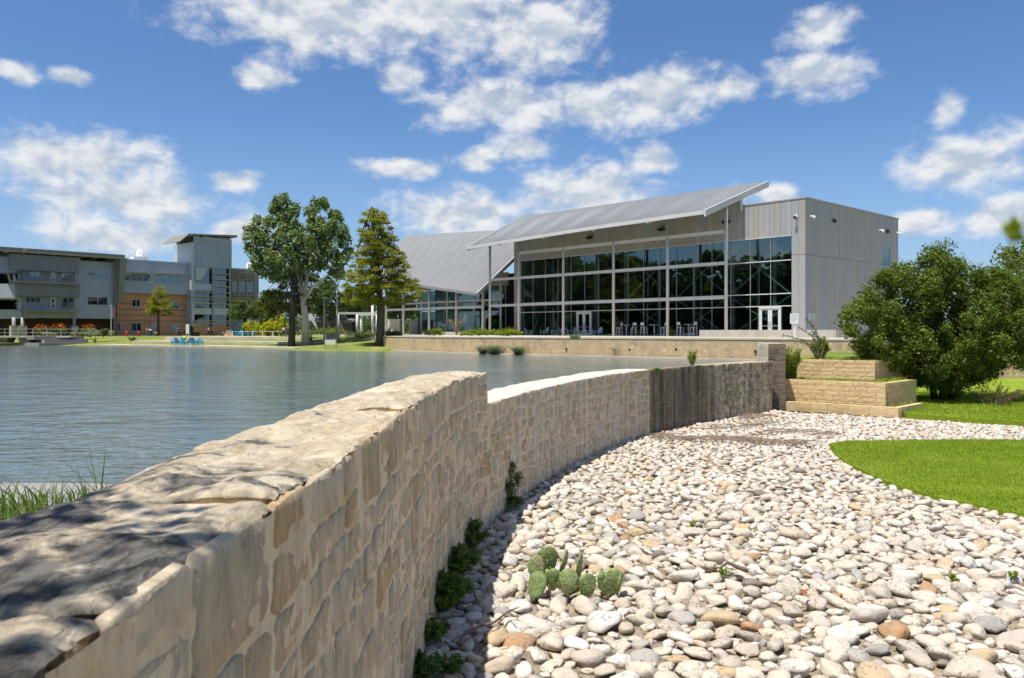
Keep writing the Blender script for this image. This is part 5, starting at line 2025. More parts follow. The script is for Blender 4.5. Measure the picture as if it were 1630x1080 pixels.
# sycamore with pale forked trunk
Ds = 106.0
b0 = foot(487, Ds)
tree('sycamore_tree', 'tall sycamore with white forked trunk on the grassy bank', 'tree', b0,
     [[b0, at(486, 505, Ds), at(483, 482, Ds), at(480, 462, Ds)],
      [at(483, 484, Ds), at(480, 462, Ds), at(470, 445, Ds + .4), at(455, 425, Ds + .5), at(446, 395, Ds + .6)],
      [at(483, 480, Ds), at(487, 455, Ds), at(492, 425, Ds), at(503, 380, Ds), at(506, 345, Ds)],
      [at(485, 478, Ds), at(497, 458, Ds - .6), at(512, 448, Ds - 1), at(530, 430, Ds - 1.2)],
      [at(480, 462, Ds), at(478, 430, Ds + .8), at(474, 390, Ds + 1), at(470, 350, Ds + 1)]],
     [[0.62, 0.44, 0.42, 0.36], [0.3, 0.28, 0.2, 0.14, 0.07], [0.34, 0.27, 0.2, 0.12, 0.05], [0.26, 0.2, 0.15, 0.07], [0.3, 0.22, 0.14, 0.06]],
     [(386, 352), (400, 343), (418, 347), (424, 330), (432, 318), (448, 307), (462, 311), (470, 322), (477, 338), (490, 330), (496, 316), (512, 312), (528, 322), (540, 336), (556, 352), (563, 376), (562, 405), (556, 430), (540, 450), (522, 452), (512, 442), (500, 452), (486, 442), (470, 446), (458, 452), (440, 452), (424, 456), (412, 452), (402, 440), (396, 420), (390, 396)],
     Ds, 5.2, 200, 0.95, 110, 0.40, 'leaf_sycamore', 'bark_pale', 3, 0.11, 44, up=0.35, minsep=0.8, aspect=0.8)

Dc = 96.0
b0 = foot(605, Dc)
tree('cypress_tree', 'bald cypress with layered yellow green boughs at the water edge', 'tree', b0,
     [[b0, b0 + Vector((0, 0, 0.7)), at(606, 500, Dc), at(603, 450, Dc), at(598, 390, Dc), at(592, 330, Dc)]], [[0.85, 0.55, 0.46, 0.34, 0.2, 0.05]],
     [(586, 323), (600, 322), (610, 336), (618, 352), (627, 362), (630, 384), (640, 398), (650, 414), (655, 432), (664, 446), (676, 462), (684, 470), (672, 478), (655, 480), (640, 488), (618, 492), (590, 493), (565, 490), (548, 488), (538, 474), (546, 452), (552, 430), (560, 404), (567, 380), (572, 355), (578, 336)],
     Dc, 4.4, 330, 0.80, 95, 0.33, 'leaf_cypress', 'bark_brown', 8, 0.09, 60, sag=0.05, flat=0.42, up=1.2, minsep=0.45, droop=0.5, aspect=0.35)
b0 = foot(464, 104)
tree('cypress_tree', 'dark trunked cypress standing left of and behind the sycamore', 'tree', b0,
     [[b0, at(465, 510, 104), at(466, 470, 104), at(466, 430, 104)]], [[0.5, 0.4, 0.3, 0.12]],
     [(410, 500), (408, 478), (420, 458), (432, 440), (455, 420), (480, 420), (498, 440), (508, 470), (502, 492), (482, 500), (450, 494), (430, 504)],
     107.5, 2.6, 70, 1.0, 80, 0.34, 'leaf_cypress_dark', 'bark_dark', 12, 0.09, 24, flat=0.55, up=0.7)
D = 152.0
b0 = foot(252, D, 1.85)
tree('cypress_tree', 'small yellow green cypress in front of the brick wing', 'tree', b0,
     [[b0, at(252, 500, D), at(252, 455, D)]], [[0.28, 0.2, 0.05]],
     [(247, 450), (252, 447), (257, 452), (262, 463), (267, 474), (271, 485), (277, 496), (276, 501), (262, 502), (245, 500), (230, 500), (229, 496), (236, 487), (240, 476), (242, 463)],
     D, 3.0, 70, 0.85, 55, 0.40, 'leaf_cypress', 'bark_brown', 21, 0.06, 20, flat=0.5, up=0.8, aspect=0.4, droop=0.4)
D = 146.0
b0 = foot(390, D, 1.8)
tree('oak_tree', 'small round dark oak at the foot of the louvred annex', 'tree', b0,
     [[b0, at(389, 515, D), at(387, 498, D)], [at(389, 515, D), at(394, 500, D)]], [[0.3, 0.2, 0.1], [0.16, 0.08]],
     [(362, 502), (366, 488), (378, 478), (394, 478), (408, 484), (416, 496), (414, 508), (400, 508), (384, 504), (370, 510)],
     D, 3.2, 46, 1.0, 70, 0.42, 'leaf_oak', 'bark_dark', 22, 0.08, 16)
for i, (px, D, out, lab) in enumerate((
        (520, 138, [(492, 500), (494, 470), (506, 455), (525, 450), (540, 458), (548, 478), (545, 500), (520, 506)], 'broad dark oak behind the two lamp posts'),
        (566, 142, [(545, 498), (548, 474), (560, 462), (578, 460), (594, 468), (598, 490), (585, 500), (565, 503)], 'spreading oak behind the white pergola'),
        (440, 150, [(408, 500), (412, 478), (425, 466), (445, 462), (470, 468), (490, 478), (492, 498), (470, 504), (430, 504)], 'wide oak behind the bright yellow green shrubs'),
        (640, 150, [(606, 500), (612, 476), (628, 466), (650, 470), (664, 484), (668, 500), (640, 505)], 'oak half hidden behind the bald cypress'))):
    b0 = foot(px, D, 1.85)
    tree('oak_tree', lab, 'tree', b0, [[b0, at(px - 2, 515, D), at(px - 4, 498, D), at(px, 480, D)], [at(px - 2, 515, D), at(px + 9, 498, D)], [at(px - 1, 518, D), at(px - 14, 500, D)]],
         [[0.35, 0.26, 0.2, 0.1], [0.18, 0.1], [0.18, 0.1]], out, D, 4.0, 60, 1.35, 70, 0.5, 'leaf_oak', 'bark_dark', 30 + i, 0.1, 20)

# big evergreen bush by the planters
D = 30.2
b0 = Vector(((1500 - CX) / F * D, D, 0.0))
BUSH = [(1332, 505), (1346, 482), (1372, 466), (1392, 440), (1418, 424), (1440, 416), (1462, 404), (1470, 390), (1492, 382), (1514, 388), (1524, 408), (1548, 424), (1570, 438), (1584, 424), (1610, 432), (1636, 452), (1668, 490), (1676, 540), (1656, 580), (1620, 592), (1585, 600), (1560, 612), (1540, 636), (1520, 640), (1500, 628), (1478, 618), (1448, 606), (1420, 606), (1396, 596), (1380, 586), (1366, 566), (1344, 546)]
tree('evergreen_bush', 'large dense evergreen bush overhanging the stone planters', 'bush', b0,
     [[b0, at(1505, 600, D), at(1520, 560, D), at(1530, 500, D)], [b0 + Vector((-.2, .1, 0)), at(1480, 600, D), at(1450, 560, D), at(1410, 520, D)],
      [b0 + Vector((.1, .2, 0)), at(1510, 600, D + .6), at(1500, 540, D + .8), at(1492, 440, D + .6)], [b0 + Vector((.25, 0, 0)), at(1530, 610, D - .3), at(1570, 570, D - .4), at(1610, 530, D - .4)]],
     [[0.15, 0.12, 0.09, 0.04], [0.13, 0.10, 0.07, 0.03], [0.14, 0.11, 0.08, 0.03], [0.12, 0.09, 0.06, 0.03]],
     BUSH, D, 2.6, 520, 0.40, 170, 0.120, 'leaf_bush', 'bark_dark', 41, 0.035, 90, up=0.5, minsep=0.16, aspect=0.55)
D = 64.0
b0 = foot(1660, D, 1.5)
tree('oak_tree', 'dark leafy tree at the right edge behind the bush', 'tree', b0, [[b0, at(1658, 500, D), at(1660, 450, D)]], [[0.5, 0.35, 0.15]],
     [(1576, 470), (1574, 442), (1584, 436), (1588, 408), (1604, 396), (1630, 390), (1670, 376), (1720, 392), (1745, 430), (1750, 500), (1700, 516), (1620, 512), (1580, 500)],
     D, 4.5, 120, 0.95, 120, 0.27, 'leaf_bush', 'bark_dark', 44, 0.1, 26, minsep=0.6)
# tree line on the left shore, mirrored in the glass front
g = np.random.default_rng(77)
cl = []
rr = []
for i in range(64):
    y0 = -6 + i * 2.1 + g.uniform(-2, 2); x0 = min(-84 + max(0, (40 - y0)) * 0.5, -0.72 * y0 - 7) - g.uniform(0, 14)
    h = g.uniform(15, 21)
    for k in range(26):
        f = g.random() ** 1.35
        cl.append((x0 + g.normal() * 2.8 * (1.1 - 0.5 * f), y0 + g.normal() * 2.8 * (1.1 - 0.5 * f), 1.0 + h * f)); rr.append([2.1 * g.uniform(.7, 1.2)] * 3)
V, T, tone = leaf_cloud(cl, rr, 42, 1.7, 78)
o = np_mesh('shore_wood', V, T, 'leaf_oak', attrs={'tone': tone})
set_props(o, 'dark wood along the left shore seen only mirrored in glass', 'wood', kind='stuff')

# far belt of trees closing the view between the buildings
cl, rr = [], []
for i in range(60):
    px = 395 + i * 4.6 + g.uniform(-3, 3); Dq = g.uniform(185, 215)
    w = at(px, g.uniform(497, 529), Dq)
    cl.append(tuple(w)); rr.append([3.2, 3.2, 2.4])
for i in range(40):
    px = 1430 + i * 9; Dq = g.uniform(150, 190)
    w = at(px, g.uniform(505, 526), Dq)
    cl.append(tuple(w)); rr.append([4, 4, 2.8])
V, T, tone = leaf_cloud(cl, rr, 110, 0.9, 79)
o = np_mesh('distant_wood', V, T, 'leaf_oak', attrs={'tone': tone})
set_props(o, 'distant belt of dark trees on the horizon behind the buildings', 'wood', kind='stuff')

# live oak over the camera: only its dappled shade and a twig come into the picture
ov = thing('shade_tree', 'overhanging tree giving dappled shade, a twig tip at the right edge', 'tree', (-4.2, -3.5, 0.7))
mb = MB()
mb.tube([(-4.2, -3.5, 0.6), (-4.1, -3.3, 3), (-3.8, -2.6, 5), (-3.4, -1.0, 6.8)], [0.35, 0.28, 0.22, 0.1], 10)
mb.tube([(-3.9, -2.9, 4.4), (-2, -2.4, 5.6), (0.6, -1.0, 5.4), (0.9, 0.3, 3.6), (0.285, 0.40, 2.768)], [0.16, 0.1, 0.05, 0.02, 0.0015], 6)
cl, rr = [], []
g = np.random.default_rng(91)
for _ in range(210):
    y = g.uniform(-5, 1.6); x = g.uniform(-8, -2.15)
    z = g.uniform(5.8, 8.6)
    cl.append((x, y, z)); rr.append([0.42 * g.uniform(.6, 1.3)] * 3)
limbs(mb, [(-3.8, -2.6, 5), (-3.4, -1.0, 6.8)], 0.06, [c for c in cl[:40]], 5)
obj('trunk', mb, 'bark_dark', ov, True)
V, T, tone = leaf_cloud(cl, rr, 75, 0.14, 92)
g = np.random.default_rng(5)
tw = [(0.80 + 0.07 * g.normal() * 0.4, 0.80 + 0.03 * g.normal(), 2.95 + 0.02 * g.normal()) for _ in range(3)]
V2, T2, tone2 = leaf_cloud([(0.252, 0.40, 2.751), (0.265, 0.40, 2.757)], [[0.006, 0.006, 0.003], [0.008, 0.008, 0.004]], 4, 0.014, 6)
np_mesh('crown', np.concatenate([V, V2]), np.concatenate([T, T2 + len(V)]), 'leaf_lime', ov, attrs={'tone': np.concatenate([tone, tone2])})


# ---- shrubs and smaller plants
def shrub(name, label, cat, base, rx, ry, h, per, leaf, mat, seed, ncl=14, group=None, top=None):
    """low leafy mound; top = (material, count) for flowers"""
    t = thing(name, label, cat, tuple(base), group)
    g = np.random.default_rng(seed)
    cl, rr = [], []
    for _ in range(ncl):
        a = g.uniform(0, 6.28); q = math.sqrt(g.random()) * 0.8
        k = math.sqrt(max(0.05, 1 - q * q))
        cl.append((base[0] + math.cos(a) * q * rx, base[1] + math.sin(a) * q * ry, base[2] + h * k * g.uniform(0.35, 0.75)))
        rr.append([0.38 * rx, 0.38 * ry, h * 0.38 * k])
    mb = MB()
    for c in cl[:6]:
        mb.tube([(base[0], base[1], base[2] - 0.05), c], [0.03 * h, 0.01 * h], 5)
    obj('stem', mb, 'bark_brown', t)
    V, T, tone = leaf_cloud(cl, rr, per, leaf, seed, 0.6)
    np_mesh('foliage', V, T, mat, t, attrs={'tone': tone})
    if top:
        V, T, tone = leaf_cloud([(c[0], c[1], c[2] + h * 0.42) for c in cl], [[r_[0] * 0.9, r_[1] * .9, h * 0.22] for r_ in rr], top[1], leaf * 0.9, seed + 1, 0.2)
        np_mesh('flowers', V, T, top[0], t, attrs={'tone': tone})
    return t


for i, (px0, px1, ytop, lab, mat, Dq) in enumerate(((388, 418, 503, 'bright yellow green shrub beside the small round oak', 'leaf_yellow', 138), (414, 440, 499, 'bright yellow green shrub, middle of the three in the hedge', 'leaf_yellow', 137),
                                                    (436, 462, 500, 'bright yellow green shrub left of the dark cypress trunk', 'leaf_yellow', 136))):
    b0 = foot((px0 + px1) / 2, Dq, 1.8)
    w = (px1 - px0) / 2 * Dq / F
    h = EYE + (HY - ytop) / F * Dq - 1.8
    shrub('yellow_shrub', lab, 'shrub', b0, w * 1.1, w, h, 60, 0.4, mat, 400 + i, 18, 'yellow green shrubs of the hedge')
fl_l = (('leftmost orange flowering bed behind the bridge rail', 50, 78, 519), ('tallest orange flowering bed under the office block', 78, 108, 516), ('small orange flowering bed right of the tall one', 130, 152, 519))
for i, (lab, a, b_, yt) in enumerate(fl_l):
    Dq = 137 + i
    b0 = foot((a + b_) / 2, Dq, 1.85)
    w = (b_ - a) / 2 * Dq / F
    shrub('flower_bed', lab, 'flowers', b0, w * 1.1, 1.0, EYE + (HY - yt) / F * Dq - 1.85, 50, 0.30, 'leaf_hedge', 420 + i, 14, 'orange flowering beds', ('petal_orange', 7))
hd_l = (('pale clipped mound among the orange flowers behind the rail', 68, 88, 527, 'leaf_silver'), ('low dark green mound left of the long hedge', 112, 132, 526, 'leaf_hedge'), ('long grey green hedge mound on the terrace', 128, 160, 522, 'leaf_silver'),
        ('dark green mound at the right of the long hedge', 156, 174, 521, 'leaf_hedge'), ('pale rounded shrub at the foot of the flag pole', 168, 184, 525, 'leaf_silver'))
for i, (lab, a, b_, yt, mt) in enumerate(hd_l):
    Dq = 131 + i * 0.6
    b0 = foot((a + b_) / 2, Dq, 1.85)
    w = (b_ - a) / 2 * Dq / F
    shrub('hedge_mound', lab, 'shrub', b0, w * 1.15, 1.1, EYE + (HY - yt) / F * Dq - 1.85, 60, 0.24, mt, 440 + i, 14, 'mounded shrubs on the terrace')
sh_l = (('yellow green ground cover clump by the white hall column', 780, 830, 521, 89, 'leaf_lime'), ('yellow green ground cover clump right of the bare shrub', 734, 782, 522, 93, 'leaf_lime'), ('yellow green ground cover clump left of the bare shrub', 674, 708, 521, 97, 'leaf_lime'),
        ('dark low hedge left of the cypress trunk', 545, 602, 524, 104, 'leaf_hedge'), ('low green hedge between cypress trunk and wing columns', 610, 640, 524, 101, 'leaf_hedge'), ('green hedge in front of the dark shelter', 488, 560, 519, 133, 'leaf_lime'))
for i, (lab, a, b_, yt, Dq, mt) in enumerate(sh_l):
    zb = 2.15 if a > 650 else 1.8
    b0 = foot((a + b_) / 2, Dq, zb)
    w = (b_ - a) / 2 * Dq / F
    shrub('low_hedge', lab, 'hedge', b0, w * 1.15, 0.8, EYE + (HY - yt) / F * Dq - zb, 70, 0.17, mt, 460 + i, 26, 'low planting along the patio edge')


def tuft(name, label, base, r, h, n, w, mat, seed, lean=0.7, cat='grass', group=None, spread=None):
    g = np.random.default_rng(seed)
    a = g.uniform(0, 6.28, n); q = np.sqrt(g.random(n)) * r
    V, T, tone = blades(base[0] + np.cos(a) * q, base[1] + np.sin(a) * q, base[2], h, w, lean, seed)
    o = np_mesh(name, V, T, mat, attrs={'tone': tone}, loc=tuple(base))
    return set_props(o, label, cat, group)


for i, (px, yb, h, r, lab) in enumerate(((785, 564, 0.95, 0.95, 'largest grey green grass clump at the foot of the ochre wall'), (823, 565, 0.85, 0.6, 'round grey green grass clump right of the largest one by the water'), (985, 568, 0.9, 0.5, 'lone grey green grass clump at the middle of the ochre wall'),
                                         (768, 563.5, 0.7, 0.6, 'small grey green grass clump left of the largest one by the water'))):
    c = ray(px, yb, 0.55)
    tuft('grass_clump', lab, c + Vector((0.1, 0.25, 0)), r * 0.55, h * 1.1, 700, 0.05, 'leaf_silver', 480 + i, 1.1, 'grass', 'ornamental grasses by the water')
c = HB.p(27.5, 7.5, PATIO_Z); tuft('grass_clump', 'tiny grey tuft on the ochre wall top below the left doors', ray(915, 539.5, 2.14), 0.35, 0.4, 250, 0.05, 'leaf_silver', 490, 1.0)

# bare shrub by the wing
c = at(727, 531, 96)
bs = thing('bare_shrub', 'thin bare shrub in front of the pavilion wing columns', 'shrub', tuple(c))
mb = MB()
g = random.Random(4)
tips = []
for i in range(22):
    e = c + Vector((g.uniform(-1.3, 1.3), g.uniform(-.8, .8), g.uniform(1.1, 2.4)))
    mb.tube([c + Vector((0, 0, -.2)), c.lerp(e, 0.5) + Vector((0, 0, 0.25)), e], [0.05, 0.03, 0.012], 5, False); tips.append(tuple(e))
obj('branches', mb, 'dry_twig', bs)
V, T, tone = leaf_cloud(tips, [[0.3] * 3] * len(tips), 14, 0.12, 7)
np_mesh('foliage', V, T, 'leaf_silver', bs, attrs={'tone': tone})


# leafy weeds at the foot of the wall
def weed(label, base, h, r, nst, per, leaf, seed, mat='leaf_weed', aspect=0.45, upright=0.6, group='leafy weeds along the wall foot', name='leafy_weed', stem='stem_green'):
    t = thing(name, label, 'plant', tuple(base), group)
    g = np.random.default_rng(seed)
    mb = MB(); pts_ = []
    for _ in range(nst):
        a = g.uniform(0, 6.28); q = r * math.sqrt(g.random())
        b_ = Vector((base[0] + 0.3 * q * math.cos(a), base[1] + 0.3 * q * math.sin(a), base[2] - 0.02))
        e = Vector((base[0] + q * math.cos(a), base[1] + q * math.sin(a), base[2] + h * g.uniform(0.45, 1.0) * (1 - (1 - upright) * q / r)))
        m_ = b_.lerp(e, 0.55) + Vector((0, 0, 0.12 * h))
        mb.tube([b_, m_, e], [0.005 * (0.5 + h), 0.004 * (.5 + h), 0.002], 4, False)
        for f in np.linspace(0.25, 1.0, 7):
            p_ = b_.lerp(m_, f * 2) if f < 0.5 else m_.lerp(e, f * 2 - 1)
            pts_.append(tuple(p_))
    obj('stems', mb, stem, t)
    V, T, tone = leaf_cloud(pts_, [[leaf * 0.75] * 3] * len(pts_), per, leaf, seed, 0.6, aspect, 0.4)
    np_mesh('leaves', V, T, mat, t, attrs={'tone': tone})
    return t


for i, (px, py, h, r, ns, lab) in enumerate(((636, 1078, 0.20, 0.16, 14, 'leafy weed nearest the camera at the wall foot'), (672, 1022, 0.24, 0.14, 16, 'small leafy weed, second from the nearest along the wall'),
                                             (706, 965, 0.38, 0.30, 60, 'dense dark leafy weed clump beside the cactus'), (724, 915, 0.38, 0.30, 60, 'middle clump of the dense wall foot weeds'),
                                             (748, 868, 0.34, 0.26, 44, 'far clump of the dense wall foot weeds'), (712, 1064, 0.12, 0.13, 8, 'sparse sprig between cobbles right of the nearest weed'),
                                             (810, 806, 0.20, 0.26, 22, 'low weed mat at the base of the tall feathery weed'))):
    c = ray(px, py, 0.03)
    c.x = max(c.x, float(wall_x(c.y)) + 0.05)
    weed(lab, c, h, r, ns, 6, 0.06, 500 + i)
c = ray(804, 806, 0.0)
weed('tall feathery weed with narrow leaves against the curved wall', c, 0.85, 0.26, 16, 12, 0.13, 520, 'leaf_hedge', 0.14, 0.9, None, 'feathery_weed')
for i, (px, py, lab) in enumerate(((1520, 926, 'tiny green sprout among cobbles at right'), (1100, 838, 'tiny green sprout among cobbles beyond the cactus'), (1150, 915, 'tiny pale sprout beside the grey stick'), (1612, 920, 'tiny green sprout at the right edge of the cobbles'))):
    weed(lab, ray(px, py, 0.02), 0.09, 0.07, 6, 4, 0.035, 530 + i, 'leaf_lime', 0.4, 0.7, 'tiny sprouts between the cobbles', 'small_sprout')
weed('slender green plant rooted on top of the dark stained wall', Vector((*[float(v) for v in wall_at(S_DARK + 3.05, -0.18)], TOP_LO - 0.03)), 0.52, 0.15, 14, 6, 0.07, 541, 'leaf_lime', 0.25, 0.95, None, 'wall_plant')
weed('small green tuft at the start of the dark stained wall', Vector((*[float(v) for v in wall_at(S_DARK + 0.35, 0.02)], TOP_LO - 0.08)), 0.12, 0.12, 10, 6, 0.06, 542, 'leaf_weed', 0.4, 0.5, None, 'wall_plant')
weed('upright leafy shrub growing right beside the stone pier', Vector((10.05, 28.95, 1.0)), 1.22, 0.42, 46, 9, 0.12, 543, 'leaf_lime', 0.22, 0.9, None, 'pier_shrub')
weed('yellow green bushy plant behind the sprawling stems', Vector((11.75, 30.6, 1.6)), 0.95, 0.40, 36, 9, 0.12, 544, 'leaf_lime', 0.25, 0.85, None, 'planter_shrub')
sp_ = thing('sprawling_plant', 'sprawling plant with long bare stems on the highest planter', 'plant', (11.45, 29.7, 1.6))
mb = MB(); tips = []
for ex, ey, ez, k in ((-1.35, .1, 0.95, .3), (-1.0, -.1, 0.75, .25), (-0.5, 0, 1.55, .3), (-0.25, .1, 1.1, .2), (0.15, .1, 0.9, .2), (-.7, .2, 1.25, .3)):
    b_ = Vector((11.45, 29.7, 1.6)); e = b_ + Vector((ex, ey, ez)); m_ = b_.lerp(e, 0.5) + Vector((0.12, 0, k))
    mb.tube([b_, m_, e], [0.028, 0.018, 0.006], 5, False)
    for f in np.linspace(0.1, 1, 12):
        tips.append(tuple((b_.lerp(m_, f * 2) if f < .5 else m_.lerp(e, f * 2 - 1))))
mb.tube([(11.45, 29.66, 1.7), (11.42, 29.5, 1.3), (11.40, 29.45, 1.0)], [0.05, 0.06, 0.03], 6)
obj('stems', mb, 'dry_twig', sp_)
V, T, tone = leaf_cloud(tips, [[0.07] * 3] * len(tips), 7, 0.10, 545, 0.4, 0.3)
np_mesh('leaves', V, T, 'leaf_weed', sp_, attrs={'tone': tone})
weed('dry brown brush at the right foot of the big bush', Vector((17.0, 28.2, 0.1)), 0.9, 1.1, 40, 4, 0.09, 546, 'leaf_brown', 0.3, 0.7, None, 'dry_brush', 'dry_twig')

# tall grass at the lower left behind the wall
g = np.random.default_rng(8)
n = 9500
x = g.uniform(-10, -1.9, n); y = g.uniform(3.2, 9.2, n)
kk = (y < 7.2 + 0.42 * (-x)) & (y > 3.0)
V, T, tone = blades(x[kk], y[kk], 0.70, 0.42, 0.018, 0.9, 9)
set_props(np_mesh('shore_grass', V, T, 'grass_shore_shaded', attrs={'tone': tone}), 'tall green grass on the shore behind the near wall', 'grass', kind='stuff')
tuft('grass_tuft', 'small green grass tuft peeping over the near wall top', (-2.02, 4.2, 1.15), 0.16, 0.95, 70, 0.016, 'grass_shore_shaded', 10, 0.5)
# ================================================================== cactus, sticks, litter
cc0 = ray(905, 948, 0.0)
cact = thing('prickly_pear', 'clump of flat prickly pear cactus pads growing among the cobbles', 'cactus', tuple(cc0))
kpx = 8.2 / F / 3.26 * 1.25
PADS = [(885, 430, 104, 132, 0.1, 0.25), (830, 482, 88, 128, 0.35, -0.15), (828, 562, 96, 120, -0.5, -0.3), (912, 532, 84, 104, 0.0, 0.1), (968, 440, 92, 112, 1.25, 0.2), (992, 542, 96, 112, -0.15, 0.0),
        (1048, 470, 96, 132, 1.2, 0.25), (1092, 562, 92, 104, 0.25, 0.1), (1188, 572, 84, 108, -0.1, 0.05), (1163, 562, 84, 100, 1.2, -0.1), (1256, 552, 88, 108, 1.2, 0.12), (1222, 556, 96, 122, 0.2, 0.05), (1020, 600, 90, 80, 0.1, 0.5)]
gs_ = random.Random(12)
for i, (zx, zy, w, h, yaw, lean) in enumerate(PADS):
    px, py = 600 + zx / 3.26, 760 + zy / 3.26
    Dp = 8.15 + (0.22 if i in (0, 4, 6, 9) else (-0.06 if i in (2, 5, 7) else 0.06))
    c = at(px, py, Dp)
    c.z = max(c.z, h * kpx * 0.42)
    rx, rz, ry = w * kpx / 2, h * kpx / 2, 0.020
    V, T = ICO1
    P_ = V.copy()
    # pad: egg outline, narrow at the foot
    ax = P_[:, 2]
    P_ = np.stack([P_[:, 0] * rx * (0.86 + 0.22 * ax), P_[:, 1] * ry * (1.2 - 0.2 * ax) + 0.012 * np.sin(ax * 2 + i), ax * rz], 1)
    m3 = np.array((Matrix.Rotation(yaw, 3, 'Z') @ Matrix.Rotation(gs_.uniform(-.2, .2), 3, 'Y') @ Matrix.Rotation(lean, 3, 'X')))
    W = P_ @ m3.T + np.array(c)
    pad = np_mesh('pad', W, T, 'cactus', cact, True)
    mb = MB()
    for a in np.linspace(-0.8, 0.8, 7):
        for b_ in np.linspace(-0.85, 0.9, 8):
            xx, zz = a + gs_.uniform(-.08, .08), b_ + gs_.uniform(-.06, .06)
            if xx * xx + zz * zz > 0.96: continue
            yy = math.sqrt(max(0, 1 - xx * xx - zz * zz))
            for sg in (-1, 1):
                q = np.array([xx * rx * (0.86 + 0.22 * zz), sg * yy * ry * 1.1, zz * rz])
                n_ = np.array([xx * 0.5, sg, zz * 0.4]) + np.array([gs_.uniform(-.5, .5), 0, gs_.uniform(-.7, .5)])
                n_ /= np.linalg.norm(n_)
                p0 = q @ m3.T + np.array(c); p1 = p0 + (n_ @ m3.T) * gs_.uniform(0.018, 0.038)
                s_ = (np.array([1, 0, 0]) @ m3.T) * 0.0034
                mb.add([p0 - s_, p0 + s_, p1, p0 + (np.array([0, 0, 1]) @ m3.T) * 0.002], [(0, 1, 2), (0, 2, 3)])
    o = obj('spines', mb, 'spine', pad); o['kind'] = 'stuff'
for zx, zy in ((883, 490), (1206, 487), (1050, 607)):
    c = at(600 + zx / 3.26, 760 + zy / 3.26, 8.05)
    obj('fruit', MB().ball(c, (0.018, 0.018, 0.028), 8, 6), 'cactus_fruit', cact, True)

st1 = thing('dead_stick', 'dark forked stick lying across the shadow edge near the cactus', 'stick', tuple(ray(760, 1003, 0.06)))
P1 = [ray(728, 1024, 0.06), ray(740, 1008, 0.09), ray(760, 999, 0.11), ray(788, 990, 0.12), ray(808, 974, 0.13), ray(826, 967, 0.13)]
obj('branch', MB().tube(P1, [0.012, 0.012, 0.011, 0.010, 0.008, 0.004], 6), 'stick', st1, True)
obj('fork', MB().tube([P1[4] + Vector((0, 0, 0)), ray(818, 982, 0.12), ray(826, 979, 0.13)], [0.007, 0.006, 0.003], 5), 'stick', st1, True)
st2 = thing('dead_stick', 'short grey broken stick lying on the sunlit cobbles', 'stick', tuple(ray(1172, 902, 0.08)))
P2 = [ray(1190, 909, 0.09), ray(1172, 902, 0.11), ray(1158, 895, 0.11), ray(1148, 903, 0.10)]
obj('branch', MB().tube(P2, [0.026, 0.024, 0.018, 0.010], 7), 'stick', st2, True)
lf = thing('fallen_leaf', 'curled rust coloured leaf lying on the cobbles', 'leaf', tuple(ray(1279, 946, 0.10)))
c = ray(1279, 946, 0.12)
obj('blade', MB().add([c + Vector((-.05, 0, 0)), c + Vector((0, -.03, .02)), c + Vector((.06, 0, .05)), c + Vector((0, .035, .035)), c + Vector((-.01, 0, -.005))], [(0, 1, 4), (1, 2, 4), (2, 3, 4), (3, 0, 4)]), 'dead_leaf', lf)
obj('stalk', MB().tube([c + Vector((-.05, 0, 0)), c + Vector((-.09, 0.01, -.01))], 0.003, 4), 'dead_leaf', lf)

# drift lines of twigs
g = random.Random(66)
mb = MB()
LINES = [[(1040, 692), (1090, 697), (1150, 698), (1210, 702), (1290, 706)], [(1180, 663), (1225, 662)], [(1110, 684), (1180, 678), (1240, 672)], [(1200, 690), (1260, 686), (1330, 690)]]
for ln, n_ in zip(LINES, (230, 50, 60, 60)):
    for _ in range(n_):
        t = g.random() * (len(ln) - 1); i = int(t); f = t - i
        px = ln[i][0] * (1 - f) + ln[i + 1][0] * f + g.gauss(0, 4); py = ln[i][1] * (1 - f) + ln[i + 1][1] * f + g.gauss(0, 1.8)
        c = ray(px, py, 0.05)
        if c.x < float(wall_x(c.y)) + 0.15: continue
        a = g.gauss(0, 0.7); l_ = g.uniform(0.06, 0.3)
        d_ = Vector((math.cos(a), math.sin(a), g.uniform(-.05, .05))) * l_
        mb.tube([c - d_, c + Vector((0, 0, 0.02)), c + d_], [0.006, 0.010, 0.004], 4, False)
set_props(obj('drift_twigs', mb, 'dry_twig'), 'brown drift lines of twigs across the far cobbles', 'twigs', kind='stuff')
# bits of bark and dry leaves between the cobbles
mb = MB()
for _ in range(900):
    y = 4.6 + 12 * g.random() ** 1.4; x = g.uniform(float(wall_x(y)) + 0.05, min(0.66 * y + 0.3, 6.6 if 11.5 < y < 19 else 99))
    c = Vector((x, y, g.uniform(-0.035, 0.0))); a = g.uniform(0, 6.28); l_ = g.uniform(0.012, 0.045)
    u_ = Vector((math.cos(a), math.sin(a), g.uniform(-.2, .4))) * l_; v_ = Vector((-math.sin(a), math.cos(a), g.uniform(-.2, .2))) * l_ * 0.4
    mb.add([c - u_, c + v_, c + u_, c - v_], [(0, 1, 2, 3)])
set_props(obj('leaf_litter', mb, 'leaf_brown'), 'dry brown leaf litter in the gaps between cobbles', 'litter', kind='stuff')


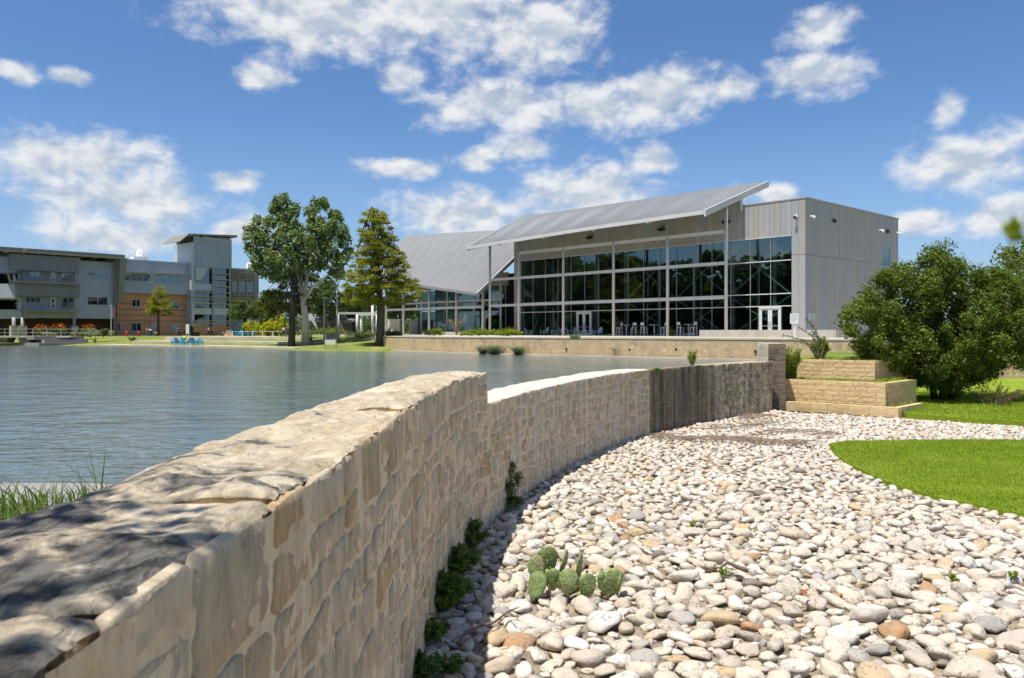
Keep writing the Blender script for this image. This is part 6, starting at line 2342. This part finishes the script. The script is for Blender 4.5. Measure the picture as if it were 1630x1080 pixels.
# ================================================================== chairs, tables
def chair_proto(name, mat, label):
    """low slatted armchair, faces +y"""
    t = thing(name, label, 'chair', (0, 0, 0))
    for i in range(5):
        y = -0.26 + i * 0.115
        obj('seat_slat', MB().box(-0.27, 0.27, y, y + 0.095, 0.30 + i * 0.022, 0.325 + i * 0.022), mat, t)
    for i in range(5):
        x = -0.25 + i * 0.103
        mb = MB()
        h = 0.98 - 0.10 * abs(i - 2) ** 1.5 * 0.5
        mb.hexa([(x, -0.29, 0.27), (x + .085, -0.29, 0.27), (x + .085, -.265, 0.27), (x, -.265, 0.27), (x, -0.60, h), (x + .085, -0.60, h), (x + .085, -.575, h), (x, -.575, h)])
        obj('back_slat', mb, mat, t)
    for sx in (-1, 1):
        obj('armrest', MB().box(sx * 0.33 - 0.06, sx * 0.33 + 0.06, -0.42, 0.36, 0.56, 0.585), mat, t)
        obj('leg', MB().box(sx * 0.30 - 0.035, sx * 0.30 + 0.035, 0.24, 0.30, 0, 0.559), mat, t)
        mb = MB(); mb.hexa([(sx * .30 - .03, -.50, 0), (sx * .30 + .03, -.50, 0), (sx * .30 + .03, -.42, 0), (sx * .30 - .03, -.42, 0), (sx * .30 - .03, -.36, .559), (sx * .30 + .03, -.36, .559), (sx * .30 + .03, -.30, .559), (sx * .30 - .03, -.30, .559)])
        obj('leg', mb, mat, t)
    return t


def place(o, loc, rz, label, group=None, first=False, sc_=1.0):
    c = o if first else copy_tree(o)
    c.location = loc; c.rotation_euler = (0, 0, rz); c.scale = (sc_,) * 3
    set_props(c, label, None, group)
    return c


protos = {}
def chair(mat, loc, rz, label, group, sc_=1.0):
    if mat not in protos:
        protos[mat] = chair_proto('slatted_chair', mat, label)
        return place(protos[mat], loc, rz, label, group, True, sc_)
    return place(protos[mat], loc, rz, label, group, False, sc_)


def hall_spot(px, o):
    a, _ = HB.sz(px, 530, o)
    return HB.p(a, o, PATIO_Z - 0.02)


PC = [(843, 'chair_pale', -1.9, 1.6, 'leftmost pale blue patio chair by the hall glass'), (866, 'chair_green', 2.2, 1.4, 'pale green patio chair, second from the left'), (883, 'chair_green', 1.2, 1.9, 'green patio chair left of the white one'),
      (893, 'chair_white', 2.6, 1.2, 'white patio chair just left of a hall column'), (909, 'chair_pale', -1.6, 1.8, 'pale blue patio chair just right of a hall column'), (922, 'chair_pale', -2.0, 1.5, 'pale blue patio chair in front of the left doors'),
      (939, 'chair_pale', -1.7, 1.7, 'pale blue patio chair at the right door edge'), (952, 'chair_pale', 2.4, 1.2, 'rightmost pale blue patio chair before the stools')]
for px, mt, rz, o, lab in PC:
    chair(mt, hall_spot(px, o), rz, lab, 'slatted chairs on the patio', 1.12)
BC = [(270, 113.2, 0.4), (278, 113.6, 2.9), (287, 113.0, 1.0), (296, 113.3, -2.6), (304, 112.6, 3.0), (312, 112.4, 0.6)]
ORD = ['leftmost', 'second', 'third', 'fourth', 'fifth', 'rightmost']
for i, (px, D, rz) in enumerate(BC):
    chair('chair_blue', ((px - CX) / F * D, D + 1.5, 0.72), rz + 3.1, ORD[i] + ' bright blue chair of the row at the water edge', 'blue chairs at the water edge', 1.15)
LN = [(361, 136, 2.4, 'blue chair beside the orange tent on the plaza grass'), (379, 136, 2.6, 'left one of the three blue chairs near the rope'), (389, 138, 0.7, 'middle one of the three blue chairs near the rope'), (398, 135, 2.2, 'right one of the three blue chairs near the rope')]
for px, D, rz, lab in LN:
    chair('chair_blue', ((px - CX) / F * D, D, 1.86), rz, lab, 'blue chairs on the plaza grass', 1.2)


def stool_proto(label):
    t = thing('bar_stool', label, 'stool', (0, 0, 0))
    obj('seat', MB().box(-0.21, 0.21, -0.2, 0.2, 0.74, 0.78), 'chair_white', t)
    for sx in (-1, 1):
        for sy in (-1, 1):
            obj('leg', MB().bar((sx * 0.23, sy * 0.22, 0), (sx * 0.18, sy * 0.17, 0.739), 0.045), 'chair_white', t)
        obj('back_post', MB().bar((sx * 0.17, -0.19, 0.78), (sx * 0.15, -0.26, 1.18), 0.04), 'chair_white', t)
        obj('rung', MB().bar((sx * 0.215, -0.18, 0.3), (sx * 0.215, 0.18, 0.3), 0.03), 'chair_white', t)
    obj('backrest', MB().hexa([(-.17, -.24, 1.0), (.17, -.24, 1.0), (.17, -.22, 1.0), (-.17, -.22, 1.0), (-.16, -.285, 1.24), (.16, -.285, 1.24), (.16, -.265, 1.24), (-.16, -.265, 1.24)]), 'chair_white', t)
    return t


ST = [(986, 1.3, 'leftmost tall bar stool on the patio'), (1009, 2.0, 'bar stool between the first two high tables'), (1025, -1.5, 'bar stool left of the middle high table'), (1057, 1.4, 'bar stool against the hall column'), (1083, -1.6, 'bar stool left of the rightmost high table'), (1104, 1.5, 'bar stool half behind the concrete wall')]
sp0 = stool_proto('x')
for i, (px, rz, lab) in enumerate(ST):
    place(sp0, hall_spot(px, 1.8), rz + 0.7, lab, 'bar stools on the patio', i == 0, 1.25)


def table_proto():
    t = thing('high_table', 'x', 'table', (0, 0, 0))
    obj('top', MB().tube([(0, 0, 1.04), (0, 0, 1.09)], 0.48, 20), 'table_top', t)
    obj('post', MB().tube([(0, 0, 0.03), (0, 0, 1.04)], 0.05, 8), 'alu', t)
    obj('base', MB().tube([(0, 0, 0), (0, 0, 0.03)], 0.3, 14), 'alu', t)
    return t


tp0 = table_proto()
for i, (px, lab) in enumerate(((997, 'leftmost high round table on the patio'), (1041.5, 'middle high round table on the patio'), (1096, 'rightmost high round table on the patio'))):
    place(tp0, hall_spot(px, 1.6), 0, lab, 'high tables on the patio', i == 0, 1.2)


# ================================================================== people
def limb_body(name, joints, edges, rad, mat, parent):
    me = bpy.data.meshes.new(name)
    names = list(joints)
    me.from_pydata([joints[n_] for n_ in names], [(names.index(a), names.index(b_)) for a, b_ in edges], [])
    o = bpy.data.objects.new(name, me)
    col.objects.link(o)
    me.materials.append(M[mat])
    o.parent = parent
    md = o.modifiers.new('skin', 'SKIN')
    sk = me.skin_vertices[0].data
    for i, n_ in enumerate(names):
        r = rad[n_]
        sk[i].radius = r if hasattr(r, '__len__') else (r, r)
        sk[i].use_root = (i == 0)
    sb = o.modifiers.new('sub', 'SUBSURF'); sb.levels = 1; sb.render_levels = 1
    md.use_smooth_shade = True
    return o


BASE = dict(pelvis=(0, 0, .93), waist=(0, 0, 1.08), chest=(0, 0, 1.30), neck=(0, 0, 1.47), chin=(0, .01, 1.53), head=(0, .015, 1.62), crown=(0, 0, 1.70),
            shl=(-.17, 0, 1.41), ell=(-.23, -.01, 1.14), wrl=(-.25, .04, .90), hal=(-.25, .06, .80), shr=(.17, 0, 1.41), elr=(.23, -.01, 1.14), wrr=(.25, .04, .90), har=(.25, .06, .80),
            hil=(-.09, 0, .90), knl=(-.10, .02, .50), anl=(-.10, -.02, .09), tol=(-.11, .12, .03), hir=(.09, 0, .90), knr=(.10, .02, .50), anr=(.10, -.02, .09), tor=(.11, .12, .03))
RAD = dict(pelvis=(.14, .10), waist=(.13, .09), chest=(.16, .11), neck=.05, chin=.065, head=(.085, .10), crown=.06, shl=.06, ell=.042, wrl=.03, hal=.035, shr=.06, elr=.042, wrr=.03, har=.035,
           hil=.085, knl=.06, anl=.042, tol=.04, hir=.085, knr=.06, anr=.042, tor=.04)
EDG = [('pelvis', 'waist'), ('waist', 'chest'), ('chest', 'neck'), ('neck', 'chin'), ('chin', 'head'), ('head', 'crown'), ('chest', 'shl'), ('shl', 'ell'), ('ell', 'wrl'), ('wrl', 'hal'),
       ('chest', 'shr'), ('shr', 'elr'), ('elr', 'wrr'), ('wrr', 'har'), ('pelvis', 'hil'), ('hil', 'knl'), ('knl', 'anl'), ('anl', 'tol'), ('pelvis', 'hir'), ('hir', 'knr'), ('knr', 'anr'), ('anr', 'tor')]
POSES = {
    'stand': {},
    'walk': dict(knl=(-.10, .20, .52), anl=(-.10, .22, .10), tol=(-.11, .36, .06), knr=(.10, -.06, .50), anr=(.10, -.32, .16), tor=(.11, -.22, .05), ell=(-.23, -.14, 1.16), wrl=(-.24, -.12, .93), hal=(-.24, -.10, .83), elr=(.23, .08, 1.16), wrr=(.23, .22, .97), har=(.23, .27, .90)),
    'sit': dict(pelvis=(0, 0, .52), waist=(0, -.02, .68), chest=(0, -.03, .90), neck=(0, 0, 1.07), chin=(0, .02, 1.13), head=(0, .03, 1.22), crown=(0, .01, 1.30), shl=(-.17, -.02, 1.01), shr=(.17, -.02, 1.01), ell=(-.22, .08, .78), elr=(.22, .08, .78), wrl=(-.16, .28, .76), wrr=(.16, .28, .76), hal=(-.12, .36, .77), har=(.12, .36, .77), hil=(-.09, .04, .50), hir=(.09, .04, .50), knl=(-.11, .44, .50), knr=(.11, .44, .50), anl=(-.11, .42, .09), anr=(.11, .42, .09), tol=(-.11, .55, .03), tor=(.11, .55, .03)),
    'crouch': dict(pelvis=(0, -.12, .34), waist=(0, -.04, .48), chest=(0, .08, .66), neck=(0, .17, .80), chin=(0, .21, .85), head=(0, .24, .93), crown=(0, .24, 1.01), shl=(-.17, .1, .75), shr=(.17, .1, .75), ell=(-.22, .3, .60), elr=(.22, .3, .60), wrl=(-.15, .46, .48), wrr=(.15, .46, .48), hal=(-.12, .52, .42), har=(.12, .52, .42), hil=(-.1, -.08, .33), hir=(.1, -.08, .33), knl=(-.16, .28, .46), knr=(.16, .28, .46), anl=(-.13, 0, .10), anr=(.13, 0, .10), tol=(-.14, .14, .03), tor=(.14, .14, .03)),
    'bend': dict(waist=(0, .06, 1.06), chest=(0, .24, 1.2), neck=(0, .40, 1.24), chin=(0, .46, 1.24), head=(0, .53, 1.26), crown=(0, .60, 1.30), shl=(-.17, .33, 1.22), shr=(.17, .33, 1.22), ell=(-.2, .42, .98), elr=(.2, .42, .98), wrl=(-.15, .5, .78), wrr=(.15, .5, .78), hal=(-.13, .54, .7), har=(.13, .54, .7))}
UP = ('waist', 'chest', 'shl', 'ell', 'shr', 'elr')
LOW = ('pelvis', 'hil', 'knl', 'anl', 'hir', 'knr', 'anr')


def person(label, loc, rz, pose, shirt, trousers, group, h=1.72):
    t = thing('person', label, 'person', (0, 0, 0), group)
    J = dict(BASE); J.update(POSES[pose])
    limb_body('body', J, EDG, RAD, 'skin', t)
    grow = lambda r, k: tuple(x + k for x in r) if hasattr(r, '__len__') else r + k
    up = {k: J[k] for k in ('chest', 'waist', 'pelvis', 'shl', 'ell', 'shr', 'elr')}
    limb_body('shirt', up, [e for e in EDG if e[0] in up and e[1] in up], {k: grow(RAD[k], .018) for k in up}, shirt, t)
    lo = {k: J[k] for k in LOW}
    limb_body('trousers', lo, [e for e in EDG if e[0] in lo and e[1] in lo], {k: grow(RAD[k], .014) for k in lo}, trousers, t)
    hd = Vector(J['head']); cr = Vector(J['crown'])
    hc = hd.lerp(cr, 0.62) + Vector((0, -.03, 0))
    obj('hair', MB().ball(hc, (.105, .115, .095), 10, 7), 'hair_dark', t, True)
    for sx in (-1, 1):
        obj('shoe', MB().ball(Vector(J['tol' if sx < 0 else 'tor']) + Vector((0, -.06, 0.02)), (.05, .13, .05), 8, 6), 'cloth_black', t, True)
    t.location = loc; t.rotation_euler = (0, 0, rz); t.scale = (h / 1.72,) * 3
    return t


GP = 'people on the far shore'
def ppl(label, px, D, z, rz, pose, a, b_):
    return person(label, ((px - CX) / F * D, D, z), rz, pose, a, b_, GP)


ppl('person in red shirt and pale jeans standing before the brick wing', 234, 146, 1.86, 2.6, 'stand', 'cloth_red', 'cloth_jeans')
ppl('person in white shirt bending beside the one in red', 240.5, 146, 1.86, 1.2, 'bend', 'cloth_white', 'cloth_navy')
ppl('person in orange top right of the white shirted one', 247, 147, 1.86, -1.0, 'crouch', 'cloth_orange', 'cloth_grey')
ppl('person in dark clothes, left of the pair by the wing corner', 282, 147, 1.86, 2.0, 'walk', 'cloth_grey', 'cloth_jeans')
ppl('person in black clothes, right of the pair by the wing corner', 285.5, 148, 1.86, 2.4, 'stand', 'cloth_black', 'cloth_black')
ppl('person in navy clothes beside the white notice board', 293, 147, 1.86, -2.0, 'stand', 'cloth_navy', 'cloth_black')
ppl('person in white top and dark trousers walking below the tower', 332, 146, 1.86, -1.5, 'walk', 'cloth_white', 'cloth_black')
ppl('person in dark patterned top walking just behind another', 337.5, 146, 1.86, -1.4, 'walk', 'cloth_navy', 'cloth_black')
ppl('person in dark clothes sitting on the grass by the orange tent', 354, 140, 1.75, -1.0, 'crouch', 'cloth_grey', 'cloth_black')
ppl('person in lime vest crouching at the end of the blue chairs', 293.5, 119.5, 1.24, 0.5, 'crouch', 'cloth_lime', 'cloth_black')
ppl('person in lime vest sitting on the grey steps at left', 151, 121, 0.85, -2.6, 'sit', 'cloth_lime', 'cloth_black')
ppl('person in bright green shirt walking right of the sycamore trunk', 495, 104, gz((495 - CX) / F * 104, 104), -1.2, 'walk', 'cloth_green', 'cloth_black')
ppl('person in pale shirt walking left of the dark cypress trunk', 451, 122, 1.82, 2.2, 'walk', 'cloth_white', 'cloth_black')
ppl('person in black beside the pale shirted walker', 456, 123, 1.82, 2.2, 'stand', 'cloth_black', 'cloth_navy')

# seated pair at a patio table under the cypress
tb = thing('patio_table', 'grey green patio table with two dark dressed people behind the cypress', 'table', tuple(at(624, 534, 107)))
c = at(624, 535, 107); c.z = PATIO_Z - 0.02
tb.location = c
obj('top', MB().box(c.x - .8, c.x + .8, c.y - .45, c.y + .45, c.z + .70, c.z + .75), 'chair_green', tb)
for sx in (-.7, .7):
    for sy in (-.35, .35):
        obj('leg', MB().box(c.x + sx - .04, c.x + sx + .04, c.y + sy - .04, c.y + sy + .04, c.z, c.z + .699), 'chair_green', tb)
for dx, lab in ((-.45, 'left of two people in black seated at the patio table'), (.3, 'right of two people in black seated at the patio table')):
    bn = chair('chair_green', (c.x + dx, c.y + 0.95, c.z), 3.14, 'green chair under the ' + ('left' if dx < 0 else 'right') + ' seated person at the table', 'chairs at the patio table')
    person(lab, (c.x + dx, c.y + 0.85, c.z - 0.08), 3.14, 'sit', 'cloth_black', 'cloth_black', 'people at the patio table')

# ================================================================== signs, lamps, small structures
c = ray(527, 557.5, 0.55)
sg = thing('shore_sign', 'blank cream board sign on two grey posts at the water edge', 'sign', tuple(c))
D = 93.0
for px in (517.5, 535):
    x = (px - CX) / F * D
    obj('post', MB().box(x - .06, x + .06, D - .06, D + .06, 0.5, EYE - 13 / F * D), 'pipe_grey', sg)
x0, x1 = (518.2 - CX) / F * D, (534.4 - CX) / F * D
obj('board', MB().box(x0, x1, D - .10, D - .062, EYE - 20.5 / F * D, EYE - 13.2 / F * D), 'sign_cream', sg)
D = 61.5
x = (1265 - CX) / F * D
ws_ = thing('white_sign', 'white notice sign on a thin post before the concrete wall', 'sign', (x, D, 2.1))
obj('post', MB().box(x - .05, x + .05, D, D + .08, 2.05, 3.6), 'sign_white', ws_)
pl = obj('panel', MB().box(x - .36, x + .27, D - .05, D - .003, EYE + 12.5 / F * D, EYE + 28.5 / F * D), 'sign_white', ws_)
for i, w in enumerate((0.44, 0.36, 0.46, 0.3)):
    z = EYE + 26 / F * D - 0.14 * i
    obj('text_line', MB().box(x - .27, x - .27 + w, D - .056, D - .0505, z - .045, z), 'sign_ink', pl)


def lamp_post(label, px, D, z0, ytop, arm):
    x = (px - CX) / F * D; zt = EYE + (HY - ytop) / F * D
    t = thing('lamp_post', label, 'lamp post', (x, D, z0), 'lamp posts on the bank')
    obj('pole', MB().tube([(x, D, z0), (x, D, zt)], [0.14, 0.09], 10), 'lamp_metal', t, True)
    obj('base', MB().tube([(x, D, z0), (x, D, z0 + 0.35)], 0.22, 10), 'lamp_metal', t)
    h = obj('lamp_head', MB().box(x - arm, x + 0.3, D - .2, D + .2, zt - 0.05, zt + 0.12), 'lamp_metal', t)
    obj('lens', MB().box(x - arm + .05, x - 0.12, D - .15, D + .15, zt - 0.09, zt - 0.053), 'sign_white', h)


lamp_post('short lamp post right of the sycamore trunk', 516, 109, gz(-25, 109), 475, 0.35)
lamp_post('tall lamp post at the left end of the pergola', 536.5, 112, 1.8, 455, 0.85)
pg = thing('pergola', 'white steel pergola frame left of the pavilion wing', 'pergola', tuple(foot(565, 114, 1.85)))
zb = EYE + 29 / F * 114
for px, D in ((538, 114), (568.5, 114), (593, 114), (600, 120), (575, 122)):
    x = (px - CX) / F * D
    obj('post', MB().tube([(x, D, 1.8), (x, D, zb - 0.16 if px in (568.5, 600, 575, 538) else zb + 1.2)], 0.19, 8), 'steel_white', pg, True)
obj('beam', MB().bar(((537 - CX) / F * 114, 114, zb), ((600 - CX) / F * 114, 114, zb), 0.2, 0.3), 'steel_white', pg)
obj('beam', MB().bar(((569 - CX) / F * 122, 122, zb), ((606 - CX) / F * 120, 120, zb), 0.2, 0.3), 'steel_white', pg)
sh = thing('dark_shelter', 'dark low shelter with white slanted struts behind the lamp posts', 'shelter', tuple(foot(525, 142, 1.85)))
xa, xb = (494 - CX) / F * 142, (562 - CX) / F * 142
obj('wall', MB().box(xa, xb, 142.5, 143, 1.8, EYE + 1.6), 'corrugated', sh)
obj('roof', MB().hexa([(xa - 1, 139.8, EYE + 1.7), (xb + 1, 139.8, EYE + 1.7), (xb + 1, 147, EYE + 3.6), (xa - 1, 147, EYE + 3.6), (xa - 1, 139.8, EYE + 1.95), (xb + 1, 139.8, EYE + 1.95), (xb + 1, 147, EYE + 3.85), (xa - 1, 147, EYE + 3.85)]), 'corrugated', sh)
for px in (508, 528, 548):
    x = (px - CX) / F * 139
    for dx in (-1.1, -1.5):
        obj('strut', MB().bar((x, 139, 2.6), (x + dx * 1.4, 139.4, EYE + 3.2), 0.16), 'steel_white', sh)
    obj('post', MB().bar((x, 139, 1.8), (x, 139, 2.62), 0.3), 'steel_white', sh)
x = (177 - CX) / F * 132
fp = thing('flag_pole', 'thin pole with a red and blue banner before the brick wing', 'flag pole', (x, 132, 1.85))
obj('pole', MB().tube([(x, 132, 1.8), (x, 132, EYE + 41 / F * 132)], 0.07, 8), 'lamp_metal', fp)
obj('lamp_cap', MB().box(x - .18, x + .12, 131.9, 132.1, EYE + 40.9 / F * 132, EYE + 42 / F * 132), 'lamp_metal', fp)
obj('banner', MB().box(x + .08, x + .32, 131.97, 132.03, EYE + 24 / F * 132, EYE + 36 / F * 132), 'banner_red', fp)
obj('banner_foot', MB().box(x + .08, x + .30, 131.965, 132.035, EYE + 20.5 / F * 132, EYE + 23.9 / F * 132), 'banner_blue', fp)
x = (298.5 - CX) / F * 147
nb_ = thing('notice_board', 'tall white notice board at the corner of the tower', 'sign', (x, 147, 1.86))
obj('board', MB().box(x - .3, x + .3, 146.95, 147.05, 2.3, EYE + 11.5 / F * 147), 'sign_white', nb_)
for dx in (-.22, .22):
    obj('leg', MB().box(x + dx - .04, x + dx + .04, 146.97, 147.03, 1.8, 2.298), 'sign_white', nb_)
x = (311.5 - CX) / F * 146
bxx = thing('black_planter', 'black box planter on the grass below the tower', 'planter', (x, 146, 1.86))
obj('box', MB().hexa([(x - .6, 145.6, 1.8), (x + .6, 145.6, 1.8), (x + .6, 146.4, 1.8), (x - .6, 146.4, 1.8), (x - .68, 145.5, 2.5), (x + .68, 145.5, 2.5), (x + .68, 146.5, 2.5), (x - .68, 146.5, 2.5)]), 'black', bxx)
obj('rim', MB().box(x - .72, x + .72, 145.46, 146.54, 2.503, 2.56), 'black', bxx)
for px, lab in ((201.5, 'left of the two red posts by the brick wing'), (221, 'right of the two red posts by the brick wing')):
    x = (px - CX) / F * 148
    hy = thing('red_post', lab, 'post', (x, 148, 1.86), 'red posts by the brick wing')
    obj('barrel', MB().tube([(x, 148, 1.8), (x, 148, 2.55), (x, 148, 2.7), (x, 148, 2.76)], [0.2, 0.2, 0.15, 0.05], 10), 'hydrant_red', hy, True)
    obj('flange', MB().tube([(x, 148, 2.2), (x, 148, 2.3)], 0.26, 10), 'hydrant_red', hy)
x = (363 - CX) / F * 140
tn = thing('orange_tent', 'small orange tent like heap on the plaza grass', 'tent', (x, 140, 1.86))
obj('cover', MB().add([(x - .8, 139.6, 1.85), (x + .8, 139.6, 1.85), (x + .9, 140.8, 1.85), (x - .7, 140.8, 1.85), (x - .2, 140.1, 3.0), (x + .35, 140.3, 2.8)], [(0, 1, 5, 4), (1, 2, 5), (2, 3, 4, 5), (3, 0, 4)]), 'cloth_orange', tn)
obj('ridge_pole', MB().bar((x - .3, 140.07, 3.02), (x + .45, 140.33, 2.8), 0.05), 'dry_twig', tn)
rp = thing('rope_fence', 'low white rope fence across the plaza grass', 'fence', ((410 - CX) / F * 134, 134, 1.86))
for px in (370, 386, 402, 418, 434, 450):
    x = (px - CX) / F * 134
    obj('post', MB().box(x - .04, x + .04, 133.96, 134.04, 1.8, 2.75), 'sign_white', rp)
obj('rope', MB().bar(((368 - CX) / F * 134, 134, 2.7), ((452 - CX) / F * 134, 134, 2.72), 0.04), 'sign_white', rp)
x = (210 - CX) / F * 121
gp = shrub('potted_green', 'green planted crate on the lowest stone step', 'planter', (x, 121, 1.22), 0.7, 0.5, 0.8, 40, 0.22, 'leaf_hedge', 610, 8)
x = (546 - CX) / F * 113
bn = thing('concrete_bench', 'pale concrete bench block under the tall lamp post', 'bench', ((530 - CX) / F * 110, 110, 1.8))
x = (530 - CX) / F * 110
obj('block', MB().box(x - .9, x + .9, 109.6, 110.2, 1.7, 2.35), 'concrete', bn)
obj('slab', MB().box(x - 1.0, x + 1.0, 109.5, 110.3, 2.353, 2.45), 'concrete', bn)
pw = thing('power_line', 'two thin power lines crossing the sky behind the bush', 'cable', (60, 110, 12))
for y0, y1 in ((417, 407), (423, 414)):
    obj('wire', MB().tube([at(1430, y0 + 12, 112), at(1560, y0 + 1, 108), at(1640, y1 + 2, 104), at(1760, y1 - 12, 98)], 0.03, 5), 'pipe_grey', pw)
